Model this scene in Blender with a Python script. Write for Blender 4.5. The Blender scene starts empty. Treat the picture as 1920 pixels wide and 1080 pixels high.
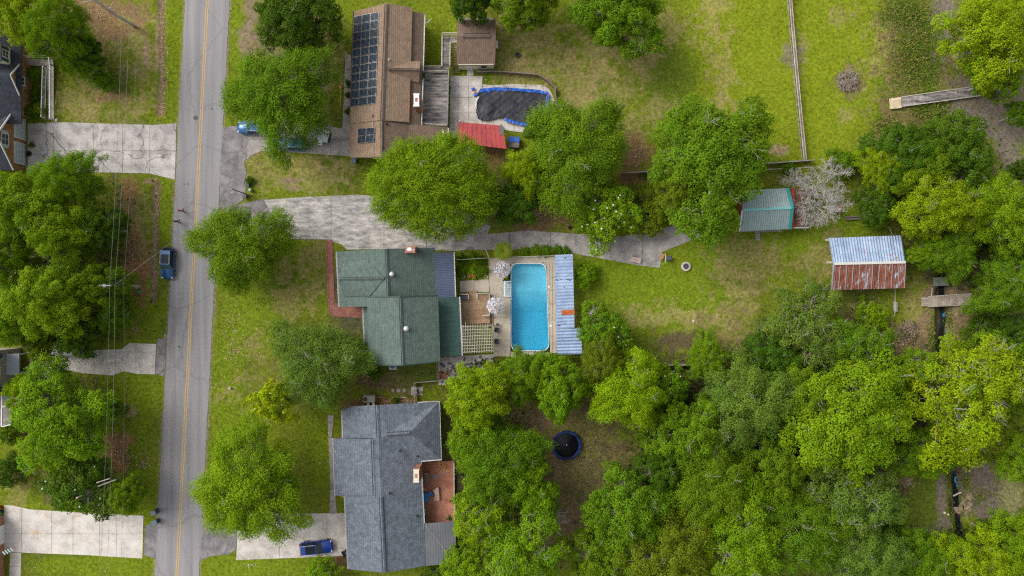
import bpy, math, random
import numpy as np
from mathutils import Vector, Matrix
R_ = math.radians
sc = bpy.context.scene
col = sc.collection
random.seed(7)

# ---------------------------------------------------------------- camera, sky, sun, exposure
CAM_H = 100.0          # drone height in metres
S = 0.075              # metres on the ground per photograph pixel
cam_d = bpy.data.cameras.new('camera'); cam = bpy.data.objects.new('camera', cam_d); col.objects.link(cam)
cam.location = (0, 0, CAM_H); cam.rotation_euler = (0, 0, 0)
cam_d.sensor_fit = 'HORIZONTAL'; cam_d.sensor_width = 36.0
cam_d.lens = 36.0 * CAM_H / (1920 * S)
cam_d.clip_start = 1.0; cam_d.clip_end = 3000.0
sc.camera = cam

SUN_EL, SUN_AZ = R_(43), R_(-62)      # azimuth clockwise from +Y: light comes from the upper left of the picture
world = bpy.data.worlds.new('World'); sc.world = world; world.use_nodes = True
wt = world.node_tree; wt.nodes.clear()
wo = wt.nodes.new('ShaderNodeOutputWorld'); bg = wt.nodes.new('ShaderNodeBackground')
sky = wt.nodes.new('ShaderNodeTexSky'); sky.sky_type = 'NISHITA'; sky.sun_disc = False
sky.sun_elevation = SUN_EL; sky.sun_rotation = SUN_AZ
sky.air_density = 1.0; sky.dust_density = 4.0; sky.ozone_density = 1.0
hs = wt.nodes.new('ShaderNodeHueSaturation'); hs.inputs['Saturation'].default_value = 0.22   # thin overcast: a pale, nearly grey sky
wt.links.new(sky.outputs[0], hs.inputs['Color']); wt.links.new(hs.outputs[0], bg.inputs['Color'])
bg.inputs['Strength'].default_value = 0.15
wt.links.new(bg.outputs[0], wo.inputs['Surface'])
sun_d = bpy.data.lights.new('sun', 'SUN'); sun = bpy.data.objects.new('sun', sun_d); col.objects.link(sun)
sun_d.energy = 1.4; sun_d.angle = R_(38); sun_d.color = (1.0, 0.95, 0.87)
_d = Vector((math.sin(SUN_AZ) * math.cos(SUN_EL), math.cos(SUN_AZ) * math.cos(SUN_EL), math.sin(SUN_EL)))
sun.rotation_euler = _d.to_track_quat('Z', 'Y').to_euler(); sun.location = _d * 200
sc.view_settings.view_transform = 'Standard'; sc.view_settings.look = 'None'
sc.view_settings.gamma = 1.0; sc.view_settings.use_curve_mapping = False
sc.view_settings.exposure = 0.44
sc.cycles.max_bounces = 6; sc.cycles.diffuse_bounces = 3; sc.cycles.transparent_max_bounces = 6
sc.cycles.use_denoising = False
sc.cycles.filter_width = 1.2

# ---------------------------------------------------------------- helpers
def w(px, py, z=0.0):
    """photograph pixel of a point known to stand z metres up -> world position"""
    k = S * (CAM_H - z) / CAM_H
    return Vector(((px - 960) * k, (540 - py) * k, z))
def w2(px, py, z=0.0):
    v = w(px, py, z); return (v.x, v.y)
def wp(pts, z=0.0): return [w2(x, y, z) for x, y in pts]

ROOT = {}
def tag(o, label=None, cat=None, group=None, kind=None):
    if label: o['label'] = label
    if cat: o['category'] = cat
    if group: o['group'] = group
    if kind: o['kind'] = kind
    return o
def empty(name, loc=(0, 0, 0), rz=0.0, label=None, cat=None, group=None, kind=None):
    o = bpy.data.objects.new(name, None); col.objects.link(o)
    o.empty_display_size = 0.2
    o.location = loc; o.rotation_euler = (0, 0, rz); ROOT[o.name] = Vector(loc)
    return tag(o, label, cat, group, kind)
def link_mesh(name, me, mat, parent=None, off=(0, 0, 0)):
    o = bpy.data.objects.new(name, me); col.objects.link(o)
    if mat is not None:
        for m in (mat if isinstance(mat, (list, tuple)) else [mat]): me.materials.append(m)
    if parent is not None:
        o.parent = parent; o.location = off
        ROOT[o.name] = ROOT.get(parent.name, Vector((0, 0, 0)))
    else:
        ROOT[o.name] = Vector((0, 0, 0))
    return o
class MB:
    def __init__(s): s.v = []; s.f = []
    def add(s, vs, fs):
        b = len(s.v); s.v += [tuple(p) for p in vs]; s.f += [tuple(i + b for i in f) for f in fs]; return s
    def box(s, cx, cy, cz, sx, sy, sz, rz=0.0, ry=0.0, rx=0.0):
        m = Matrix.Translation((cx, cy, cz)) @ Matrix.Rotation(rz, 4, 'Z') @ Matrix.Rotation(ry, 4, 'Y') @ Matrix.Rotation(rx, 4, 'X')
        vs = [m @ Vector((x * sx / 2, y * sy / 2, z * sz / 2)) for x in (-1, 1) for y in (-1, 1) for z in (-1, 1)]
        return s.add(vs, [(0, 1, 3, 2), (4, 6, 7, 5), (0, 4, 5, 1), (2, 3, 7, 6), (0, 2, 6, 4), (1, 5, 7, 3)])
    def bar(s, p, q, wd, th):
        """box along p-q, wd wide, th thick (roughly horizontal bars)"""
        p = Vector(p); q = Vector(q); d = q - p; L = d.length; d.normalize()
        up = Vector((0, 0, 1)) if abs(d.z) < .9 else Vector((0, 1, 0))
        sd = d.cross(up).normalized() * wd / 2; u = sd.cross(d).normalized() * th / 2
        vs = [p - sd - u, p + sd - u, p + sd + u, p - sd + u, q - sd - u, q + sd - u, q + sd + u, q - sd + u]
        return s.add(vs, [(0, 1, 2, 3), (7, 6, 5, 4), (0, 4, 5, 1), (1, 5, 6, 2), (2, 6, 7, 3), (3, 7, 4, 0)])
    def slab(s, pts, th):
        """3-D polygon extruded straight down by th"""
        pts = [Vector(p) for p in pts]; n = len(pts)
        a = sum(pts[i].x * pts[(i + 1) % n].y - pts[(i + 1) % n].x * pts[i].y for i in range(n))
        if a < 0: pts.reverse()
        lo = [p - Vector((0, 0, th)) for p in pts]
        fs = [tuple(range(n)), tuple(range(2 * n - 1, n - 1, -1))]
        fs += [(i, n + i, n + (i + 1) % n, (i + 1) % n) for i in range(n)]
        return s.add(pts + lo, fs)
    def prism(s, poly, z0, z1): return s.slab([(x, y, z1) for x, y in poly], z1 - z0)
    def tube(s, pts, rad, n=6, cap=True):
        pts = [Vector(p) for p in pts]; m = len(pts)
        if not isinstance(rad, (list, tuple)): rad = [rad] * m
        vs = []; prev = None
        for i in range(m):
            t = (pts[min(i + 1, m - 1)] - pts[max(i - 1, 0)]).normalized()
            if prev is None:
                ref = Vector((0, 0, 1)) if abs(t.z) < .9 else Vector((1, 0, 0)); a = t.cross(ref).normalized()
            else:
                a = (prev - t * prev.dot(t)).normalized()
            prev = a; b = t.cross(a)
            for k in range(n):
                an = 2 * math.pi * k / n; vs.append(pts[i] + (a * math.cos(an) + b * math.sin(an)) * rad[i])
        fs = [(i * n + k, i * n + (k + 1) % n, (i + 1) * n + (k + 1) % n, (i + 1) * n + k) for i in range(m - 1) for k in range(n)]
        if cap: fs += [tuple(range(n - 1, -1, -1)), tuple((m - 1) * n + k for k in range(n))]
        return s.add(vs, fs)
    def lathe(s, prof, c=(0, 0, 0), n=16, sx=1, sy=1):
        vs = [(c[0] + r * sx * math.cos(2 * math.pi * k / n), c[1] + r * sy * math.sin(2 * math.pi * k / n), c[2] + z) for r, z in prof for k in range(n)]
        m = len(prof)
        fs = [(i * n + k, i * n + (k + 1) % n, (i + 1) * n + (k + 1) % n, (i + 1) * n + k) for i in range(m - 1) for k in range(n)]
        if prof[0][0] > 1e-6: fs.append(tuple(range(n - 1, -1, -1)))
        if prof[-1][0] > 1e-6: fs.append(tuple((m - 1) * n + k for k in range(n)))
        return s.add(vs, fs)
    def build(s, name, mat, parent=None, local=False, smooth=False, bevel=0.0):
        off = Vector((0, 0, 0)) if (local or parent is None) else ROOT[parent.name]
        me = bpy.data.meshes.new(name)
        me.from_pydata([(p[0] - off[0], p[1] - off[1], p[2] - off[2]) for p in s.v], [], s.f)
        me.validate(); me.update()
        if smooth:
            me.polygons.foreach_set('use_smooth', [True] * len(me.polygons))
        o = link_mesh(name, me, mat, parent)
        if bevel:
            b = o.modifiers.new('bevel', 'BEVEL'); b.width = bevel; b.segments = 2; b.limit_method = 'ANGLE'
        return o
def copy_tree(o, parent=None):
    c = o.copy(); col.objects.link(c)
    if parent is not None: c.parent = parent
    for ch in [x for x in o.children]: copy_tree(ch, c)
    return c
def clip(poly, ax, lo, hi):
    """Sutherland-Hodgman: keep lo <= p[ax] <= hi"""
    def cut(P, f):
        out = []
        for i in range(len(P)):
            a, b = P[i], P[(i + 1) % len(P)]; fa, fb = f(a), f(b)
            if fa >= 0: out.append(a)
            if (fa >= 0) != (fb >= 0):
                t = fa / (fa - fb); out.append((a[0] + (b[0] - a[0]) * t, a[1] + (b[1] - a[1]) * t))
        return out
    P = cut(poly, lambda p: p[ax] - lo)
    return cut(P, lambda p: hi - p[ax]) if P else P
def area(P): return abs(sum(P[i][0] * P[(i + 1) % len(P)][1] - P[(i + 1) % len(P)][0] * P[i][1] for i in range(len(P)))) / 2
def rot2(P, a):
    c, s_ = math.cos(a), math.sin(a); return [(x * c - y * s_, x * s_ + y * c) for x, y in P]
def cells(poly, xs, ys, gap, a=0.0):
    """cut a polygon by lines x = xs, y = ys (in a frame turned by a) leaving open joints"""
    P = rot2(poly, -a); out = []
    xs = [-1e4] + sorted(xs) + [1e4]; ys = [-1e4] + sorted(ys) + [1e4]
    for i in range(len(xs) - 1):
        c1 = clip(P, 0, xs[i] + gap / 2, xs[i + 1] - gap / 2)
        if len(c1) < 3: continue
        for j in range(len(ys) - 1):
            c2 = clip(c1, 1, ys[j] + gap / 2, ys[j + 1] - gap / 2)
            if len(c2) >= 3 and area(c2) > .02: out.append(rot2(c2, a))
    return out

# ---------------------------------------------------------------- numpy noise
def vnoise(x, y, seed):
    rs = np.random.RandomState(seed); T = rs.rand(257, 257).astype(np.float32)
    xi = np.floor(x).astype(int); yi = np.floor(y).astype(int); fx = x - xi; fy = y - yi
    fx = fx * fx * (3 - 2 * fx); fy = fy * fy * (3 - 2 * fy); xi &= 255; yi &= 255
    return (T[xi, yi] * (1 - fx) + T[xi + 1, yi] * fx) * (1 - fy) + (T[xi, yi + 1] * (1 - fx) + T[xi + 1, yi + 1] * fx) * fy
def fbm(x, y, sc_, seed, oct_=4):
    v = 0; a = .5; n = 0
    for i in range(oct_):
        v = v + a * vnoise(x * sc_ + 31.7 * i, y * sc_ + 17.3 * i, seed + i); n += a; a *= .5; sc_ *= 2.03
    return v / n
def sstep(a, b, x):
    t = np.clip((x - a) / (b - a), 0, 1); return t * t * (3 - 2 * t)

# ---------------------------------------------------------------- materials
def new_mat(name):
    m = bpy.data.materials.new(name); m.use_nodes = True; nt = m.node_tree
    return m, nt, nt.nodes['Principled BSDF']
def nd(nt, typ, **kw):
    n = nt.nodes.new(typ)
    for k, v in kw.items():
        if hasattr(n, k): setattr(n, k, v)
        else: n.inputs[k.replace('_', ' ')].default_value = v
    return n
def rgba(c): return (c[0], c[1], c[2], 1.0)
def flat(name, c, rough=.6, metal=0.0, spec=.4, var=.0, scale=6.0):
    """plain colour with a little grain so that nothing is perfectly uniform"""
    m, nt, p = new_mat(name)
    p.inputs['Roughness'].default_value = rough; p.inputs['Metallic'].default_value = metal
    p.inputs['Specular IOR Level'].default_value = spec
    if var <= 0: var = .06
    geo = nd(nt, 'ShaderNodeNewGeometry'); no = nd(nt, 'ShaderNodeTexNoise', Scale=scale, Detail=4.0, Roughness=.65)
    mx = nd(nt, 'ShaderNodeMix', data_type='RGBA')
    nt.links.new(geo.outputs['Position'], no.inputs['Vector'])
    mp = nd(nt, 'ShaderNodeMapRange', From_Min=.3, From_Max=.7)
    nt.links.new(no.outputs['Fac'], mp.inputs['Value']); nt.links.new(mp.outputs[0], mx.inputs['Factor'])
    mx.inputs[6].default_value = rgba([max(0, v * (1 - var)) for v in c]); mx.inputs[7].default_value = rgba([min(1, v * (1 + var)) for v in c])
    nt.links.new(mx.outputs[2], p.inputs['Base Color'])
    return m
def mottled(name, stops, scale=1.0, detail=8.0, rough=.85, stretch=(1, 1, 1), fine=0.25, fine_scale=14.0, bump=0.0, spec=.3, rz=0.0, extra=None, per_obj=0.0, lo=.32, hi=.68, metal=0.0):
    """large blotches through a colour ramp x fine grain; stops = colours from low to high"""
    m, nt, p = new_mat(name)
    p.inputs['Roughness'].default_value = rough; p.inputs['Specular IOR Level'].default_value = spec; p.inputs['Metallic'].default_value = metal
    geo = nd(nt, 'ShaderNodeNewGeometry'); mapn = nd(nt, 'ShaderNodeMapping')
    mapn.inputs['Scale'].default_value = stretch; mapn.inputs['Rotation'].default_value = (0, 0, rz)
    nt.links.new(geo.outputs['Position'], mapn.inputs['Vector'])
    n1 = nd(nt, 'ShaderNodeTexNoise', Scale=scale, Detail=detail, Roughness=.62, Distortion=.3)
    nt.links.new(mapn.outputs[0], n1.inputs['Vector'])
    mr = nd(nt, 'ShaderNodeMapRange', From_Min=lo, From_Max=hi); nt.links.new(n1.outputs['Fac'], mr.inputs['Value'])
    rp = nd(nt, 'ShaderNodeValToRGB'); el = rp.color_ramp.elements
    while len(el) < len(stops): el.new(.5)
    for i, c in enumerate(stops):
        el[i].position = i / (len(stops) - 1); el[i].color = rgba(c)
    nt.links.new(mr.outputs[0], rp.inputs['Fac'])
    n2 = nd(nt, 'ShaderNodeTexNoise', Scale=fine_scale, Detail=3.0, Roughness=.7); nt.links.new(geo.outputs['Position'], n2.inputs['Vector'])
    m2 = nd(nt, 'ShaderNodeMapRange', From_Min=.25, From_Max=.75, To_Min=1 - fine, To_Max=1 + fine); nt.links.new(n2.outputs['Fac'], m2.inputs['Value'])
    mul = nd(nt, 'ShaderNodeVectorMath', operation='SCALE'); nt.links.new(rp.outputs['Color'], mul.inputs[0]); nt.links.new(m2.outputs[0], mul.inputs['Scale'])
    last = mul.outputs[0]
    if per_obj:
        oi = nd(nt, 'ShaderNodeObjectInfo'); m3 = nd(nt, 'ShaderNodeMapRange', To_Min=1 - per_obj, To_Max=1 + per_obj); nt.links.new(oi.outputs['Random'], m3.inputs['Value'])
        mu2 = nd(nt, 'ShaderNodeVectorMath', operation='SCALE'); nt.links.new(last, mu2.inputs[0]); nt.links.new(m3.outputs[0], mu2.inputs['Scale']); last = mu2.outputs[0]
    if extra: last = extra(nt, geo, last)
    nt.links.new(last, p.inputs['Base Color'])
    if bump:
        b = nd(nt, 'ShaderNodeBump', Strength=bump, Distance=.05); nt.links.new(n2.outputs['Fac'], b.inputs['Height']); nt.links.new(b.outputs[0], p.inputs['Normal'])
    return m
def shingle(name, c, rz=0.0, var=.3, fine=.34, course=.26):
    """asphalt shingles: staggered tabs in courses, mottled granules"""
    def ex(nt, geo, last):
        mp = nd(nt, 'ShaderNodeMapping'); mp.inputs['Rotation'].default_value = (0, 0, rz); nt.links.new(geo.outputs['Position'], mp.inputs['Vector'])
        br = nd(nt, 'ShaderNodeTexBrick', Scale=1.0); br.offset = .5
        br.inputs['Color1'].default_value = (1.13, 1.13, 1.13, 1); br.inputs['Color2'].default_value = (.88, .88, .88, 1); br.inputs['Mortar'].default_value = (.62, .62, .62, 1)
        br.inputs['Mortar Size'].default_value = .022; br.inputs['Brick Width'].default_value = .5; br.inputs['Row Height'].default_value = course
        nt.links.new(mp.outputs[0], br.inputs['Vector'])
        mu = nd(nt, 'ShaderNodeVectorMath', operation='MULTIPLY'); nt.links.new(last, mu.inputs[0]); nt.links.new(br.outputs['Color'], mu.inputs[1])
        return mu.outputs[0]
    d = [v * (1 - var) for v in c]; u = [min(1, v * (1 + var)) for v in c]
    return mottled(name, [d, c, u], scale=1.3, detail=12, rough=.95, fine=fine, fine_scale=4, bump=.25, spec=.2, extra=ex, lo=.3, hi=.7)
# ---------------------------------------------------------------- ground
def axis(lo, hi, st, outer):
    a = np.arange(lo, hi + st / 2, st)
    return np.concatenate([[-o for o in reversed(outer)], a, outer])
gx = axis(-80, 80, .25, [84, 92, 110, 150, 230, 400, 700]); gy = axis(-46, 46, .25, [50, 58, 75, 110, 190, 400, 700])
GX, GY = np.meshgrid(gx, gy, indexing='ij')
PX = GX / S + 960; PY = 540 - GY / S           # the same grid in photograph pixels (on the ground)
def poly_dist(pts):
    d = np.full(GX.shape, 1e9)
    for (x0, y0), (x1, y1) in zip(pts[:-1], pts[1:]):
        ax, ay = w2(x0, y0); bx, by = w2(x1, y1); dx, dy = bx - ax, by - ay
        t = np.clip(((GX - ax) * dx + (GY - ay) * dy) / (dx * dx + dy * dy), 0, 1)
        d = np.minimum(d, np.hypot(GX - ax - t * dx, GY - ay - t * dy))
    return d
STREAM = [(1766, 440), (1770, 520), (1771, 560), (1773, 600), (1768, 650), (1776, 740), (1784, 840), (1792, 880), (1798, 925), (1799, 965), (1806, 1010), (1815, 1100)]
DITCH1 = [(301, -20), (303, 60), (305, 120), (302, 180), (301, 212)]
DITCH2 = [(294, 345), (293, 380), (291, 430), (289, 480), (288, 520), (287, 560)]
n_a = fbm(GX, GY, .09, 11); n_b = fbm(GX, GY, .35, 23); n_c = fbm(GX, GY, 1.1, 41, 3)
GZ = (n_a - .5) * .25 + (n_c - .5) * .05
ds = poly_dist(STREAM); GZ = GZ - .95 * sstep(1.55, .35, ds + (n_b - .5) * .9)
for dt in (DITCH1, DITCH2): GZ = GZ - .22 * sstep(.9, .15, poly_dist(dt))
# beds kept level where paving, roads and floors lie
def flat_rect(x0, y0, x1, y1, m=8):
    global GZ
    f = sstep(0, m, PX - x0 + m) * sstep(0, m, x1 + m - PX) * sstep(0, m, PY - y0 + m) * sstep(0, m, y1 + m - PY)
    GZ = GZ * (1 - f) + (-.03) * f
road_c = lambda py: 389.0 - 0.0530 * py
dr = np.abs(PX - road_c(PY)); f = sstep(52, 44, dr); GZ = GZ * (1 - f) + (-.03) * f
for r in ((30, 225, 345, 335), (55, 640, 320, 705), (-20, 940, 310, 1090), (418, 235, 665, 300), (495, 360, 900, 475), (880, 415, 1330, 508), (855, 470, 1100, 670),
          (605, 440, 700, 605), (785, 125, 1045, 285), (640, 100, 660, 300), (375, 960, 660, 1060), (612, 760, 660, 970), (785, 860, 860, 1066)):
    flat_rect(*r)
# the dug pool
def inrect(x0, y0, x1, y1): return (PX > x0) & (PX < x1) & (PY > y0) & (PY < y1)
GZ[inrect(954, 490, 1032, 661)] = -2.4
GZ[inrect(941, 524, 960, 559)] = -1.2

LAWN = np.array((.140, .184, .012)); BRIGHT = np.array((.180, .228, .013)); DRY = np.array((.300, .235, .105)); DIRT = np.array((.205, .140, .082))
LITTER = np.array((.230, .120, .060)); MUD = np.array((.185, .152, .125)); DARK = np.array((.055, .088, .016)); PALE = np.array((.33, .28, .22)); OLIVE = np.array((.13, .125, .03))
C = np.ones(GX.shape + (3,)) * LAWN
def blend(mask, colr):
    global C
    C = C * (1 - mask[..., None]) + np.asarray(colr) * mask[..., None]
# broad drift of the turf: lusher, drier
blend(.55 * sstep(.40, .62, n_a) * sstep(.35, .65, n_b), DARK)
blend(.40 * sstep(.50, .70, fbm(GX, GY, .16, 71)), OLIVE * 1.15)
PN = [(fbm(GX, GY, .40, 100 + s_), fbm(GX, GY, 1.25, 140 + s_, 3)) for s_ in range(9)]
def patch(px, py, rx, ry, colr, k=1.0, seed=0, rot=0.0, edge=.55, nz=1.5, ns=.45):
    """a worn or lush patch with a ragged edge"""
    c, s_ = math.cos(R_(rot)), math.sin(R_(rot)); dx = PX - px; dy = PY - py
    d = np.hypot((dx * c + dy * s_) / rx, (-dx * s_ + dy * c) / ry)
    sel = d < 2.2
    m = np.zeros(GX.shape); nn = .55 * n_b + .45 * n_c if seed == 0 else .40 * PN[seed % 9][0] + .60 * PN[seed % 9][1]
    m[sel] = sstep(1 + edge * .5, 1 - edge, (d + (nn - .5) * nz * 1.7)[sel])
    blend(k * m, colr)
# bright mown field, upper right
for p in ((1445, 130, 190, 190), (1560, 170, 110, 170), (1560, 20, 90, 60), (1350, 30, 80, 60), (1400, 200, 120, 60), (1330, 120, 70, 90), (1500, 270, 120, 45), (1640, 60, 40, 90)):
    patch(*p, BRIGHT, .92, edge=.45, nz=.5)
patch(1180, 130, 60, 60, LAWN * 1.05, .6)
patch(1255, 150, 60, 80, (.115, .165, .016), .9, nz=.5)
# lawns right of the road, garden lawn behind the pool, lower left verge
for p in ((1200, 540, 120, 60), (1290, 570, 110, 60), (1150, 505, 60, 40), (1350, 480, 70, 40), (1560, 420, 110, 30), (1460, 450, 80, 30)): patch(*p, (.142, .204, .012), .95, nz=.6)
for p in ((460, 590, 55, 70), (430, 680, 40, 80), (430, 770, 35, 60), (600, 850, 35, 80), (470, 1062, 90, 18), (160, 1062, 120, 22), (270, 770, 30, 60), (270, 900, 30, 80), (310, 400, 18, 90), (290, 590, 18, 60), (330, 100, 15, 130), (445, 60, 15, 70)): patch(*p, (.145, .200, .012), .9, nz=.7)
# dry and worn turf
for i, p in enumerate(((1020, 130, 70, 60), (990, 60, 50, 40), (1090, 150, 60, 50), (960, 110, 40, 40), (1180, 110, 55, 30), (1215, 110, 22, 60), (1250, 40, 35, 25), (1330, 20, 25, 60), (1360, 140, 25, 80), (1310, 205, 50, 20),
                       (1240, 200, 40, 14), (1080, 205, 40, 30), (1190, 245, 40, 30), (560, 310, 70, 18), (600, 330, 40, 28), (505, 300, 40, 12), (500, 335, 40, 20), (640, 320, 30, 26), (545, 560, 30, 60), (590, 500, 20, 50), (480, 700, 30, 60),
                       (430, 730, 25, 20), (1380, 460, 50, 40), (1410, 520, 60, 40), (1370, 580, 60, 40), (1330, 640, 50, 40), (1430, 480, 40, 30), (1240, 590, 60, 20), (1400, 640, 40, 30), (1280, 602, 22, 3), (150, 180, 40, 40), (120, 200, 30, 30), (170, 210, 30, 20),
                       (240, 190, 40, 40), (240, 60, 30, 40), (270, 130, 25, 60), (255, 420, 25, 50), (265, 470, 20, 50), (245, 400, 25, 30), (30, 920, 30, 30), (80, 880, 25, 15), (1600, 500, 60, 40), (1540, 470, 30, 40), (1700, 560, 20, 40), (1725, 590, 18, 40), (1900, 930, 35, 50),
                       (570, 190, 25, 60), (620, 110, 25, 50), (590, 220, 25, 30), (480, 30, 20, 40), (465, 90, 15, 15), (1100, 90, 40, 30), (1150, 180, 30, 30), (1580, 30, 20, 20), (1660, 100, 25, 60), (1585, 215, 12, 10), (1500, 110, 10, 40), (1690, 220, 30, 20))):
    patch(*p, DRY * (0.85 + .3 * ((i * 37) % 10) / 10), .46, seed=1 + i % 8, nz=3.2, edge=.5)
# bare soil, trodden earth, leaf litter under the trees
for p in ((520, 60, 60, 40), (600, 140, 22, 45), (460, 75, 14, 40), (475, 20, 10, 25), (545, 340, 25, 8), (555, 352, 25, 8)): patch(*p, (.235, .175, .125), .8, seed=2)
for p in ((1080, 850, 90, 90), (1050, 950, 60, 90), (1000, 790, 50, 40), (1100, 760, 70, 40)): patch(*p, DIRT * 1.25, .85, seed=3, nz=1.0)
for p in ((1100, 895, 60, 50), (1115, 850, 50, 40), (1085, 800, 40, 20)): patch(*p, (.17, .17, .04), .75, seed=6)
patch(1045, 972, 22, 16, (.34, .30, .25), .9, seed=4)
for p in ((1020, 405, 60, 35), (1195, 285, 30, 30), (1190, 330, 50, 20), (930, 295, 40, 25), (990, 390, 40, 40), (1000, 430, 40, 16), (1205, 400, 40, 30)): patch(*p, (.225, .135, .07), .9, seed=3)
for p in ((205, 40, 60, 45), (235, 55, 40, 20), (160, 20, 50, 30), (205, 185, 30, 10), (250, 20, 40, 20)): patch(*p, (.225, .145, .075), .85, seed=2)
for p in ((240, 260 + 100, 20, 30), (240, 470, 16, 70), (255, 500, 22, 30), (265, 520, 14, 60), (225, 830, 30, 20), (225, 845, 18, 40), (195, 855, 30, 10)): patch(*p, LITTER * 1.15, .8, seed=4)
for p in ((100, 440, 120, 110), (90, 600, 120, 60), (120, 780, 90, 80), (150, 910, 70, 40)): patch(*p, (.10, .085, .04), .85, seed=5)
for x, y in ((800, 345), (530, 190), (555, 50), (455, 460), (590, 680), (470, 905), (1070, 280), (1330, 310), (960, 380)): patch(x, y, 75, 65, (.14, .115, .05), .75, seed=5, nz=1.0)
for p in ((750, 712, 60, 26), (720, 722, 40, 14)): patch(*p, (.15, .12, .06), .7, seed=3)
patch(790, 705, 40, 26, (.085, .12, .02), .8, seed=2, nz=.6)
patch(740, 752, 60, 8, LITTER, .9, seed=4); patch(690, 700, 25, 40, (.13, .09, .055), .9, seed=4)
for p in ((1690, 640, 30, 35), (1735, 640, 22, 50), (1810, 590, 30, 30), (1790, 610, 14, 50), (1745, 560, 20, 50), (1795, 540, 22, 20)): patch(*p, (.225, .155, .095), .85, seed=2)
for p in ((1840, 920, 55, 50), (1800, 905, 20, 40), (1835, 880, 30, 30), (1760, 930, 12, 60), (1765, 985, 25, 25), (1720, 1000, 45, 16), (1860, 960, 40, 20)): patch(*p, MUD, .95, seed=3, nz=.9)
patch(1845, 915, 45, 35, (.125, .10, .085), .5, seed=8, nz=2.5, ns=1.2)
patch(1895, 925, 22, 45, (.26, .25, .11), .9, seed=3, nz=.5)
for p in ((1720, 930, 30, 60), (1735, 900, 25, 40), (1745, 950, 30, 50)): patch(*p, (.10, .135, .016), .8, seed=3, nz=.6)
for p in ((1690, 895, 20, 14), (1705, 910, 12, 14)): patch(*p, LITTER * 1.2, .9, seed=3)
for p in ((1860, 230, 70, 40), (1890, 180, 40, 70), (1895, 290, 30, 70), (1830, 200, 40, 30), (1780, 60, 30, 60), (1770, 20, 25, 30), (1800, 160, 30, 20), (1880, 480, 40, 30), (1890, 340, 22, 40)): patch(*p, MUD * 1.1, .85, seed=4)
for p in ((1700, 130, 60, 60), (1690, 50, 40, 50), (1740, 110, 40, 40), (1700, 215, 60, 30), (1660, 230, 30, 30), (1790, 240, 50, 30), (1650, 270, 30, 30)): patch(*p, (.19, .135, .07), .65, seed=6, nz=2.6, edge=.9)
for p in ((1730, 70, 40, 50), (1740, 140, 26, 40), (1700, 20, 40, 30), (1740, 205, 20, 20)): patch(*p, (.07, .125, .012), .8, seed=7, nz=2.0)
patch(1485, 110, 20, 30, MUD, .7, seed=6, nz=2.2); patch(1462, 284, 18, 12, (.33, .22, .16), .9, seed=3); patch(1590, 155, 32, 28, (.17, .12, .08), .8, seed=2)
for p in ((1290, 640, 60, 20), (1300, 700, 100, 40), (1600, 640, 60, 60), (1500, 800, 300, 200), (1300, 950, 250, 140), (900, 900, 110, 160), (1650, 800, 200, 120), (1200, 760, 120, 60)): patch(*p, (.115, .085, .05), .9, seed=5, nz=.9)
patch(1735, 935, 40, 65, (.10, .135, .016), .9, seed=3, nz=.5)
patch(1765, 935, 10, 60, MUD, .9, seed=3, nz=.6)
for p in ((1700, 330, 90, 60), (1800, 360, 90, 90), (1790, 480, 90, 60), (1880, 560, 60, 60)): patch(*p, (.10, .08, .045), .85, seed=5)
for p in ((245, 770, 11, 12), (280, 340, 18, 6), (275, 285, 12, 10), (300, 205, 9, 12), (275, 95, 8, 30), (295, 80, 5, 60)): patch(*p, (.30, .21, .13), .85, seed=2, nz=.8)
patch(660, 560, 48, 90, (.085, .075, .05), .9, seed=4, nz=.3)
patch(640, 1030, 30, 50, (.16, .10, .055), .9, seed=4, nz=.5); patch(690, 765, 60, 20, (.16, .10, .05), .9, seed=2, nz=.6)
blend(sstep(.95, .35, ds + (n_b - .5) * .7), (.085, .068, .050))
for dt in (DITCH1, DITCH2): blend(.8 * sstep(.75, .2, poly_dist(dt) + (n_c - .5) * 1.0), (.21, .15, .10))
# worn shoulder along the asphalt
blend(.75 * sstep(47, 42, dr + (n_c - .5) * 8), (.27, .22, .15))
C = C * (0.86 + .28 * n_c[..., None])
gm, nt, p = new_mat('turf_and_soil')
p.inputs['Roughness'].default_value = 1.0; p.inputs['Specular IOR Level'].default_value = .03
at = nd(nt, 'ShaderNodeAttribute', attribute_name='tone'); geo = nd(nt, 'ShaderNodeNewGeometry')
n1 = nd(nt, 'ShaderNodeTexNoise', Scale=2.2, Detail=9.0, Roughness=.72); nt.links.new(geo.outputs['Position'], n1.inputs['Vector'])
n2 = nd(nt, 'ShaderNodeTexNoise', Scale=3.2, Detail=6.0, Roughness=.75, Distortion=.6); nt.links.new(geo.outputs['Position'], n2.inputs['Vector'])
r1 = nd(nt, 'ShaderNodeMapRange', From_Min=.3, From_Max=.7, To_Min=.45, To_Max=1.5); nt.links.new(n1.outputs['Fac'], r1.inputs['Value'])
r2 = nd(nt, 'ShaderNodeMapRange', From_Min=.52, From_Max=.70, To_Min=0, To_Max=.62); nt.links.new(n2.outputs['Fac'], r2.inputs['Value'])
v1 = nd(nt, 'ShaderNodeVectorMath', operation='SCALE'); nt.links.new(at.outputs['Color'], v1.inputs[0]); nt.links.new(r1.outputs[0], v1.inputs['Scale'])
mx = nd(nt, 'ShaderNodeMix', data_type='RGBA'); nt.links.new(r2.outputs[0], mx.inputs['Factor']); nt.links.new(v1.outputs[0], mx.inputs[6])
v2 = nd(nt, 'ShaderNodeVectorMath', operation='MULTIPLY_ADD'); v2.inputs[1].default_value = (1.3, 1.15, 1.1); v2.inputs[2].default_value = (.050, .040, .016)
nt.links.new(at.outputs['Color'], v2.inputs[0]); nt.links.new(v2.outputs[0], mx.inputs[7])
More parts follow.
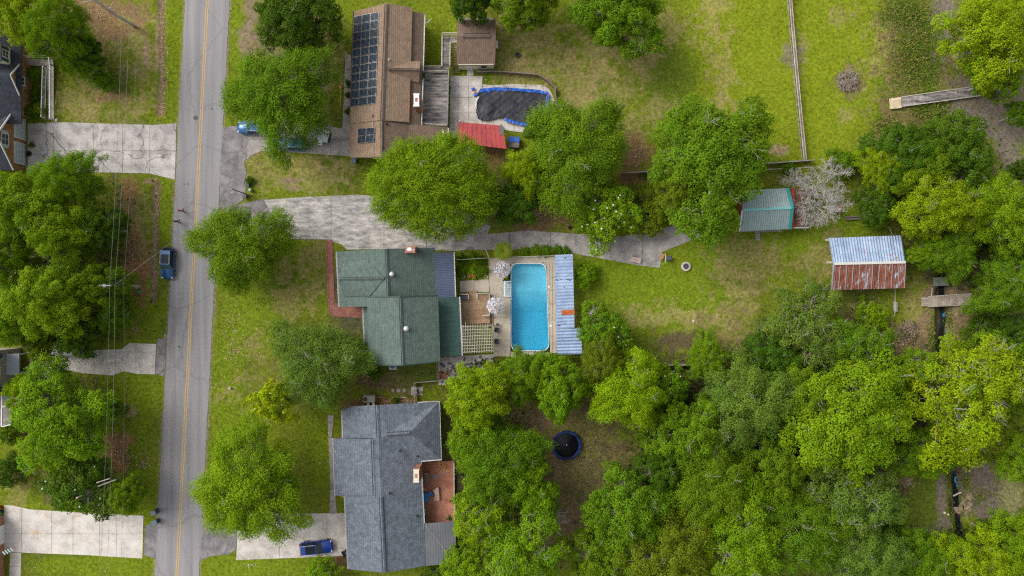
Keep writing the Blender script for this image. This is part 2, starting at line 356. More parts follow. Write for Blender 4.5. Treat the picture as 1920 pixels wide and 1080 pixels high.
nt.links.new(mx.outputs[2], p.inputs['Base Color'])
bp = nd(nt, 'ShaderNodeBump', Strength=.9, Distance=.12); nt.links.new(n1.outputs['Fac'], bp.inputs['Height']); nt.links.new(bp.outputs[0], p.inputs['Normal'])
def np_mesh(name, V, F, attr=None, aname='tone', smooth=False):
    """V (n,3), F (m,k) -> mesh, fast"""
    me = bpy.data.meshes.new(name); k = F.shape[1]
    me.vertices.add(len(V)); me.vertices.foreach_set('co', V.astype(np.float32).ravel())
    me.loops.add(F.size); me.loops.foreach_set('vertex_index', F.astype(np.int32).ravel())
    me.polygons.add(len(F)); me.polygons.foreach_set('loop_start', np.arange(0, F.size, k, dtype=np.int32))
    if smooth: me.polygons.foreach_set('use_smooth', np.ones(len(F), dtype=bool))
    me.update(calc_edges=True)
    if attr is not None:
        a = me.attributes.new(aname, 'FLOAT_COLOR', 'POINT')
        rg = np.ones((len(V), 4), np.float32); rg[:, :3] = attr; a.data.foreach_set('color', rg.ravel())
    return me
nxg, nyg = GX.shape; idx = np.arange(nxg * nyg).reshape(nxg, nyg)
Fq = np.stack([idx[:-1, :-1], idx[1:, :-1], idx[1:, 1:], idx[:-1, 1:]], -1).reshape(-1, 4)
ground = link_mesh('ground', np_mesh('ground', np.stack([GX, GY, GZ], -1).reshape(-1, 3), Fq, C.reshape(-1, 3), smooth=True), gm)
tag(ground, 'lawns, worn turf and bare soil of the back gardens', 'ground', kind='structure')
def gz(x, y):
    i = int(np.clip(np.searchsorted(gx, x), 0, nxg - 1)); j = int(np.clip(np.searchsorted(gy, y), 0, nyg - 1)); return float(GZ[i, j])

# ---------------------------------------------------------------- road and its markings
M = {}
def crack_ex(scale, dark, width=.012, mixv=.8):
    def ex(nt, geo, last):
        vo = nd(nt, 'ShaderNodeTexVoronoi', Scale=scale); vo.feature = 'DISTANCE_TO_EDGE'
        no = nd(nt, 'ShaderNodeTexNoise', Scale=.9, Detail=5.0); nt.links.new(geo.outputs['Position'], no.inputs['Vector'])
        ad = nd(nt, 'ShaderNodeVectorMath', operation='MULTIPLY_ADD'); ad.inputs[1].default_value = (1.6, 1.6, 0); nt.links.new(no.outputs['Color'], ad.inputs[0]); nt.links.new(geo.outputs['Position'], ad.inputs[2])
        nt.links.new(ad.outputs[0], vo.inputs['Vector'])
        mr = nd(nt, 'ShaderNodeMapRange', From_Min=0, From_Max=width, To_Min=mixv, To_Max=0); nt.links.new(vo.outputs['Distance'], mr.inputs['Value'])
        mx = nd(nt, 'ShaderNodeMix', data_type='RGBA'); nt.links.new(mr.outputs[0], mx.inputs['Factor']); nt.links.new(last, mx.inputs[6]); mx.inputs[7].default_value = rgba(dark)
        return mx.outputs[2]
    return ex
def rust_stain(nt, geo, last):
    n_ = nd(nt, 'ShaderNodeTexNoise', Scale=.42, Detail=5.0, Roughness=.7, Distortion=.8); nt.links.new(geo.outputs['Position'], n_.inputs['Vector'])
    mr = nd(nt, 'ShaderNodeMapRange', From_Min=.60, From_Max=.74, To_Min=0, To_Max=.75); nt.links.new(n_.outputs['Fac'], mr.inputs['Value'])
    mx_ = nd(nt, 'ShaderNodeMix', data_type='RGBA'); nt.links.new(mr.outputs[0], mx_.inputs['Factor']); nt.links.new(last, mx_.inputs[6]); mx_.inputs[7].default_value = (.46, .27, .10, 1); return mx_.outputs[2]
M['asphalt'] = mottled('worn_grey_asphalt', [(.205, .196, .202), (.25, .24, .246), (.295, .282, .287)], scale=.9, detail=10, stretch=(1.2, .05, 1), fine=.13, fine_scale=9, rough=.9, rz=R_(4), extra=crack_ex(.09, (.16, .15, .155), .010, .55))
M['apron'] = mottled('old_dark_asphalt', [(.13, .12, .125), (.20, .185, .19), (.30, .27, .26)], scale=.7, fine=.25, fine_scale=10, rough=.95, extra=crack_ex(.35, (.09, .08, .075), .03, .6))
M['yellow'] = mottled('worn_yellow_paint', [(.42, .27, .08), (.52, .34, .11), (.36, .28, .17)], scale=1.4, fine=.25, fine_scale=9, rough=.8)
M['concrete_pale'] = mottled('pale_stained_concrete', [(.34, .31, .27), (.50, .46, .42), (.62, .58, .54)], scale=.7, detail=12, fine=.16, fine_scale=4, per_obj=.05, rough=.9)
M['concrete_rust'] = mottled('pale_rust_stained_concrete', [(.40, .36, .32), (.54, .50, .455), (.62, .585, .54)], scale=.6, detail=12, fine=.15, fine_scale=4, per_obj=.04, rough=.9, extra=rust_stain)
M['concrete_grey'] = mottled('grey_weathered_concrete', [(.185, .175, .17), (.35, .33, .31), (.54, .50, .455)], scale=1.1, detail=14, fine=.28, fine_scale=6, per_obj=.06, rough=.92, stretch=(.55, 1.5, 1), lo=.34, hi=.66)
M['concrete_mid'] = mottled('grey_brown_concrete', [(.21, .19, .18), (.31, .285, .265), (.41, .38, .345)], scale=.8, detail=12, fine=.2, fine_scale=4, per_obj=.05, rough=.9)
M['concrete_crack'] = mottled('cracked_driveway_concrete', [(.22, .20, .195), (.40, .37, .35), (.52, .48, .46)], scale=.6, detail=12, fine=.22, fine_scale=4, per_obj=.06, rough=.92, extra=crack_ex(.16, (.10, .09, .085), .014, .85))
M['tan_deck'] = mottled('sand_coloured_pool_concrete', [(.40, .34, .27), (.47, .405, .325), (.53, .46, .38)], scale=.6, fine=.10, fine_scale=8, rough=.85)
def strip(edges, z, name, mat, parent=None, th=.05, noise=0.0, seed=1):
    rng = random.Random(seed); L = []; Rr = []
    for y, a, b in edges:
        L.append(w(a + rng.uniform(-noise, noise), y, 0)); Rr.append(w(b + rng.uniform(-noise, noise), y, 0))
    mb = MB()
    n = len(edges); vs = [(p.x, p.y, z) for p in L] + [(p.x, p.y, z) for p in Rr] + [(p.x, p.y, z - th) for p in L] + [(p.x, p.y, z - th) for p in Rr]
    fs = []
    for i in range(n - 1):
        fs += [(i, i + 1, n + i + 1, n + i), (2 * n + i, 2 * n + i + 1, i + 1, i), (n + i, n + i + 1, 3 * n + i + 1, 3 * n + i)]
    mb.add(vs, fs); return mb.build(name, mat, parent)
road = strip([(y, road_c(y) - 41.5, road_c(y) + 41.5) for y in range(-700, 1800, 7)], .012, 'road', M['asphalt'], th=.08, noise=.9)
tag(road, 'grey asphalt street with a double yellow centre line', 'road', kind='structure')
for d in (-1.9, 1.9):
    strip([(y, road_c(y) + d - .85, road_c(y) + d + .85) for y in range(-700, 1800, 12)], .017, 'centre_line', M['yellow'], road, th=.003, noise=.12, seed=int(9 + d))
for (x, y, r_) in ((367, 221, 4.6), (352.6, 345, 1.6), (345.8, 345, 1.3), (336.5, 650, 2.2), (397, 204, 2)):
    mb = MB(); c = w(x, y); mb.lathe([(r_ * S, 0), (r_ * S, .006), (r_ * S * .8, .008), (0, .008)], (c.x, c.y, .012), 14)
    mb.build('manhole_cover' if r_ > 4 else 'tar_patch', flat('dark_iron_%d' % int(x), (.10, .09, .09), .8), road)
def paved(name, polys, mat, label, z=.02, th=.09):
    """a paved area: polys = list of (pixel polygon, cut xs, cut ys, turn in degrees)"""
    root = empty(name, (0, 0, 0), 0, label, name.replace('_', ' '), kind='structure')
    for pl, xs, ys, a in polys:
        wpoly = wp(pl)
        X = [w2(x, 0)[0] for x in xs]; Y = [w2(0, y)[1] for y in ys]
        for c in cells(wpoly, X, Y, .045, R_(a)):
            MB().prism(c, z - th, z + random.uniform(-.004, .004)).build('slab', mat, root)
    return root
# ---------------------------------------------------------------- aprons, driveways, paths
def sheet(name, polys, mat, label, z=.008, th=.06):
    root = empty(name, (0, 0, 0), 0, label, name.replace('_', ' '), kind='structure')
    for k, pl in enumerate(polys): MB().prism(wp(pl), z - th, z + .003 * k).build('asphalt_sheet', mat, root)
    return root
sheet('asphalt_apron', [[(417, 240), (432, 236), (455, 238), (463, 250), (463, 298), (457, 303), (462, 322), (458, 345), (462, 352), (456, 375), (440, 385), (500, 372), (520, 400), (520, 440), (480, 440), (420, 400), (411, 380)]], M['apron'], 'dark asphalt apron between street and the two upper driveways')
sheet('asphalt_apron', [[(376, 970), (386, 972), (420, 980), (446, 985), (442, 1030), (430, 1040), (398, 1042), (372, 1052)]], M['apron'], 'dark asphalt apron beside the lower right driveway')
sheet('asphalt_apron', [[(311, 626), (300, 625), (294, 640), (291, 700), (305, 706), (309, 700)]], M['apron'], 'grey asphalt strip at the mouth of the shaded left driveway')
sheet('asphalt_apron', [[(272, 985), (300, 978), (297, 1040), (290, 1048), (270, 1040)]], M['apron'], 'grey asphalt strip at the mouth of the rust stained driveway')
paved('driveway', [([(52, 232), (120, 229), (230, 233), (290, 234), (331, 231), (328, 337), (300, 330), (280, 325), (180, 323), (52, 322)], [100, 175, 229.5, 281], [283], 0)], M['concrete_crack'], 'cracked grey concrete driveway of the brick house')
paved('driveway', [([(55, 668), (130, 665), (175, 656), (228, 655), (243, 643), (293, 645), (290, 702), (256, 701), (232, 696), (210, 704), (160, 700), (100, 690), (55, 690)], [55, 100, 150, 217, 255], [660], 0)], M['concrete_pale'], 'shaded concrete driveway with a brown muddy edge')
paved('driveway', [([(8, 947), (25, 948), (55, 955), (160, 962), (269, 967), (267, 1047), (165, 1041), (40, 1036), (8, 1035)], [41, 97, 137, 187, 218], [1001], 0),
                   ([(19, 1036.5), (40, 1037), (38, 1100), (17, 1100)], [], [1062], 0)], M['concrete_rust'], 'pale concrete driveway with orange rust stains')
paved('driveway', [([(463.5, 252), (520, 240), (600, 232), (636, 240), (657, 238), (656, 293), (600, 289), (520, 284), (490, 283), (470, 292), (463.5, 299)], [520, 580, 620], [262], 0),
                   ([(648, 103), (658, 103), (657, 240), (642, 240)], [], [130, 165, 200], 0)], M['concrete_mid'], 'concrete driveway of the solar panel house with parked cars')
paved('driveway', [([(495, 375), (560, 370), (670, 365), (760, 372), (860, 390), (920, 425), (900, 466), (850, 471), (760, 466), (650, 468), (640, 458), (610, 449), (545, 448), (520, 420)], [538, 621, 720, 800], [], 0)], M['concrete_grey'], 'weathered grey concrete driveway beside the green roofed house')
paved('driveway', [([(446, 984), (480, 960), (560, 963), (660, 962), (660, 1042), (600, 1044), (443, 1050)], [524, 613], [], 0)], M['concrete_pale'], 'pale concrete driveway with the blue wagon')
paved('garden_path', [([(614, 778), (626, 778), (622, 820), (626, 900), (632, 963), (618, 963), (619, 900)], [], [820, 850, 880, 915, 940], 0)], M['concrete_mid'], 'narrow concrete path along the grey roofed house')
paved('garden_path', [([(888, 440), (940, 437), (990, 432), (1075, 438), (1165, 443), (1205, 437), (1262, 422), (1285, 418), (1320, 443), (1300, 449), (1242, 472), (1237, 502), (1200, 498), (1075, 475), (1040, 464), (960, 468), (890, 469)], [955, 1032, 1080, 1144.5, 1204.5, 1230], [], 0)], M['concrete_mid'], 'broad concrete path leading from the driveway to the back lawn')
brick = mottled('red_brown_paving_brick', [(.20, .075, .06), (.27, .11, .085), (.33, .15, .12)], scale=1.2, fine=.35, fine_scale=12, rough=.95)
bp_ = empty('brick_path', (0, 0, 0), 0, 'red brick path turning the corner of the green roofed house', 'path', kind='structure')
MB().prism(wp([(611, 449), (622, 449), (626, 568), (680, 577), (681, 595), (655, 594), (624, 592), (616, 586)]), -.05, .03).build('brick_bed', brick, bp_)
# soldier-course bricks along both edges of the path
bm_ = MB()
def brick_row(a, b, n, wd=.2):
    p0, p1 = w(*a), w(*b); d = (p1 - p0) / n
    for i in range(n):
        c = p0 + d * (i + .5); bm_.box(c.x, c.y, .035, d.length * .9, wd, .05, math.atan2(d.y, d.x))
brick_row((611.5, 450), (617, 585), 110); brick_row((622.5, 450), (626.5, 566), 95); brick_row((624, 592), (680, 595), 48)
tag(bm_.build('brick_edging', brick, bp_), kind='stuff')
# ---------------------------------------------------------------- trees
def leaf_mat(name, gloss=.45, trans=.28):
    m, nt, p = new_mat(name)
    at = nd(nt, 'ShaderNodeAttribute', attribute_name='tone'); oi = nd(nt, 'ShaderNodeObjectInfo')
    mul = nd(nt, 'ShaderNodeVectorMath', operation='MULTIPLY'); nt.links.new(oi.outputs['Color'], mul.inputs[0]); nt.links.new(at.outputs['Color'], mul.inputs[1])
    p.inputs['Roughness'].default_value = gloss; p.inputs['Specular IOR Level'].default_value = .07
    nt.links.new(mul.outputs[0], p.inputs['Base Color'])
    tr = nd(nt, 'ShaderNodeBsdfTranslucent'); v = nd(nt, 'ShaderNodeVectorMath', operation='MULTIPLY'); v.inputs[1].default_value = (1.15, 1.1, .6)
    nt.links.new(mul.outputs[0], v.inputs[0]); nt.links.new(v.outputs[0], tr.inputs['Color'])
    mx = nd(nt, 'ShaderNodeMixShader'); mx.inputs[0].default_value = trans
    out = nt.nodes['Material Output']; nt.links.new(p.outputs[0], mx.inputs[1]); nt.links.new(tr.outputs[0], mx.inputs[2]); nt.links.new(mx.outputs[0], out.inputs['Surface'])
    return m
M['leaf'] = leaf_mat('leaf', .6, .24); M['leaf_gloss'] = leaf_mat('glossy_leaf', .3, .15)
M['bark'] = mottled('grey_bark', [(.16, .13, .11), (.26, .23, .205), (.36, .33, .30)], scale=2.0, fine=.3, fine_scale=12, rough=.95)
M['bark_pale'] = mottled('pale_grey_bark', [(.30, .26, .235), (.42, .37, .335), (.50, .45, .41)], scale=2.0, fine=.2, fine_scale=12, rough=.95)
M['bark_tree'] = mottled('light_grey_bark', [(.22, .195, .17), (.33, .30, .27), (.42, .39, .355)], scale=2.0, fine=.25, fine_scale=12, rough=.95)
M['petal'] = flat('white_petal', (.80, .79, .72), .6)
def leaves(P, N, L, Wd, rng, droop=None):
    """rhombic folded leaves at P facing N"""
    n = len(P)
    N = N / np.linalg.norm(N, axis=1, keepdims=True)
    if droop is None:
        A = rng.normal(size=(n, 3))
    else: A = droop + rng.normal(size=(n, 3)) * .45
    A -= N * (A * N).sum(1, keepdims=True); A /= np.linalg.norm(A, axis=1, keepdims=True) + 1e-9
    B = np.cross(N, A)
    L = L * rng.uniform(.7, 1.3, (n, 1)); W_ = Wd * rng.uniform(.75, 1.25, (n, 1)); fold = W_ * .18
    V = np.stack([P - A * L * .5, P + B * W_ * .5 + N * fold + A * L * .08, P + A * L * .5 - N * fold, P - B * W_ * .5 + N * fold + A * L * .08], 1).reshape(-1, 3)
    F = np.arange(4 * n).reshape(n, 4)
    return V, F
def gen_tree(seed, R, H, nc, rc, nl, L, Wd, base=.30, flat_=.62, spray=0.0, lobes=.26, inner=.35, hue=.07, limbs=9, trunk_r=None, bare=0):
    rng = np.random.RandomState(seed)
    zb = H * base; hz = H - zb                    # crown from zb to H
    k1 = rng.uniform(0, 6.28, 4); am = rng.uniform(.4, 1, 4) * lobes
    def lob(t): return 1 + am[0] * np.sin(2 * t + k1[0]) * .6 + am[1] * np.sin(3 * t + k1[1]) + am[2] * np.sin(5 * t + k1[2]) * .8 + am[3] * np.sin(8 * t + k1[3]) * .6
    Cc = []; Rc = []; tries = 0
    while len(Cc) < nc and tries < nc * 60:
        tries += 1
        t = rng.uniform(0, 6.283); rho = math.sqrt(rng.uniform(0, 1)) * .97
        r_ = rc * rng.uniform(.65, 1.3)
        top = zb + hz * (.30 + .70 * math.sqrt(max(0, 1 - rho ** 2.2))) - r_ * .4
        z = zb + (top - zb) * rng.uniform(.74, 1.0) if rng.rand() > inner else zb + (top - zb) * rng.uniform(.1, .8)
        rr = rho * R * lob(t) * .90
        c = np.array((rr * math.cos(t), rr * math.sin(t), z))
        if Cc and min(np.linalg.norm((np.array(Cc) - c) * (1, 1, .7), axis=1)) < rc * .90: continue
        Cc.append(c); Rc.append(r_)
    Cc = np.array(Cc); Rc = np.array(Rc); n = len(Cc)
    cl = np.repeat(np.arange(n), np.maximum(12, (nl * (Rc / rc) ** 2).astype(int))); m = len(cl)
    D = rng.normal(size=(m, 3)); D[:, 2] = np.abs(D[:, 2]) * 1.1 - .35; D /= np.linalg.norm(D, axis=1, keepdims=True)
    rad = rng.uniform(.35, 1.0, (m, 1)) ** .6
    # each clump has its own few shoots so that its edge is ragged
    sh = 1 + .35 * np.sin(D[:, :1] * 5 + cl[:, None] * 1.7) * np.sin(D[:, 1:2] * 5 + cl[:, None] * 2.3)
    P = Cc[cl] + D * rad * sh * Rc[cl][:, None] * np.array((1, 1, flat_))
    out = Cc[cl] * np.array((1, 1, 0)); out /= np.linalg.norm(out, axis=1, keepdims=True) + 1e-6
    N = D * .75 + np.array((0, 0, .75)) + rng.normal(size=(m, 3)) * .45
    dr_ = (D * np.array((1, 1, .3)) * (1 - spray * .5) + out * spray) if spray > 0 else None
    if spray > 0: P = P + out * (rng.uniform(-1, 1.4, (m, 1)) * Rc[cl][:, None] * spray * .7)
    V, F = leaves(P, N, L, Wd, rng, dr_)
    cv = rng.uniform(0, 1, n); hv = rng.normal(0, 1, n) * hue
    lv = np.clip(cv[cl] * .4 + rng.uniform(0, 1, m) ** 1.3 * .6, 0, 1)
    br = .60 + .76 * lv; h_ = hv[cl] + rng.normal(0, .05, m)
    ton = np.stack([br * (1 + h_ * .9), br * (1 + h_ * .25), br * (1 - h_ * .5)], 1).clip(.1, 2.2)
    crown = np_mesh('crown', V, F, np.repeat(ton, 4, 0))
    crown.materials.append(M['leaf'])
    # trunk and limbs
    tb = MB(); tr = trunk_r or (.018 * H + .035 * R)
    lean = rng.normal(0, .04, 2) * H
    fork = np.array((lean[0], lean[1], zb * .95))
    tb.tube([(0, 0, -.3), (0, 0, .15), (lean[0] * .4, lean[1] * .4, zb * .5), tuple(fork)], [tr * 1.5, tr * 1.15, tr * .95, tr * .8], 9)
    # greedily aim limbs at well separated clumps, then twigs
    order = rng.permutation(n); used = []
    for q in order:
        if len(used) >= limbs: break
        if all(np.linalg.norm(Cc[q][:2] - Cc[u][:2]) > R * .45 for u in used): used.append(q)
    lim = []
    for q in used:
        e = Cc[q]; mid = fork * .5 + e * .5 + np.array((0, 0, .10 * np.linalg.norm(e - fork))) + rng.normal(0, .04, 3) * R
        r0 = tr * .55; tb.tube([tuple(fork), tuple(mid), tuple(e)], [r0, r0 * .6, r0 * .18], 6); lim.append((mid, r0 * .5))
    for q in range(n):
        if q in used or not lim: continue
        a, r0 = min(lim, key=lambda l: np.linalg.norm(l[0] - Cc[q])); e = Cc[q] + np.array((0, 0, Rc[q] * .3)); d = e - a
        m1 = a + d * .55 + rng.normal(0, .08, 3) * np.linalg.norm(d)
        tb.tube([tuple(a), tuple(m1), tuple(e)], [r0 * .45, r0 * .3, r0 * .10], 4, False)
    for q in range(bare):                                     # bare grey twigs that stand clear of the leaves
        c = Cc[rng.randint(n)]; c = c + np.array((0, 0, .2))
        for j in range(4):
            d = rng.normal(size=3); d[2] = abs(d[2]) * .5 + .3; d /= np.linalg.norm(d); e = c + d * rc * rng.uniform(.8, 1.6)
            m_ = (c + e) / 2 + rng.normal(0, .12, 3); tb.tube([tuple(c), tuple(m_), tuple(e)], [.026, .02, .01], 4, False); e2 = m_ + (e - c) * .4 + rng.normal(0, .22, 3); tb.tube([tuple(m_), tuple(e2)], [.016, .008], 4, False)
    me = bpy.data.meshes.new('trunk'); me.from_pydata(tb.v, [], tb.f); me.update(); me.materials.append(M['bark_tree'])
    me.polygons.foreach_set('use_smooth', [True] * len(me.polygons))
    return dict(R=R, H=H, crown=crown, trunk=me, tips=Cc + np.stack([np.zeros(n), np.zeros(n), Rc * flat_ * .95], 1))
PROTO = {}
def protos(kind, n, **kw):
    PROTO[kind] = [gen_tree(kw.pop('seed', 0) + 17 * i + hash_(kind), **kw) for i in range(n)]
def hash_(s_): return sum(ord(c) * (i + 1) for i, c in enumerate(s_)) % 997
protos('broad', 4, R=6.0, H=10.5, nc=150, rc=.90, nl=310, L=.215, Wd=.14, bare=8)
protos('feather', 4, R=6.5, H=11, nc=165, rc=.98, nl=340, L=.275, Wd=.09, spray=.6, lobes=.24, hue=.05, bare=18)
protos('spreading', 1, R=9.2, H=12.5, nc=300, rc=1.05, nl=300, L=.29, Wd=.10, spray=.5, lobes=.07, hue=.05, bare=22, limbs=14)
protos('clumpy', 4, R=6.5, H=13, nc=120, rc=1.12, nl=420, L=.205, Wd=.155, flat_=.70, inner=.30, lobes=.28, hue=.08, bare=12)
protos('woody', 3, R=6.0, H=12, nc=105, rc=1.0, nl=290, L=.215, Wd=.155, inner=.25, lobes=.30, hue=.09, bare=42)
protos('magnolia', 3, R=4.2, H=8, nc=120, rc=.64, nl=130, L=.26, Wd=.14, base=.18, hue=.12)
protos('shrub', 4, R=2.4, H=3.0, nc=75, rc=.46, nl=110, L=.16, Wd=.10, base=.08, hue=.08, limbs=5)
protos('pine', 2, R=5.0, H=14, nc=95, rc=1.0, nl=210, L=.42, Wd=.06, base=.45, spray=.35, hue=.06)
TINT = dict(Y2=(.36, .46, .008), Y=(.235, .358, .006), G=(.132, .238, .008), D=(.080, .160, .009), O=(.158, .228, .011), B=(.138, .226, .026), L=(.178, .305, .007))
_k = {}
def tree(name, px, py, r, h, kind, tint, label, cat='tree', group=None, bloom=0, ay=None, jit=.08):
    rng = random.Random(int(px * 7 + py * 13)); i = _k.get(kind, rng.randrange(9)); _k[kind] = i + 1
    P = PROTO[kind][i % len(PROTO[kind])]
    zc = .55 * h; c = w(px, py, zc); Rw = .90 * r * S * (CAM_H - zc) / CAM_H
    z0 = gz(c.x, c.y)
    o = empty(name, (c.x, c.y, z0 - .02), rng.uniform(0, 6.28), label, cat, group)
    s_ = Rw / P['R']
    if ay: o.rotation_euler.z = 0
    o.scale = (s_, s_ * (ay or rng.uniform(.94, 1.06)), h / P['H'])
    t = bpy.data.objects.new('trunk', P['trunk']); col.objects.link(t); t.parent = o
    cr = bpy.data.objects.new('crown', P['crown']); col.objects.link(cr); cr.parent = o
    b = TINT[tint]; f = 1 + rng.uniform(-jit, jit); cr.color = (b[0] * f * (1 + rng.uniform(-jit, jit)), b[1] * f, b[2] * f, 1)
    if bloom:
        fb = MB(); tips = P['tips']; r2 = np.random.RandomState(int(px))
        for q in r2.permutation(len(tips))[:bloom]:
            x, y, z = tips[q] + r2.normal(0, .15, 3); z += .08
            for kk in range(6):
                a = kk * 1.047 + r2.rand(); e = .13
                fb.add([(x, y, z), (x + e * .6 * math.cos(a - .4), y + e * .6 * math.sin(a - .4), z + .07), (x + e * math.cos(a), y + e * math.sin(a), z + .05), (x + e * .6 * math.cos(a + .4), y + e * .6 * math.sin(a + .4), z + .07)], [(0, 1, 2, 3)])
        tag(fb.build('blossoms', M['petal'], o, local=True), kind='stuff')
    return o
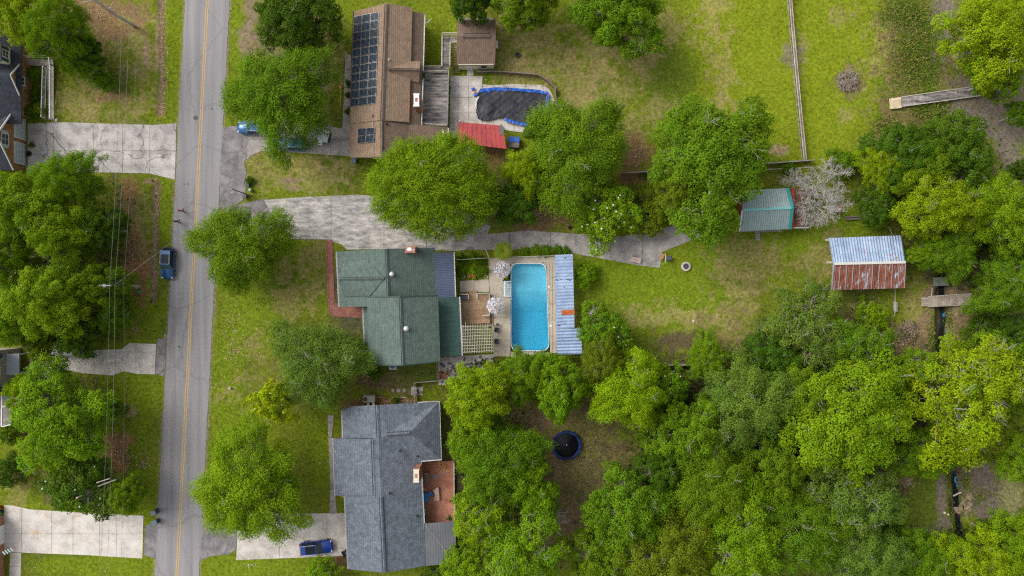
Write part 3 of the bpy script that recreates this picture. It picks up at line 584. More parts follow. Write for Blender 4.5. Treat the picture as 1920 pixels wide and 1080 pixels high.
T = [
 # left of the street
 ('broadleaf_tree', 45, 35, 62, 10, 'clumpy', 'Y', 'bright green tree filling the upper left corner above the dark roof'),
 ('pine_tree', 118, 62, 62, 12, 'feather', 'L', 'light green tall pine with soft drooping foliage beside the timber ramp'),
 ('broadleaf_tree', 165, 100, 34, 8, 'broad', 'D', 'dark green small tree between the pine and the fallen grey trunk'),
 ('pine_tree', 150, 120, 30, 8, 'feather', 'L', 'light green young pine over the lawn edge near the ramp'),
 ('shrub', 196, 150, 27, 3.2, 'shrub', 'G', 'leafy shrub on the lawn under the power lines, upper left'),
 ('broadleaf_tree', 135, 335, 62, 11, 'feather', 'L', 'feathery green tree just below the cracked driveway'),
 ('broadleaf_tree', 55, 395, 78, 12, 'clumpy', 'L', 'large light green tree at the left edge below the brick house'),
 ('broadleaf_tree', 125, 440, 66, 12, 'clumpy', 'L', 'mid green tree in the left grove beside the power lines'),
 ('broadleaf_tree', 200, 430, 46, 9, 'broad', 'D', 'dark green tree on the street side of the left grove'),
 ('broadleaf_tree', 25, 490, 55, 12, 'clumpy', 'L', 'green tree cut by the left edge, middle of the grove'),
 ('broadleaf_tree', 100, 565, 82, 13, 'clumpy', 'L', 'big light green tree at the lower end of the left grove'),
 ('broadleaf_tree', 190, 535, 52, 10, 'broad', 'G', 'dark tree behind the utility pole'),
 ('broadleaf_tree', 218, 590, 38, 7, 'broad', 'G', 'small green tree under the wires below the utility pole'),
 ('broadleaf_tree', 30, 600, 52, 11, 'clumpy', 'L', 'light green tree above the gabled cream house'),
 ('broadleaf_tree', 150, 632, 44, 8, 'broad', 'D', 'dark low tree hanging over the shaded driveway'),
 ('broadleaf_tree', 85, 640, 40, 8, 'broad', 'O', 'olive tree with flowers over the parked white car', 'tree', None, 22),
 ('broadleaf_tree', 118, 785, 98, 12, 'clumpy', 'L', 'broad solitary light green tree below the shaded driveway'),
 ('broadleaf_tree', 60, 740, 45, 9, 'broad', 'Y', 'yellow green tree in front of the gabled cream house'),
 ('broadleaf_tree', 215, 765, 22, 6, 'broad', 'G', 'small green tree beside the bare patch under the wires'),
 ('shrub', 8, 885, 40, 4, 'shrub', 'D', 'dark green bush at the left edge above the rust stained driveway'),
 ('shrub', 12, 815, 22, 3, 'shrub', 'G', 'green bush at the left edge beside the porch'),
 ('magnolia_tree', 150, 905, 72, 9, 'magnolia', 'D', 'dark magnolia with white flowers overhanging the rust stained driveway', 'tree', None, 26),
 ('broadleaf_tree', 238, 925, 42, 7, 'broad', 'L', 'light green tree beside the magnolia near the wheeled bins'),
 # right of the street
 ('broadleaf_tree', 560, 40, 84, 11, 'broad', 'D', 'dark green tree at the top edge left of the solar panels'),
 ('broadleaf_tree', 530, 185, 108, 12, 'feather', 'G', 'wide feathery tree over the parked cars'),
 ('broadleaf_tree', 455, 462, 91, 10, 'feather', 'G', 'feathery tree leaning over the street beside the grey driveway'),
 ('broadleaf_tree', 598, 680, 94, 9.5, 'feather', 'B', 'grey green feathery tree in front of the green roofed house'),
 ('magnolia_tree', 516, 752, 46, 10.5, 'magnolia', 'Y2', 'yellow green magnolia with white flowers by the front lawn', 'tree', None, 16),
 ('broadleaf_tree', 470, 912, 116, 12, 'feather', 'L', 'wide light green tree over the street beside the grey roofed house'),
 ('magnolia_tree', 604, 1082, 42, 5, 'magnolia', 'L', 'low magnolia at the bottom edge below the blue wagon', 'tree', None, 20),
 ('broadleaf_tree', 814, 352, 146, 12.5, 'spreading', 'L', 'very large bright tree over the grey driveway and the green roofs', 'tree', None, 0, .80),
 ('evergreen_tree', 962, 382, 54, 6, 'broad', 'D', 'dense dark evergreen right of the very large bright tree'),
 ('broadleaf_tree', 988, 318, 46, 9, 'feather', 'Y', 'yellow green narrow tree below the covered pool'),
 ('broadleaf_tree', 1075, 285, 108, 11, 'feather', 'G', 'round green tree right of the covered pool'),
 ('broadleaf_tree', 1035, 250, 50, 8, 'broad', 'D', 'dark tree overhanging the corner of the covered pool'),
 ('flowering_tree', 1135, 396, 76, 7, 'magnolia', 'L', 'light green tree dotted with many white flowers beside the broad path', 'tree', None, 60),
 ('broadleaf_tree', 1330, 310, 132, 13, 'clumpy', 'G', 'very large green tree left of the turquoise roofed workshop'),
 ('broadleaf_tree', 1268, 358, 52, 10, 'clumpy', 'O', 'olive lower tree over the end of the broad path'),
 ('shrub', 1228, 408, 40, 4, 'shrub', 'O', 'olive shrub at the edge of the broad path'),
 ('shrub', 1100, 515, 28, 3, 'shrub', 'L', 'bright shrub beside the blue metal pool shelter'),
 ('broadleaf_tree', 885, 5, 45, 9, 'broad', 'D', 'dark tree at the top edge over the small brown shed'),
 ('broadleaf_tree', 985, 2, 68, 10, 'broad', 'G', 'green tree at the top edge right of the small brown shed'),
 ('broadleaf_tree', 1165, 28, 86, 11, 'broad', 'G', 'green tree at the top edge beside the mown field'),
 # right side
 ('broadleaf_tree', 1858, 72, 100, 13, 'clumpy', 'Y', 'big bright tree in the upper right corner'),
 ('broadleaf_tree', 1862, 150, 40, 10, 'clumpy', 'L', 'light green tree over the end of the timber boardwalk'),
 ('broadleaf_tree', 1912, 215, 28, 7, 'broad', 'G', 'green tree at the right edge below the boardwalk'),
 ('broadleaf_tree', 1690, 295, 72, 9, 'broad', 'D', 'dark green tree at the near corner of the right thicket'),
 ('broadleaf_tree', 1652, 318, 44, 8, 'feather', 'Y', 'yellow green tree at the left tip of the right thicket'),
 ('broadleaf_tree', 1785, 290, 84, 10, 'broad', 'D', 'dark broad tree along the top of the right thicket'),
 ('broadleaf_tree', 1725, 330, 60, 10, 'broad', 'G', 'mid green tree inside the right thicket'),
 ('broadleaf_tree', 1750, 388, 76, 12, 'clumpy', 'Y', 'bright yellow green crown standing out of the right thicket'),
 ('broadleaf_tree', 1855, 395, 80, 11, 'feather', 'L', 'light feathery tree on the right side of the right thicket'),
 ('broadleaf_tree', 1640, 385, 40, 6, 'broad', 'D', 'dark low tree between the dead tree and the right thicket'),
 ('broadleaf_tree', 1775, 474, 54, 9, 'feather', 'G', 'feathery tree right of the rusty barn'),
 ('broadleaf_tree', 1722, 478, 24, 7, 'feather', 'L', 'small light tree touching the corner of the rusty barn'),
 ('broadleaf_tree', 1884, 540, 64, 10, 'feather', 'G', 'feathery green tree at the right edge above the plank bridge'),
 ('broadleaf_tree', 1905, 455, 52, 9, 'broad', 'G', 'green tree at the right edge level with the rusty barn'),
 ('broadleaf_tree', 1912, 320, 24, 6, 'broad', 'D', 'small dark tree at the right edge beside the muddy track'),
 ('shrub', 1850, 620, 44, 4, 'shrub', 'D', 'dark shrub right of the stream below the plank bridge'),
 ('broadleaf_tree', 1905, 640, 46, 8, 'broad', 'D', 'dark tree at the right edge above the large bright grove'),
 ('shrub', 1636, 594, 34, 4, 'shrub', 'Y', 'bright yellow green shrub below the rusty barn'),
 ('shrub', 1480, 316, 14, 2.2, 'shrub', 'G', 'small shrub between the fence and the dead tree'),
 ('shrub', 1580, 305, 30, 3, 'shrub', 'G', 'low green shrub along the fence right of the dead tree'),
 ('shrub', 1620, 300, 34, 3.4, 'shrub', 'L', 'light green shrub along the fence near the right thicket'),
 # wood, lower right
 ('magnolia_tree', 1132, 622, 58, 7, 'magnolia', 'G', 'magnolia with white flowers below the blue metal pool shelter', 'tree', None, 18),
 ('broadleaf_tree', 895, 740, 72, 12, 'clumpy', 'Y', 'bright yellow green tree between the two houses and the pool'),
 ('broadleaf_tree', 988, 702, 56, 9, 'feather', 'G', 'green tree along the lower end of the blue pool'),
 ('broadleaf_tree', 1048, 724, 68, 11, 'broad', 'L', 'light green tree below the right end of the blue pool'),
 ('broadleaf_tree', 1130, 680, 54, 10, 'feather', 'O', 'olive tree below the magnolia by the pool shelter'),
 ('broadleaf_tree', 1180, 735, 76, 13, 'feather', 'Y', 'bright olive green tree above the trampoline clearing'),
 ('magnolia_tree', 1248, 722, 52, 9, 'magnolia', 'G', 'magnolia with scattered flowers on the lower edge of the back lawn', 'tree', None, 20),
 ('broadleaf_tree', 1325, 672, 46, 8, 'feather', 'L', 'light green sapling reaching over the back lawn fence'),
 ('broadleaf_tree', 1400, 755, 96, 12, 'feather', 'B', 'grey green tree in the middle of the wood'),
 ('broadleaf_tree', 1286, 815, 82, 12, 'broad', 'G', 'green tree right of the trampoline clearing'),
 ('broadleaf_tree', 1240, 874, 52, 10, 'broad', 'D', 'dark tree at the right rim of the trampoline clearing'),
 ('broadleaf_tree', 930, 860, 92, 12, 'feather', 'G', 'feathery tree left of the trampoline'),
 ('broadleaf_tree', 885, 820, 52, 10, 'broad', 'L', 'light green tree beside the corner of the grey roof'),
 ('broadleaf_tree', 990, 905, 62, 11, 'clumpy', 'L', 'light tree below the trampoline on its left'),
 ('broadleaf_tree', 905, 955, 66, 12, 'woody', 'Y', 'bright open tree with grey twigs beside the red deck'),
 ('broadleaf_tree', 985, 1020, 88, 13, 'woody', 'L', 'bright open tree with grey branches at the bottom edge left of the clearing'),
 ('broadleaf_tree', 890, 1062, 60, 10, 'broad', 'L', 'light tree at the bottom edge beside the grey patio roof'),
 ('broadleaf_tree', 1174, 957, 94, 12, 'broad', 'G', 'green tree below the trampoline clearing on its right'),
 ('broadleaf_tree', 1130, 1050, 70, 11, 'broad', 'G', 'green tree at the bottom edge below the clearing'),
 ('broadleaf_tree', 1250, 1030, 92, 13, 'clumpy', 'O', 'olive tree at the bottom edge, second right of the clearing'),
 ('broadleaf_tree', 1330, 900, 88, 12, 'feather', 'G', 'feathery dark green tree in the lower wood'),
 ('broadleaf_tree', 1385, 1000, 98, 13, 'clumpy', 'L', 'light green tree at the bottom edge in the middle of the wood'),
 ('broadleaf_tree', 1445, 880, 76, 11, 'broad', 'G', 'mid green tree left of the large rounded bright crown'),
 ('broadleaf_tree', 1500, 985, 96, 12, 'feather', 'G', 'feathery green tree near the bottom right of the wood'),
 ('broadleaf_tree', 1590, 935, 92, 12, 'woody', 'B', 'grey green tree with pale twigs left of the stream clearing'),
 ('broadleaf_tree', 1610, 1040, 80, 12, 'feather', 'B', 'grey green feathery tree at the bottom edge left of the stream clearing'),
 ('broadleaf_tree', 1505, 610, 88, 10, 'woody', 'B', 'grey green tree with pale twigs below the back lawn'),
 ('broadleaf_tree', 1590, 655, 72, 10, 'woody', 'G', 'green twiggy tree below the rusty barn'),
 ('broadleaf_tree', 1445, 660, 60, 9, 'broad', 'D', 'dark tree at the lower right corner of the back lawn'),
 ('broadleaf_tree', 1500, 740, 80, 11, 'broad', 'G', 'shaded green tree above the large rounded bright crown'),
 ('broadleaf_tree', 1585, 785, 120, 15, 'clumpy', 'L', 'largest rounded bright crown in the middle of the wood'),
 ('broadleaf_tree', 1794, 740, 118, 15, 'woody', 'Y', 'large yellow green open crown with grey branches right of the wood'),
 ('broadleaf_tree', 1708, 692, 40, 11, 'woody', 'L', 'light twiggy tree below the brush pile near the stream'),
 ('broadleaf_tree', 1885, 700, 84, 12, 'broad', 'G', 'green tree at the right edge beside the large open crown'),
 ('broadleaf_tree', 1730, 845, 66, 9, 'broad', 'G', 'green tree at the top of the stream clearing'),
 ('broadleaf_tree', 1835, 820, 60, 10, 'broad', 'O', 'olive tree between the large open crown and the muddy bank'),
 ('broadleaf_tree', 1905, 850, 50, 10, 'clumpy', 'L', 'light tree at the right edge above the muddy bank'),
 ('broadleaf_tree', 1730, 1045, 66, 9, 'broad', 'G', 'green tree below the stream clearing'),
 ('broadleaf_tree', 1830, 1052, 68, 12, 'clumpy', 'Y', 'bright tree at the bottom edge right of the stream'),
 ('broadleaf_tree', 1905, 1010, 66, 11, 'clumpy', 'L', 'light tree in the lower right corner'),
 ('broadleaf_tree', 1862, 1002, 36, 8, 'broad', 'D', 'dark tree along the lower rim of the muddy bank'),
 ('shrub', 1660, 990, 40, 4, 'shrub', 'D', 'dark shrub at the left rim of the stream clearing'),
 ('shrub', 700, 695, 20, 3, 'shrub', 'G', 'green shrub at the lower left corner of the green roofed house'),
 ('shrub', 741, 751, 8, 1.2, 'shrub', 'G', 'small round shrub in the bed along the grey roofed house'),
 ('shrub', 830, 1078, 40, 3, 'shrub', 'D', 'dark shrub at the bottom edge below the grey patio roof'),
 ('shrub', 468, 338, 9, 1.2, 'shrub', 'D', 'dark round shrub beside the mailbox at the driveway'),
]
for t in T: tree(*t)
# ---------------------------------------------------------------- houses
M['white'] = flat('white_painted_trim', (.72, .72, .70), .5)
M['cream'] = flat('cream_siding', (.72, .66, .50), .7, var=.08)
M['siding'] = mottled('pale_grey_beige_siding', [(.36, .32, .28), (.42, .38, .33), (.46, .42, .37)], scale=.8, fine=.08, rough=.8)
M['brickwall'] = mottled('orange_brown_brick', [(.20, .10, .045), (.30, .16, .075), (.38, .22, .11)], scale=1.5, fine=.35, fine_scale=11, rough=.95)
M['redbrick'] = mottled('red_chimney_brick', [(.26, .10, .06), (.36, .17, .11), (.42, .24, .17)], scale=2.5, fine=.3, fine_scale=11, rough=.95)
M['glass'] = flat('dark_window_glass', (.03, .045, .055), .08, spec=.7)
M['glass_door'] = flat('blue_grey_garage_door', (.42, .47, .52), .5)
M['green_shutter'] = flat('dark_green_shutter', (.02, .09, .07), .6)
M['metal_vent'] = flat('pale_metal_vent', (.60, .60, .60), .35, .3)
M['dark_vent'] = flat('dark_vent_pipe', (.03, .035, .04), .6)
M['sh_green'] = shingle('green_asphalt_shingle', (.102, .140, .122), R_(90), .16, .22)
M['sh_grey'] = shingle('slate_grey_asphalt_shingle', (.135, .155, .185), R_(90), .26)
M['sh_brown'] = shingle('brown_asphalt_shingle', (.262, .184, .127), R_(90), .12, .16)
M['sh_brown2'] = shingle('dark_brown_asphalt_shingle', (.185, .130, .096), R_(90), .14, .18)
M['sh_black'] = shingle('charcoal_asphalt_shingle', (.055, .06, .075), R_(90), .25)
M['sh_char'] = shingle('dark_grey_asphalt_shingle', (.085, .09, .105), R_(90), .25)
M['green_metal'] = mottled('deep_green_metal_roof', [(.032, .070, .060), (.041, .090, .077), (.052, .108, .092)], scale=.8, fine=.12, rough=.6, spec=.25)
M['blue_metal'] = mottled('navy_metal_roof', [(.055, .07, .125), (.075, .095, .155), (.10, .12, .18)], scale=.8, fine=.12, rough=.5)
M['gravel_roof'] = mottled('flat_grey_roofing', [(.105, .112, .125), (.125, .132, .145), (.145, .15, .165)], scale=.5, fine=.10, rough=.9)
def house(name, px, py, label, cat='house'):
    c = w(px, py); return empty(name, (c.x, c.y, 0), 0, label, cat)
def roofp(root, pts, mat, th=.14, name='roof_slope'):
    return MB().slab([w(*p) for p in pts], th).build(name, mat, root)
def walls(root, poly, z1, mat, inset=0.0, name='wall', zr=None):
    """poly in photograph pixels read at height zr (the eaves)"""
    P = wp(poly, zr if zr is not None else z1)
    if inset:
        cx = sum(p[0] for p in P) / len(P); cy = sum(p[1] for p in P) / len(P)
        P = [(x + math.copysign(inset, cx - x), y + math.copysign(inset, cy - y)) for x, y in P]
    return MB().prism(P, -.1, z1).build(name, mat, root)
def rcap(root, a, b, mat, wd=.3):
    p, q = w(*a), w(*b); mb = MB(); d = (q - p); n = max(2, int(d.length / .32))
    for i in range(n):
        u = p + d * (i / n); v = p + d * ((i + 1.12) / n)
        sd = Vector((-d.y, d.x, 0)).normalized() * wd / 2; lift = .07 + .012 * (i % 2)
        mb.add([u + sd + Vector((0, 0, -.05)), u + Vector((0, 0, lift)), u - sd + Vector((0, 0, -.05)), v + sd + Vector((0, 0, -.05)), v + Vector((0, 0, lift)), v - sd + Vector((0, 0, -.05))], [(0, 1, 4, 3), (1, 2, 5, 4)])
    mb.build('ridge_cap', mat, root)
    sd = Vector((-d.y, d.x, 0)).normalized() * (wd / 2 + .03)
    for s_ in (-1, 1): MB().bar(p + sd * s_ + Vector((0, 0, -.035)), q + sd * s_ + Vector((0, 0, -.035)), .07, .09).build('ridge_vent', M['dark_vent'], root)
def gutter(root, a, b, mat=None, wd=.13, name='gutter'):
    p, q = w(*a), w(*b); mb = MB(); d = (q - p).normalized(); sd = Vector((-d.y, d.x, 0)) * wd / 2
    # open trough: outer lip, floor, inner lip
    for o_, h_ in ((-1, .10), (1, .10)):
        c0, c1 = p + sd * o_ * .9, q + sd * o_ * .9; mb.bar(c0 + Vector((0, 0, -.04)), c1 + Vector((0, 0, -.04)), .025, h_)
    mb.bar(p + Vector((0, 0, -.085)), q + Vector((0, 0, -.085)), wd, .02)
    return mb.build(name, mat or M['white'], root)
def pipe(root, px, py, z, r_=.07, h_=.4, mat=None, name='vent_pipe'):
    c = w(px, py, z); mb = MB(); mb.lathe([(r_ * 2.2, -.15), (r_ * 2.0, -.02), (r_, .06), (r_, h_), (r_ * .75, h_), (r_ * .75, h_ - .1), (0, h_ - .1)], tuple(c), 10)
    return mb.build(name, mat or M['dark_vent'], root)
def dome(root, px, py, z, r_, name='roof_vent'):
    c = w(px, py, z); mb = MB(); mb.lathe([(r_ * .7, -.25), (r_ * .7, .12), (r_, .12), (r_ * 1.02, .2), (r_ * .8, .33), (r_ * .45, .42), (0, .45)], tuple(c), 18)
    return mb.build(name, M['metal_vent'], root, smooth=True)
def chimney(root, px, py, sx, sy, z0, z1, cap_mat, pot=None):
    """px, py = pixel of the cap at height z1"""
    c = w(px, py, z1); ch = MB(); ch.box(c.x, c.y, (z0 + z1 - .12) / 2, sx, sy, z1 - .12 - z0)
    ch.box(c.x, c.y, z1 - .32, sx + .08, sy + .08, .12)
    o = ch.build('chimney', M['redbrick'], root)
    cp = MB(); t = .18
    for dx, dy, ax, ay in ((0, sy / 2 - t / 2, sx + .1, t), (0, -sy / 2 + t / 2, sx + .1, t), (sx / 2 - t / 2, 0, t, sy - 2 * t), (-sx / 2 + t / 2, 0, t, sy - 2 * t)):
        cp.box(c.x + dx, c.y + dy, z1 - .05, ax, ay, .14)
    cp.box(c.x, c.y + sy * .32, z1 + .03, sx, sy * .34, .06); cp.box(c.x, c.y - sy * .32, z1 + .03, sx, sy * .34, .06)
    cp.build('chimney_cap', cap_mat, o)
    fl = MB(); fl.box(c.x, c.y, z1 - .04, sx * .7, sy * .3, .1); fl.build('flue', pot or M['redbrick'], o)
    return o
def window_e(root, x, yc, zc, wd, h_, name='window', frame=None, cols=2):
    """window in an east wall at world x"""
    f = MB(); t = .10
    f.box(x + .03, yc, zc + h_ / 2, .10, wd + t, t); f.box(x + .03, yc, zc - h_ / 2, .14, wd + t * 1.6, t)
    for s_ in (-1, 1): f.box(x + .03, yc + s_ * wd / 2, zc, .10, t, h_ - t)
    o = f.build(name, frame or M['white'], root)
    for k in range(cols):
        for j in (0, 1):
            pw = wd / cols; MB().box(x + .02, yc - wd / 2 + pw * (k + .5), zc + (j - .5) * h_ / 2, .03, pw - .09, h_ / 2 - .07).build('pane', M['glass'], o)
    mu = MB(); mu.box(x + .045, yc, zc, .04, wd - .1, .05)
    for k in range(1, cols): mu.box(x + .045, yc - wd / 2 + wd / cols * k, zc, .04, .05, h_ - .1)
    mu.build('glazing_bar', frame or M['white'], o)
    return o

# ---- green roofed house
gh = house('green_roofed_house', 740, 575, 'house with green shingle roofs, white dome vents and a brick chimney')
walls(gh, [(635, 478), (812, 470), (815, 552), (815, 560), (640, 570)], 3.0, M['siding'], .25)
walls(gh, [(694, 562), (817, 560), (821, 672), (697, 679)], 4.6, M['siding'], .2)
E, Rg = 3.0, 5.7
roofp(gh, [(631, 472, E), (724.5, 466.5, Rg), (727.5, 545, Rg), (728, 560, Rg), (700, 562, 4.85), (688.5, 575, 4.55), (636, 575.5, E)], M['sh_green'])
roofp(gh, [(724.8, 466.5, Rg), (815, 464.5, E), (818.5, 560, E), (728, 560, Rg)], M['sh_green'])
# low cross gable on the west slope
mb = MB(); q = [w(634, 523, 4.15), w(721, 521.5, 5.68), w(693, 555, 4.82), (w(645, 556, 3.5)), w(690, 488, 4.75), w(645, 489, 3.5)]
mb.add(q, [(0, 3, 2, 1), (0, 1, 4, 5)]); mb.build('cross_gable', M['sh_green'], gh)
rcap(gh, (636, 523, 4.22), (720, 521.5, 5.70), M['sh_green']); rcap(gh, (724.6, 467, Rg), (728, 556, Rg), M['sh_green'])
gutter(gh, (630.5, 472, E), (635.5, 575.5, E))
E2, R2 = 4.7, 6.7
roofp(gh, [(688, 557, E2), (750.5, 557, R2), (755.5, 684.5, R2), (692, 684, E2)], M['sh_green'])
roofp(gh, [(750.8, 557, R2), (821.5, 554, E2), (825.7, 677.5, E2), (755.8, 684.5, R2)], M['sh_green'])
rcap(gh, (750.6, 557.5, R2), (755.6, 684, R2), M['sh_green'])
for a, b in (((688, 556.6, E2 + .03), (750.5, 556.4, R2 + .03)), ((750.5, 556.4, R2 + .03), (821.5, 553.4, E2 + .03)), ((692, 684.4, E2 + .02), (755.5, 685, R2 + .02)), ((755.5, 685, R2 + .02), (825.7, 678, E2 + .02))): MB().bar(w(*a), w(*b), .12, .16).build('barge_board', flat('shadow_line_green', (.035, .055, .048), .6), gh)  # added dark bars; their colour gives the overlapping roof edges a shadow line
roofp(gh, [(680, 575, 2.9), (700, 575, 3.25), (703, 675, 3.25), (684.5, 675.5, 2.9)], M['sh_green'], name='porch_roof')
gutter(gh, (679.6, 575, 2.9), (684.2, 675, 2.9))
dome(gh, 735, 514, 5.5, .34); dome(gh, 762, 616, 6.55, .36)
pipe(gh, 789, 574, 5.35, .06, .35, M['metal_vent']); pipe(gh, 781, 674, 5.5, .05, .3); pipe(gh, 696, 612, 4.8, .04, .2)
chimney(gh, 769, 468, 1.35, .85, 2.0, 5.4, M['redbrick'], M['white'])
g2 = MB(); c = w(768, 467.3, 5.5); g2.box(c.x, c.y, 5.5, .52, .45, .16); g2.build('chimney_lid', M['white'], gh)
# lower metal roofs on the garden side: standing seams are pieces of the roof
def ribbed(root, quad, n, mat, rib_w=.05, rib_h=.05, th=.05, name='metal_roof', rib='roof_rib', along='v', rmat=None):
    """quad = 4 world points a,b,c,d; ribs run a->b side direction"""
    a, b, c_, d = [Vector(p) for p in quad]
    o = MB().slab([a, b, c_, d], th).build(name, mat, root)
    for i in range(n + 1):
        t = i / n; p = a.lerp(d, t); q_ = b.lerp(c_, t)
        MB().bar(p + Vector((0, 0, rib_h / 2)), q_ + Vector((0, 0, rib_h / 2)), rib_w, rib_h).build(rib, rmat or mat, o)
    return o
ribbed(gh, [w(814, 475, 3.05), w(850.5, 474, 2.6), w(853.5, 556.5, 2.6), w(818, 558, 3.05)], 26, M['blue_metal'], .07, .05, rmat=flat('navy_rib', (.10, .125, .20), .5))
gutter(gh, (851.2, 473, 2.6), (854.2, 556.5, 2.6))
ribbed(gh, [w(821, 558.5, 3.1), w(861, 557, 2.6), w(866, 666, 2.6), w(825, 669.5, 3.1)], 12, M['green_metal'], .05, .03)
gutter(gh, (861.8, 556.5, 2.6), (866.8, 667, 2.6))
for x, y in ((851, 478), (853, 553)):
    c = w(x - 3, y, 2.4); MB().box(c.x, c.y, 1.2, .12, .12, 2.5).build('porch_post', M['white'], gh)

# ---- grey roofed house
hh = house('grey_roofed_house', 730, 900, 'long house with slate grey shingle roof and white edged eaves')
walls(hh, [(646, 768), (820, 760), (823, 858), (788, 862), (793, 1056), (655, 1062), (650, 935), (631, 928), (628, 826), (646, 822)], 3.0, M['redbrick'], 0.0, zr=3.0)
E, Rg = 3.0, 5.1
roofp(hh, [(641, 768.5, E), (660, 762, 3.55), (707, 759.5, Rg), (710, 822, Rg), (642.5, 822, E)], M['sh_grey'])
roofp(hh, [(624, 821.5, E), (642, 822.5, 3.5), (698.5, 823.5, 5.02), (703, 929, 5.02), (628, 929.5, E)], M['sh_grey'])
roofp(hh, [(646, 930, 3.2), (703, 928, 4.9), (714, 930.5, 5.12), (721, 1074, 5.12), (652.5, 1067, 3.2)], M['sh_grey'])
roofp(hh, [(707, 759.5, Rg), (783, 755, E), (823, 753, E), (823.2, 755, E), (728, 815, 5.0), (710, 822, Rg)], M['sh_grey'])
roofp(hh, [(698.5, 823.5, 5.02), (710, 821, 5.1), (728, 815, 5.0), (789.5, 864.5, E), (795.5, 981, E), (797.7, 1061, E), (721, 1074, 5.12), (714, 931, 5.12), (703, 928, 5.02)], M['sh_grey'])
# garden wing with its own ridge and a hipped end
roofp(hh, [(726, 815, 5.14), (768, 811.5, 5.14), (823.5, 753, E), (783, 755, E)], M['sh_grey'])
roofp(hh, [(726, 815, 5.16), (768, 811.5, 5.16), (827, 861.5, E), (789, 864.5, E)], M['sh_grey'])
roofp(hh, [(768, 811.5, 5.15), (823.5, 753, E + .01), (827, 861.5, E + .01)], M['sh_grey'])
for a, b in (((707, 760, Rg), (710, 821, Rg)), ((699, 825, 5.04), (703, 928, 5.04)), ((714, 932, 5.14), (721, 1073, 5.14)), ((727, 814.5, 5.17), (768, 811.5, 5.17))): rcap(hh, a, b, M['sh_grey'], .42)
for a, b in (((640.8, 770, E), (642, 822, E)), ((623.7, 821.5, E), (628, 929.5, E)), ((645.7, 930, 3.2), (652.3, 1067, 3.2)), ((783, 754.5, E), (823.5, 752.6, E)), ((823.8, 753, E), (827.4, 862, E)), ((789, 865, E), (827, 862, E)), ((789.5, 865, E), (795.8, 981, E))):
    gutter(hh, a, b, wd=.10)
for x, y, z in ((750, 845.5, 4.45), (783, 855, 3.5), (731, 925, 4.9), (782.5, 967.5, 3.5)): pipe(hh, x, y, z, .07, .35)
chimney(hh, 780.5, 892.5, .72, 1.75, 1.0, 6.2, flat('stained_chimney_crown', (.62, .55, .46), .9, var=.15), M['redbrick'])
roofp(hh, [(795.7, 981.5, 2.95), (854, 977.5, 2.75), (855, 1056, 2.75), (797.9, 1061, 2.95)], M['gravel_roof'], .08, 'patio_roof')
for i in range(1, 12):
    t = i / 12; a = w(795.7 + 58.3 * t, 981.5 - 4 * t, 2.96 - .2 * t); b = w(797.9 + 57 * t, 1061 - 5 * t, 2.96 - .2 * t)
    MB().bar(a, b, .05, .03).build('roof_seam', M['gravel_roof'], hh)
tag(MB().tube([w(797, 984, 3.02), w(815, 1005, 3.0), w(835, 1032, 2.95), w(846, 1056, 2.85)], .025, 5).build('garden_rope', flat('pale_yellow_rope', (.42, .38, .22), .8), None), 'pale yellow rope lying across the grey patio roof', 'rope')

# ---- brown roofed house with solar panels
bh = house('brown_roofed_house', 740, 150, 'house with brown shingle roof carrying solar panels and a chimney')
walls(bh, [(670, 30), (766, 22), (788, 32), (784, 150), (783, 240), (832, 243), (832, 262), (760, 262), (712, 290), (662, 288)], 3.0, M['cream'], 0.0, zr=3.0)
E, Rg = 3.0, 5.2
roofp(bh, [(663.5, 21, E), (725, 6, Rg), (716, 225, Rg), (656, 232, E)], M['sh_brown'])
roofp(bh, [(725, 6, Rg), (773.5, 14, 4.0), (767, 229, 4.0), (716.3, 225.5, Rg)], M['sh_brown'])
roofp(bh, [(656, 232.5, 2.9), (716, 226, 5.05), (716, 294, 5.05), (656, 295.5, 2.9)], M['sh_brown'])
roofp(bh, [(716, 226, 5.05), (765, 233, 3.6), (765, 275, 3.6), (716, 293.5, 5.05)], M['sh_brown2'])
roofp(bh, [(771, 21, 3.7), (796, 25, 3.0), (789, 190, 3.0), (788, 236, 3.0), (764, 232, 3.7)], M['sh_brown2'])
roofp(bh, [(763, 233, 3.62), (840, 238, 2.9), (838, 266, 2.9), (763, 270, 3.62)], M['sh_brown2'])
roofp(bh, [(725, 129, 5.3), (787, 131, 4.6), (787.5, 115, 3.75), (771, 115, 3.95)], M['sh_brown'], name='cross_gable')
roofp(bh, [(725, 129, 5.3), (787, 131, 4.6), (785.5, 155, 3.45), (768, 152.5, 3.75)], M['sh_brown'], name='cross_gable')
rcap(bh, (724.8, 8, Rg), (716.3, 224, Rg), M['sh_brown2'], .4); rcap(bh, (716, 227, 5.07), (716, 293, 5.07), M['sh_brown'], .25); rcap(bh, (726, 129.2, 5.3), (786.5, 131, 4.62), M['sh_brown'], .2)
gutter(bh, (796.5, 27, 3.0), (793.5, 133, 3.0)); gutter(bh, (840.6, 240, 2.9), (838.6, 266, 2.9)); gutter(bh, (793, 150, 2.9), (790, 235, 2.9))
gutter(bh, (663, 21.5, 3.0), (655.6, 232, 3.0), M['sh_brown2'])
pipe(bh, 729.5, 111.5, 5.1, .08, .4, M['metal_vent']); pipe(bh, 724.5, 232.5, 4.9, .08, .3); pipe(bh, 723, 158, 5.2, .03, .25, M['metal_vent'])
chimney(bh, 780.8, 187.5, .72, 1.75, 1.0, 5.9, M['white'], M['redbrick'])
w_ = w(790, 132, 2.4); MB().box(w_.x + .3, w_.y, 1.9, .08, .8, .9).build('window', M['glass'], bh)
# downpipe end and bare drain on the garden side
MB().tube([w(796, 43, 2.9), w(801, 43, 2.6), w(806, 38, 2.4), w(810, 35.5, 1.0)], .06, 6).build('downpipe', M['white'], bh)
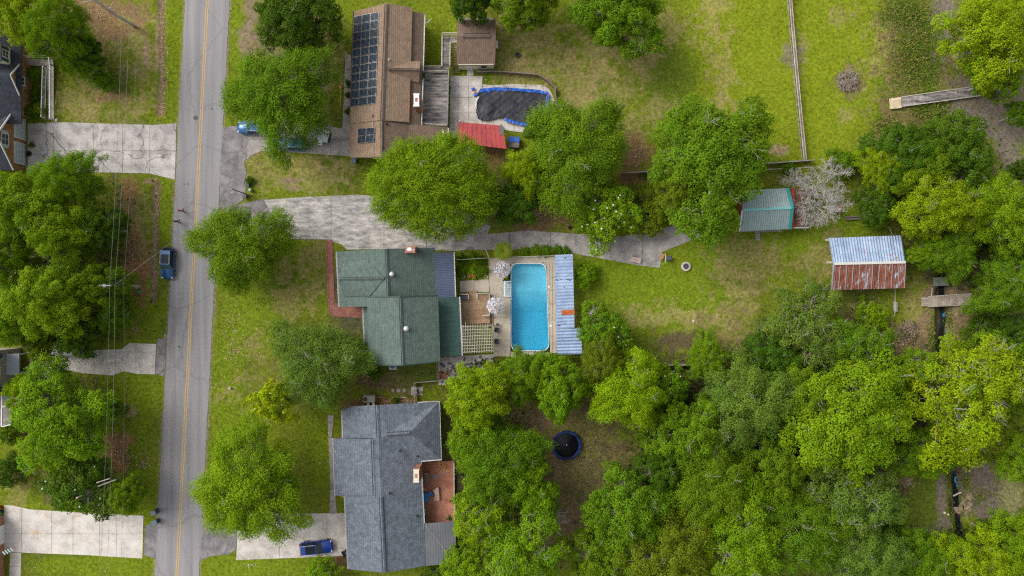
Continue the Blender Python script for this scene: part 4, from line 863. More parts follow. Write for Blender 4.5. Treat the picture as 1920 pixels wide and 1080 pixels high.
# solar panels, each one its own frame and cells
cellm, nt, p = new_mat('blue_black_solar_cells')
p.inputs['Roughness'].default_value = .25; p.inputs['Specular IOR Level'].default_value = .08
tc = nd(nt, 'ShaderNodeTexCoord'); br = nd(nt, 'ShaderNodeTexBrick', Scale=1.0); br.offset = 0.0
br.inputs['Color1'].default_value = (.010, .017, .030, 1); br.inputs['Color2'].default_value = (.013, .021, .036, 1); br.inputs['Mortar'].default_value = (.11, .13, .14, 1)
br.inputs['Mortar Size'].default_value = .012; br.inputs['Brick Width'].default_value = .9; br.inputs['Row Height'].default_value = .155
nt.links.new(tc.outputs['Object'], br.inputs['Vector']); nt.links.new(br.outputs['Color'], p.inputs['Base Color'])
M['alu'] = flat('aluminium_frame', (.55, .56, .58), .35, .5)
def panels(corner, nx, ny):
    """corner = 4 world points on the roof a (top left), b (top right), c, d"""
    a, b, c_, d = [Vector(q) for q in corner]
    nrm = (b - a).cross(d - a).normalized()
    if nrm.z < 0: nrm = -nrm
    for i in range(nx):
        for j in range(ny):
            def P(u, v): return (a.lerp(b, u)).lerp(d.lerp(c_, u), v) + nrm * .12
            u0, u1, v0, v1 = i / nx, (i + 1) / nx, j / ny, (j + 1) / ny
            o0 = P((u0 + u1) / 2, (v0 + v1) / 2)
            e = empty_child('solar_panel', bh, o0)
            fr = MB(); g = .012; q = [P(u0 + g / nx * 2, v0 + g / ny * 4), P(u1 - g / nx * 2, v0 + g / ny * 4), P(u1 - g / nx * 2, v1 - g / ny * 4), P(u0 + g / nx * 2, v1 - g / ny * 4)]
            fr.slab([x - o0 for x in q], .04)
            f_ = fr.build('panel_frame', M['alu'], e, local=True)
            m = sum(q, Vector()) / 4; q2 = [m + (x - m) * .975 + nrm * .006 for x in q]
            MB().add([x - o0 for x in q2], [(3, 2, 1, 0)] if (q2[1] - q2[0]).cross(q2[3] - q2[0]).z < 0 else [(0, 1, 2, 3)]).build('solar_cells', cellm, e, local=True)
def empty_child(name, parent, world_loc):
    o = bpy.data.objects.new(name, None); col.objects.link(o); o.parent = parent; o.location = Vector(world_loc) - ROOT[parent.name]; ROOT[o.name] = Vector(world_loc); return o
def rp(px, py, base):                        # point on the west slope (height follows the pixel)
    fr = lambda yy: ((663.5 - 7.5 * (yy - 21) / 211), (725 - 9 * (yy - 6) / 219))
    l, r_ = fr(py); t = (px - l) / (r_ - l); return w(px, py, base + t * 2.2)
panels([rp(664.5, 31, 3.0), rp(711.5, 22, 3.0), rp(705.5, 194.5, 3.0), rp(657.5, 201, 3.0)], 3, 11)
panels([rp(672, 241, 2.95), rp(703.5, 238.5, 2.95), rp(702, 267, 2.95), rp(671, 269.5, 2.95)], 2, 2)
MB().tube([rp(699.5, 196, 3.06), rp(699, 217, 3.06), rp(698.5, 238, 3.0)], .03, 5).build('conduit', M['alu'], bh)
MB().tube([rp(699.5, 268, 3.0), rp(699.5, 287, 3.0)], .03, 5).build('conduit', M['alu'], bh)
c = rp(699.3, 217, 3.08); MB().box(c.x, c.y, c.z, .18, .35, .12).build('junction_box', M['dark_vent'], bh)

# ---- small brown shed
sh = house('garden_shed', 893, 85, 'small cream shed with brown shingle roof behind the weathered deck', 'shed')
w0 = wp([(861, 45), (926, 45), (926, 131), (862, 131)], 0)
MB().prism(w0, 0, 2.35).build('wall', M['cream'], sh)
roofp(sh, [(857, 36, 2.3), (929, 36, 2.3), (930, 67, 3.5), (856.5, 67, 3.5)], M['sh_brown2'])
roofp(sh, [(856.5, 67, 3.5), (930, 67, 3.5), (928, 122.5, 2.3), (857, 122.5, 2.3)], M['sh_brown2'])
rcap(sh, (868, 66.5, 3.53), (920, 66.5, 3.53), M['sh_brown2'], .5)
yb = w2(0, 131)[1]; xa = w2(876, 0)[0]
MB().box(xa + .3, yb - .03, 1.05, .95, .05, 2.0).build('door', M['white'], sh)
MB().box(w2(908, 0)[0], yb - .03, 1.45, .75, .05, .6).build('window', M['glass'], sh)
MB().box(w2(880, 0)[0] + .15, yb - .45, .06, .9, .75, .14).build('door_step', M['concrete_pale'], sh)
MB().box(w2(930.5, 0)[0] + .12, w2(0, 90)[1], 1.4, .3, .95, .5).build('air_conditioner', M['white'], sh)

# ---- red roofed shelter beside the covered pool
M['red_roof'] = mottled('faded_red_roofing', [(.30, .045, .055), (.42, .065, .06), (.36, .05, .085)], scale=.6, fine=.14, fine_scale=8, rough=.6)
rs = house('pool_shelter', 903, 255, 'low shelter with a flat bright red roof by the covered pool', 'shelter')
for x, y in ((864, 233), (940, 238), (945, 274), (864, 270)):
    c = w(x, y, 0); MB().box(c.x, c.y, 1.1, .12, .12, 2.2).build('post', M['cream'], rs)
A, B, C_, D_ = w(860, 228.5, 2.3), w(943, 235.5, 2.3), w(949, 279, 2.5), w(857.5, 268, 2.5)
n = 10
for i in range(n):
    t0, t1 = i / n + .002, (i + 1) / n - .002
    o = MB().slab([A.lerp(B, t0), A.lerp(B, t1), D_.lerp(C_, t1), D_.lerp(C_, t0)], .05).build('roof_panel', M['red_roof'], rs)
    MB().bar(A.lerp(B, t1) + Vector((0, 0, .02)), D_.lerp(C_, t1) + Vector((0, 0, .02)), .05, .05).build('roof_rib', M['red_roof'], o)
MB().slab([w(936, 235.5, 2.36), w(943.5, 236, 2.36), w(944, 252, 2.44), w(936.5, 254, 2.44)], .03).build('grey_patch', flat('dark_grey_sheet', (.12, .12, .13), .7), rs)

# ---- houses on the left edge
lh = house('brick_house', -10, 190, 'brick house with charcoal roof, twin garage doors and a white timber ramp')
W1 = w2(52, 0)[0]                                    # east wall on the ground
def wx(px, z): return w(px, 540, z).x
yt, yb_ = w2(0, 222)[1], w2(0, 320)[1]
xw = w(47.5, 0, 0).x
MB().add([(xw - 14, yb_, 0), (xw, yb_, 0), (xw, yt, 0), (xw - 14, yt, 0), (xw - 14, yb_, 3.2), (xw, yb_, 3.2), (xw, yt, 3.2), (xw - 14, yt, 3.2), (xw, (yt + yb_) / 2, 6.0), (xw - 14, (yt + yb_) / 2, 6.0)],
         [(0, 1, 5, 4), (1, 2, 6, 8, 5), (2, 3, 7, 6), (3, 0, 4, 9, 7), (5, 8, 9, 4), (8, 6, 7, 9)]).build('wall', M['brickwall'], lh)
ym = (yt + yb_) / 2
ov = .35
for s_, ye in ((1, yt + .4), (-1, yb_ - .4)):
    MB().slab([(xw + ov, ym, 6.22), (xw - 15, ym, 6.22), (xw - 15, ye, 2.98), (xw + ov, ye, 2.98)], .15).build('roof_slope', M['sh_black'], lh)
    MB().bar((xw + ov + .05, ym, 6.16), (xw + ov + .05, ye, 2.94), .08, .22).build('barge_board', M['white'], lh)
MB().bar((xw + ov, ym, 6.24), (xw - 15, ym, 6.24), .3, .06).build('ridge_cap', M['sh_black'], lh)
for yc in (w2(0, 244)[1], w2(0, 291)[1]):
    d = MB(); d.box(xw + .04, yc, 1.1, .07, 2.75, 2.15); o = d.build('garage_door', M['glass_door'], lh)
    f = MB(); f.box(xw + .06, yc, 2.26, .13, 2.95, .12)
    for s_ in (-1, 1): f.box(xw + .06, yc + s_ * 1.43, 1.1, .13, .12, 2.2)
    f.build('door_frame', M['white'], o)
    for k in range(1, 4): MB().box(xw + .08, yc, k * .54, .02, 2.7, .03).build('door_groove', M['white'], o)
window_e(lh, xw + .02, ym - .1, 4.1, 1.5, 1.3)
sh2 = MB()
for s_ in (-1, 1): MB().box(xw + .05, ym - .1 + s_ * 1.0, 4.1, .06, .35, 1.35).build('shutter', M['glass_door'], lh)
# middle wing with a smaller gable
x2 = w(60, 0, 0).x; y0, y1 = w2(0, 135)[1], w2(0, 188)[1]; ymid = w2(0, 160)[1]
MB().add([(x2 - 12, y1, 0), (x2, y1, 0), (x2, y0, 0), (x2 - 12, y0, 0), (x2 - 12, y1, 3.0), (x2, y1, 3.0), (x2, y0, 3.0), (x2 - 12, y0, 3.0), (x2, ymid, 4.6), (x2 - 12, ymid, 4.6)],
         [(0, 1, 5, 4), (1, 2, 6, 8, 5), (2, 3, 7, 6), (3, 0, 4, 9, 7), (5, 8, 9, 4), (8, 6, 7, 9)]).build('wall', M['brickwall'], lh)
for s_, ye in ((1, y0 + .35), (-1, y1 - .35)):
    MB().slab([(x2 + .3, ymid, 4.84), (x2 - 13, ymid, 4.84), (x2 - 13, ye, 2.9), (x2 + .3, ye, 2.9)], .13).build('roof_slope', M['sh_black'], lh)
    MB().bar((x2 + .35, ymid, 4.78), (x2 + .35, ye, 2.86), .08, .2).build('barge_board', M['white'], lh)
window_e(lh, x2 + .02, ymid, 2.3, 1.15, 1.3)
# upper storey behind: long roof with dormers
x3 = w(37, 0, 3).x
MB().slab([(x3 + .2, w2(0, 60, 3)[1], 3.0), (x3 + .2, w2(0, 232, 3)[1], 3.0), (x3 - 6.5, w2(0, 232, 6)[1], 6.6), (x3 - 6.5, w2(0, 60, 6)[1], 6.6)], .15).build('main_roof', M['sh_black'], lh)
MB().box(x3 - 5, w2(0, 140)[1], 1.45, 9, 12.5, 2.9).build('rear_wall', M['brickwall'], lh)
for yy in (100,):
    c = w(2, yy, 5.0); MB().box(c.x - .6, c.y, 4.7, 1.9, 2.2, 1.9).build('dormer', M['cream'], lh)
    window_e(lh, c.x + .36, c.y, 4.75, .95, 1.15)
    for s_ in (-1, 1): MB().box(c.x + .4, c.y + s_ * .78, 4.75, .06, .4, 1.2).build('shutter', M['green_shutter'], lh)
    MB().slab([(c.x + .55, c.y - 1.3, 5.7), (c.x + .55, c.y + 1.3, 5.7), (c.x - 2.5, c.y + 1.3, 6.4), (c.x - 2.5, c.y - 1.3, 6.4)], .1).build('dormer_roof', M['sh_black'], lh)
# timber access ramp of the brick house, a thing of its own
M['greywood'] = mottled('silver_grey_timber', [(.19, .165, .15), (.29, .26, .24), (.37, .34, .315)], scale=1.2, fine=.3, fine_scale=9, per_obj=.16, rough=.95)
M['palewood'] = mottled('pale_weathered_timber', [(.40, .35, .30), (.50, .45, .39), (.56, .51, .45)], scale=1.2, fine=.2, fine_scale=9, per_obj=.10, rough=.9)
def planks(root, a, b, c_, d, n, mat, th=.04, gap=.012, name='plank'):
    a, b, c_, d = [Vector(q) for q in (a, b, c_, d)]; L = (d - a).length; g = gap / max(L, .1) / 2
    for i in range(n):
        t0, t1 = i / n + g, (i + 1) / n - g; j = Vector((0, 0, random.uniform(-.006, .006)))
        MB().slab([a.lerp(d, t0) + j, b.lerp(c_, t0) + j, b.lerp(c_, t1) + j, a.lerp(d, t1) + j], th).build(name, mat, root)
def railing(root, pts, z0, h_, mat, post=.09, step=1.4, balus=True, rails=(1.0, .15)):
    pts = [Vector(q) for q in pts]
    for a, b in zip(pts[:-1], pts[1:]):
        L = (b - a).length; n = max(1, round(L / step))
        for i in range(n + 1):
            q = a.lerp(b, i / n); MB().box(q.x, q.y, q.z + h_ / 2, post, post, h_).build('railing_post', mat, root)
        for k in rails: MB().bar(a + Vector((0, 0, h_ * k)), b + Vector((0, 0, h_ * k)), .09, .05).build('rail', mat, root)
        if balus:
            bl = MB(); m = max(2, int(L / .16))
            for i in range(1, m):
                q = a.lerp(b, i / m); bl.box(q.x, q.y, q.z + h_ * .55, .035, .035, h_ * .85)
            tag(bl.build('balusters', mat, root), kind='stuff')
rm = empty('access_ramp', tuple(w(80, 170)), 0, 'timber wheelchair ramp with white rails along the brick house', 'ramp')
zt = .75
planks(rm, w(48, 110, zt), w(98, 112, zt), w(98, 124, zt), w(48, 122, zt), 14, M['palewood'])
MB().slab([w(88, 124, zt), w(99.5, 124, zt), w(99.5, 224, .06), (w(91, 224, .06))], .05).build('ramp_deck', M['palewood'], rm)
railing(rm, [w(88, 128, zt), w(85, 222, .1)], 0, .95, M['white']); railing(rm, [w(99, 112, zt), w(101, 124, zt), w(101, 224, .1)], 0, .95, M['white']); railing(rm, [w(50, 108, zt), w(96, 109, zt)], 0, .95, M['white'])
# foundation planting between ramp and wall
for (x, y, r_, tn, lb) in ((64, 140, 15, 'G', 'green shrub between the ramp and the small gable window'), (68, 175, 15, 'D', 'dark shrub between the ramp and the brick wall'), (55, 208, 14, 'G', 'green shrub at the garage end of the brick wall'), (72, 205, 13, 'L', 'light green shrub inside the foot of the ramp'), (58, 271, 6, 'O', 'small potted shrub between the two garage doors')):
    tree('shrub', x, y, r_, 1.6 if r_ > 8 else .8, 'shrub', tn, lb, 'shrub')
c = w(55, 288); ty = empty('tyre', (c.x, c.y, .02), 0, 'old black tyre lying beside the lower garage door', 'tyre')
MB().lathe([(.20, .02), (.30, 0), (.38, .03), (.40, .11), (.38, .19), (.30, .22), (.20, .20), (.17, .11), (.20, .02)], (0, 0, 0), 20).build('rubber', flat('black_rubber', (.02, .02, .02), .7), ty, local=True, smooth=True)

ch_ = house('cream_gabled_house', 5, 685, 'cream sided house with dark gable roof at the left edge')
xw = w(39, 0, 0).x; yt, yb_ = w2(0, 652)[1], w2(0, 728)[1]; ym = w2(0, 693)[1]
MB().add([(xw - 14, yb_, 0), (xw, yb_, 0), (xw, yt, 0), (xw - 14, yt, 0), (xw - 14, yb_, 5.4), (xw, yb_, 5.4), (xw, yt, 5.4), (xw - 14, yt, 5.4), (xw, ym, 8.0), (xw - 14, ym, 8.0)],
         [(0, 1, 5, 4), (1, 2, 6, 8, 5), (2, 3, 7, 6), (3, 0, 4, 9, 7), (5, 8, 9, 4), (8, 6, 7, 9)]).build('wall', M['siding'], ch_)
for ye in (yt + .4, yb_ - .4):
    MB().slab([(xw + .3, ym, 8.24), (xw - 15, ym, 8.24), (xw - 15, ye, 5.2), (xw + .3, ye, 5.2)], .15).build('roof_slope', M['sh_char'], ch_)
    MB().bar((xw + .35, ym, 8.18), (xw + .35, ye, 5.16), .08, .22).build('barge_board', M['white'], ch_)
window_e(ch_, xw + .02, ym - .0, 5.0, 1.5, 1.7)
for yy in (w2(0, 662)[1], w2(0, 722)[1]): window_e(ch_, xw + .02, yy, 4.2, .8, 1.2, frame=M['glass_door'], cols=1)
gd = MB(); gd.slab([(xw + .02, yt - .6, 2.9), (xw + 1.5, yt - .6, 2.5), (xw + 1.5, yb_ + 2.2, 2.5), (xw + .02, yb_ + 2.2, 2.9)], .1); gd.build('porch_roof', M['glass_door'], ch_)
for yy in (yt - .7, yb_ + 2.4): MB().box(xw + 1.35, yy, 1.2, .14, .14, 2.5).build('porch_post', M['white'], ch_)
# porch floor with white frame below the gable
dk = empty('open_porch', tuple(w(8, 765)), 0, 'open porch with white beams beside the cream gabled house', 'porch')
planks(dk, w(-10, 742, .4), w(22, 742, .4), w(22, 800, .4), w(-10, 800, .4), 20, M['greywood'])
for a, b in (((4, 740, 2.4), (3, 800, 2.4)), ((4, 763, 2.4), (20, 758, 2.4)), ((4, 800, 2.4), (20, 796, 2.4))): MB().bar(w(*a), w(*b), .12, .14).build('beam', M['white'], dk)
for a in ((4, 741), (3.5, 763), (3, 799), (20, 758)): c = w(a[0], a[1], 1.2); MB().box(c.x, c.y, 1.2, .12, .12, 2.4).build('post', M['white'], dk)
c = w(16, 748, .8); MB().lathe([(.3, -.4), (.35, .1), (.3, .12), (0, .12)], tuple(c), 12).build('blue_tub', flat('blue_plastic', (.02, .10, .35), .4), dk)

bl = house('white_house', -15, 1000, 'white house corner with green shutters at the lower left edge')
xw = w(8, 0, 0).x; yt, yb_ = w2(0, 965)[1], w2(0, 1095)[1]
MB().box(xw - 5, (yt + yb_) / 2, 1.4, 10, abs(yt - yb_), 2.8).build('wall', M['redbrick'], bl)
MB().slab([(xw - .3, yt + .4, 2.75), (xw - .3, yb_, 2.75), (xw - 6, yb_, 4.4), (xw - 6, yt + .4, 4.4)], .14).build('roof_slope', M['sh_char'], bl)
MB().box(xw + .04, w2(0, 1000)[1], 1.1, .08, 2.6, 2.1).build('garage_door', M['white'], bl)
# striped awning by the driveway
aw = empty('window_awning', tuple(w(10, 1031)), 0, 'green and white striped awning at the lower left edge', 'awning')
a0, a1 = w(1, 1036, 2.2), w(20, 1027, 2.2)
for i in range(8):
    p_, q_ = a0.lerp(a1, i / 8), a0.lerp(a1, (i + 1) / 8)
    MB().slab([p_, q_, q_ + Vector((.15, -.55, -.35)), p_ + Vector((.15, -.55, -.35))], .03).build('stripe', M['white'] if i % 2 else M['green_shutter'], aw)
for (x, y, colr, nm, lb) in ((1, 950, (.55, .02, .03), 'storage_bin', 'red lidded bin beside the white house'), (2, 958, (.03, .06, .12), 'storage_bin', 'navy bin below the red bin'), (4, 966, (.05, .30, .08), 'storage_bin', 'green bin beside the rust stained driveway')):
    c = w(x, y); e = empty(nm, (c.x, c.y, 0), .2, lb, 'bin')
    MB().lathe([(.25, 0), (.30, .8), (.32, .82)], (0, 0, 0), 12).build('bin_body', flat(nm + str(y), colr, .4), e, local=True); MB().lathe([(.34, .82), (.33, .88), (.1, .95), (0, .95)], (0, 0, 0), 12).build('lid', flat(nm + 'l' + str(y), colr, .35), e, local=True)
# ---------------------------------------------------------------- blue pool, its deck, furniture
def rrect(x0, y0, x1, y1, r_, n=6, x1b=None):
    """rounded rectangle in pixels, right side may slant"""
    x1b = x1 if x1b is None else x1b; pts = []
    for cx, cy, a0 in ((x1 - r_, y0 + r_, -90), (x1b - r_, y1 - r_, 0), (x0 + r_, y1 - r_, 90), (x0 + r_, y0 + r_, 180)):
        for k in range(n + 1):
            a = R_(a0 + 90 * k / n); pts.append((cx + r_ * math.cos(a), cy + r_ * math.sin(a)))
    return pts
POOL = rrect(958.5, 494.5, 1023.5, 657, 13, 6, 1029)
liner = mottled('pale_blue_pool_liner', [(.46, .76, .84), (.50, .79, .86), (.55, .82, .88)], scale=2.5, fine=.06, fine_scale=3, rough=.5)
wm, nt, p = new_mat('pool_water')
p.inputs['Base Color'].default_value = (.55, .92, 1, 1); p.inputs['Roughness'].default_value = .02; p.inputs['IOR'].default_value = 1.33; p.inputs['Transmission Weight'].default_value = 1.0
geo = nd(nt, 'ShaderNodeNewGeometry'); no = nd(nt, 'ShaderNodeTexNoise', Scale=2.6, Detail=3.0); nt.links.new(geo.outputs['Position'], no.inputs['Vector'])
bp = nd(nt, 'ShaderNodeBump', Strength=.15, Distance=.05); nt.links.new(no.outputs['Fac'], bp.inputs['Height']); nt.links.new(bp.outputs[0], p.inputs['Normal'])
# the water lets daylight through to the liner
tb = nd(nt, 'ShaderNodeBsdfTransparent'); tb.inputs[0].default_value = (.86, .97, 1.0, 1)
gl = nd(nt, 'ShaderNodeBsdfGlossy'); gl.inputs['Roughness'].default_value = .03; nt.links.new(bp.outputs[0], gl.inputs['Normal'])
fr = nd(nt, 'ShaderNodeFresnel'); fr.inputs['IOR'].default_value = 1.33; nt.links.new(bp.outputs[0], fr.inputs['Normal'])
ms = nd(nt, 'ShaderNodeMixShader'); nt.links.new(fr.outputs[0], ms.inputs[0]); nt.links.new(tb.outputs[0], ms.inputs[1]); nt.links.new(gl.outputs[0], ms.inputs[2])
nt.links.new(ms.outputs[0], nt.nodes['Material Output'].inputs['Surface'])
va = nd(nt, 'ShaderNodeVolumeAbsorption'); va.inputs['Color'].default_value = (.04, .78, .92, 1); va.inputs['Density'].default_value = .46; nt.links.new(va.outputs[0], nt.nodes['Material Output'].inputs['Volume'])
pool = empty('swimming_pool', tuple(w(993, 575)), 0, 'bright blue rectangular swimming pool with rounded corners', 'pool')
W_ = wp(POOL); cx = sum(q[0] for q in W_) / len(W_); cy = sum(q[1] for q in W_) / len(W_)
def shrink(P, d):
    return [(x + d * (cx - x) / max(1e-6, math.hypot(cx - x, cy - y)), y + d * (cy - y) / max(1e-6, math.hypot(cx - x, cy - y))) for x, y in P]
# liner: wall ring + floor that steps from the shallow to the deep end
mb = MB(); n = len(W_); inn = shrink(W_, .25)
depth = lambda y: -1.0 if y > w2(0, 546)[1] else (-1.0 - (w2(0, 546)[1] - y) * .33 if y > w2(0, 586)[1] else -2.0)
vs = [(x, y, .02) for x, y in W_] + [(x, y, depth(y) + .25) for x, y in W_] + [(x, y, depth(y)) for x, y in inn]
fs = [(i, (i + 1) % n, n + (i + 1) % n, n + i) for i in range(n)] + [(n + i, n + (i + 1) % n, 2 * n + (i + 1) % n, 2 * n + i) for i in range(n)]
mb.add(vs, fs)
ys = [w2(0, q)[1] for q in (490, 520, 546, 560, 586, 600, 640, 660)]; xs0, xs1 = w2(957, 0)[0], w2(1031, 0)[0]
for a, b in zip(ys[:-1], ys[1:]): mb.add([(xs0, a, depth(a - 1e-4)), (xs1, a, depth(a - 1e-4)), (xs1, b, depth(b + 1e-4)), (xs0, b, depth(b + 1e-4))], [(3, 2, 1, 0)])
mb.build('liner', liner, pool)
MB().prism(shrink(W_, -.02), -2.3, -.12).build('water_body', wm, pool)
# white coping
mb = MB(); o1 = shrink(W_, -.13); vs = [(x, y, .10) for x, y in W_] + [(x, y, .10) for x, y in o1] + [(x, y, .0) for x, y in W_] + [(x, y, .0) for x, y in o1]
mb.add(vs, [f for i in range(n) for f in ((i, (i + 1) % n, n + (i + 1) % n, n + i), (2 * n + i, 2 * n + (i + 1) % n, (i + 1) % n, i), (n + i, n + (i + 1) % n, 3 * n + (i + 1) % n, 3 * n + i))]); mb.build('coping', M['white'], pool)
# moulded white entry steps
st = MB(); 
for k in range(4):
    a, b = 944 + k * 3.7, 944 + (k + 1) * 3.7; A_, B_ = w(a, 528), w(b, 555); z = .06 - .22 * (k + (0 if k else -.0))
    st.box((A_.x + B_.x) / 2, (A_.y + B_.y) / 2, z - .3, B_.x - A_.x, abs(A_.y - B_.y), .6)
for yy in (527.5, 555.5): A_, B_ = w(944, yy), w(959, yy); st.box((A_.x + B_.x) / 2, A_.y, -.2, B_.x - A_.x, .1, .6)
st.build('entry_step', flat('white_moulded_steps', (.70, .78, .80), .4), pool)
A_ = w(940, 541); MB().tube([(A_.x - .35, A_.y, .1), (A_.x - .35, A_.y, .85), (A_.x + .9, A_.y, .8), (A_.x + 1.2, A_.y, -.3)], .025, 6).build('handrail', M['metal_vent'], pool)
# deck of sand coloured slabs round the pool
pd = empty('pool_deck', (0, 0, 0), 0, 'sand coloured concrete deck round the blue pool', 'deck', kind='structure')
for pl, xs, ys_ in (([(916, 484), (957, 483), (1042, 482), (1042, 492.5), (958, 492.5), (943, 526), (943, 557), (957, 558), (957, 659), (955, 668), (926, 668), (925, 608), (919, 606), (919, 548), (917, 525)], [], [507, 559, 596, 649]),
                    ([(1031, 492.8), (1042, 492.8), (1044, 662), (1031.2, 661)], [1036], [520, 545, 570, 600, 630]),
                    ([(862, 527), (916, 523.5), (918, 547), (863, 548)], [889], []),
                    ([(957.5, 659.5), (1031, 661.5), (1031, 669), (957.5, 669)], [990], []),
                    ([(1024.5, 492.8), (1030.6, 492.8), (1030.6, 640), (1029.6, 640)], [], [560])):
    for c_ in cells(wp(pl), [w2(x, 0)[0] for x in xs], [w2(0, y)[1] for y in ys_], .035): MB().prism(c_, -.3, .05 + random.uniform(-.003, .003)).build('slab', M['tan_deck'], pd)
# corner fillets between the straight slabs and the rounded coping
for (cx0, cy0, qx, qy) in ((958.5, 494.5, 1, 1), (1023.8, 494.5, -1, 1)):
    pts = [(cx0 - qx * .8, cy0 - qy * 1.4)] + [(cx0 + qx * (13 - 13 * math.cos(R_(a))), cy0 + qy * (13 - 13 * math.sin(R_(a)))) for a in (90, 75, 60, 45, 30, 15, 0)][::-1]
    MB().prism(wp(pts), -.3, .047).build('corner_slab', M['tan_deck'], pd)
for x, y in ((1027.5, 537.5), (1030.5, 611)):
    c = w(x + 2, y); tag(MB().box(c.x, c.y, .07, .3, .3, .05).build('skimmer_lid', M['white'], None), 'white square skimmer lid on the deck, %s of the two' % ('upper' if y < 560 else 'lower'), 'lid')
# gravel and stepping stones left of the lower deck
gv = empty('stone_bed', (0, 0, 0), 0, 'pale gravel bed with dark stones below the pergola', 'stone bed', kind='structure')
M['gravel'] = mottled('pale_gravel', [(.30, .26, .24), (.46, .42, .40), (.56, .52, .50)], scale=3, fine=.4, fine_scale=14, rough=.95)
MB().prism(wp([(822, 672), (868, 667), (926, 664), (926, 690), (880, 705), (845, 720), (822, 722)]), -.05, .03).build('gravel_sheet', M['gravel'], gv)
rs_ = random.Random(3)
for k in range(46):
    x, y = rs_.uniform(824, 920), rs_.uniform(668, 700); c = w(x, y); r0 = rs_.uniform(.12, .34)
    pts = [(c.x + r0 * rs_.uniform(.6, 1.1) * math.cos(a), c.y + r0 * rs_.uniform(.6, 1.1) * math.sin(a)) for a in [i * 1.0472 for i in range(6)]]
    MB().prism(pts, 0, rs_.uniform(.05, .12)).build('stone', rs_.choice([M['gravel'], flat('dark_flagstone%d' % k, (.13, .12, .13), .9), M['concrete_mid']]), gv)
MB().prism(wp([(822, 695), (845, 695), (840, 712), (822, 712)]), 0, .09).build('brick_step', M['redbrick'], gv)

# ---- raised wooden deck beside the pool
M['deckwood'] = mottled('brown_stained_deck_board', [(.26, .165, .095), (.34, .225, .135), (.40, .275, .17)], scale=1.0, fine=.22, fine_scale=9, per_obj=.12, rough=.8)
wd = empty('wooden_deck', tuple(w(890, 578)), 0, 'brown wooden deck with white rails between the green house and the pool', 'deck')
planks(wd, w(862, 551, .55), w(918.5, 551, .55), w(918.5, 606, .55), w(864, 608, .55), 29, M['deckwood'])
planks(wd, w(880, 544.5, .3), w(894, 544.5, .3), w(894, 551, .3), w(880, 551, .3), 4, M['deckwood'], name='step_board')
for k in range(3): planks(wd, w(913 + 4 * k, 592, .42 - .14 * k), w(917 + 4 * k, 592, .42 - .14 * k), w(917 + 4 * k, 608, .42 - .14 * k), w(913 + 4 * k, 608, .42 - .14 * k), 1, M['deckwood'], name='step_board')
fa = MB(); A_, B_ = w(862, 551), w(918.5, 606); fa.box((A_.x + B_.x) / 2, A_.y, .25, B_.x - A_.x, .04, .5); fa.box(B_.x, (A_.y + B_.y) / 2, .25, .04, abs(A_.y - B_.y), .5); fa.build('skirt_board', M['deckwood'], wd)
for pts in ([w(862, 551.5, .55), w(879, 551.5, .55), w(879, 560, .55)], [w(895, 560, .55), w(895, 550, .55), w(917.5, 549.5, .55), w(918, 560, .55)], [w(906, 591, .55), w(918, 591, .55), w(918, 578, .55)]):
    railing(wd, pts, .55, .85, M['palewood'], step=1.6, balus=True)
ht = empty('storage_bench', tuple(w(871, 557)), 0, 'dark grey storage bench behind the deck rail', 'bench')
A_, B_ = w(864, 553.5), w(878, 561); mb = MB(); mb.box((A_.x + B_.x) / 2, (A_.y + B_.y) / 2, .8, B_.x - A_.x, abs(A_.y - B_.y), .5); mb.build('box', flat('charcoal_plastic', (.035, .038, .045), .5), ht, bevel=.03)
MB().box((A_.x + B_.x) / 2, (A_.y + B_.y) / 2, 1.08, B_.x - A_.x + .06, abs(A_.y - B_.y) + .06, .05).build('lid', flat('charcoal_lid', (.05, .052, .06), .5), ht)
# ---- pergola
M['pergwood'] = mottled('weathered_cream_timber', [(.30, .265, .22), (.38, .34, .285), (.45, .405, .345)], scale=1.2, fine=.2, fine_scale=9, per_obj=.10, rough=.9)
pg = empty('pergola', tuple(w(895, 635)), 0, 'pale timber pergola with a lattice top beside the green metal roof', 'pergola')
zp = 2.6
for x, y in ((867, 613), (923, 611), (924, 657), (868, 660)):
    c = w(x, y, zp); MB().box(c.x, c.y, zp / 2, .12, .12, zp).build('post', M['pergwood'], pg)
for a, b in (((865, 612, zp), (924, 610, zp)), ((866, 661, zp), (925, 658, zp))): MB().bar(w(*a), w(*b), .09, .18).build('beam', M['pergwood'], pg)
for i in range(19):
    t = i / 18; MB().bar(w(866.5 + 57 * t, 609 - 2 * t + (-4 if i in (2, 9) else 0), zp + .16), w(867.5 + 57.5 * t, 662.5 - 2 * t, zp + .16), .06, .12).build('rafter', M['pergwood'], pg)
for j in range(9):
    t = j / 8; MB().bar(w(865.5 + t, 613 + 47.5 * t, zp + .245), w(924 + t, 611 + 46 * t, zp + .245), .07, .045).build('lath', M['pergwood'], pg)
c = w(918, 613, 2.8); tag(MB().lathe([(.1, -.1), (.16, 0), (.16, .2), (.05, .26), (0, .26)], tuple(c), 10).build('hanging_lantern', M['dark_vent'], None), 'small dark lantern on the corner of the pergola', 'lantern')
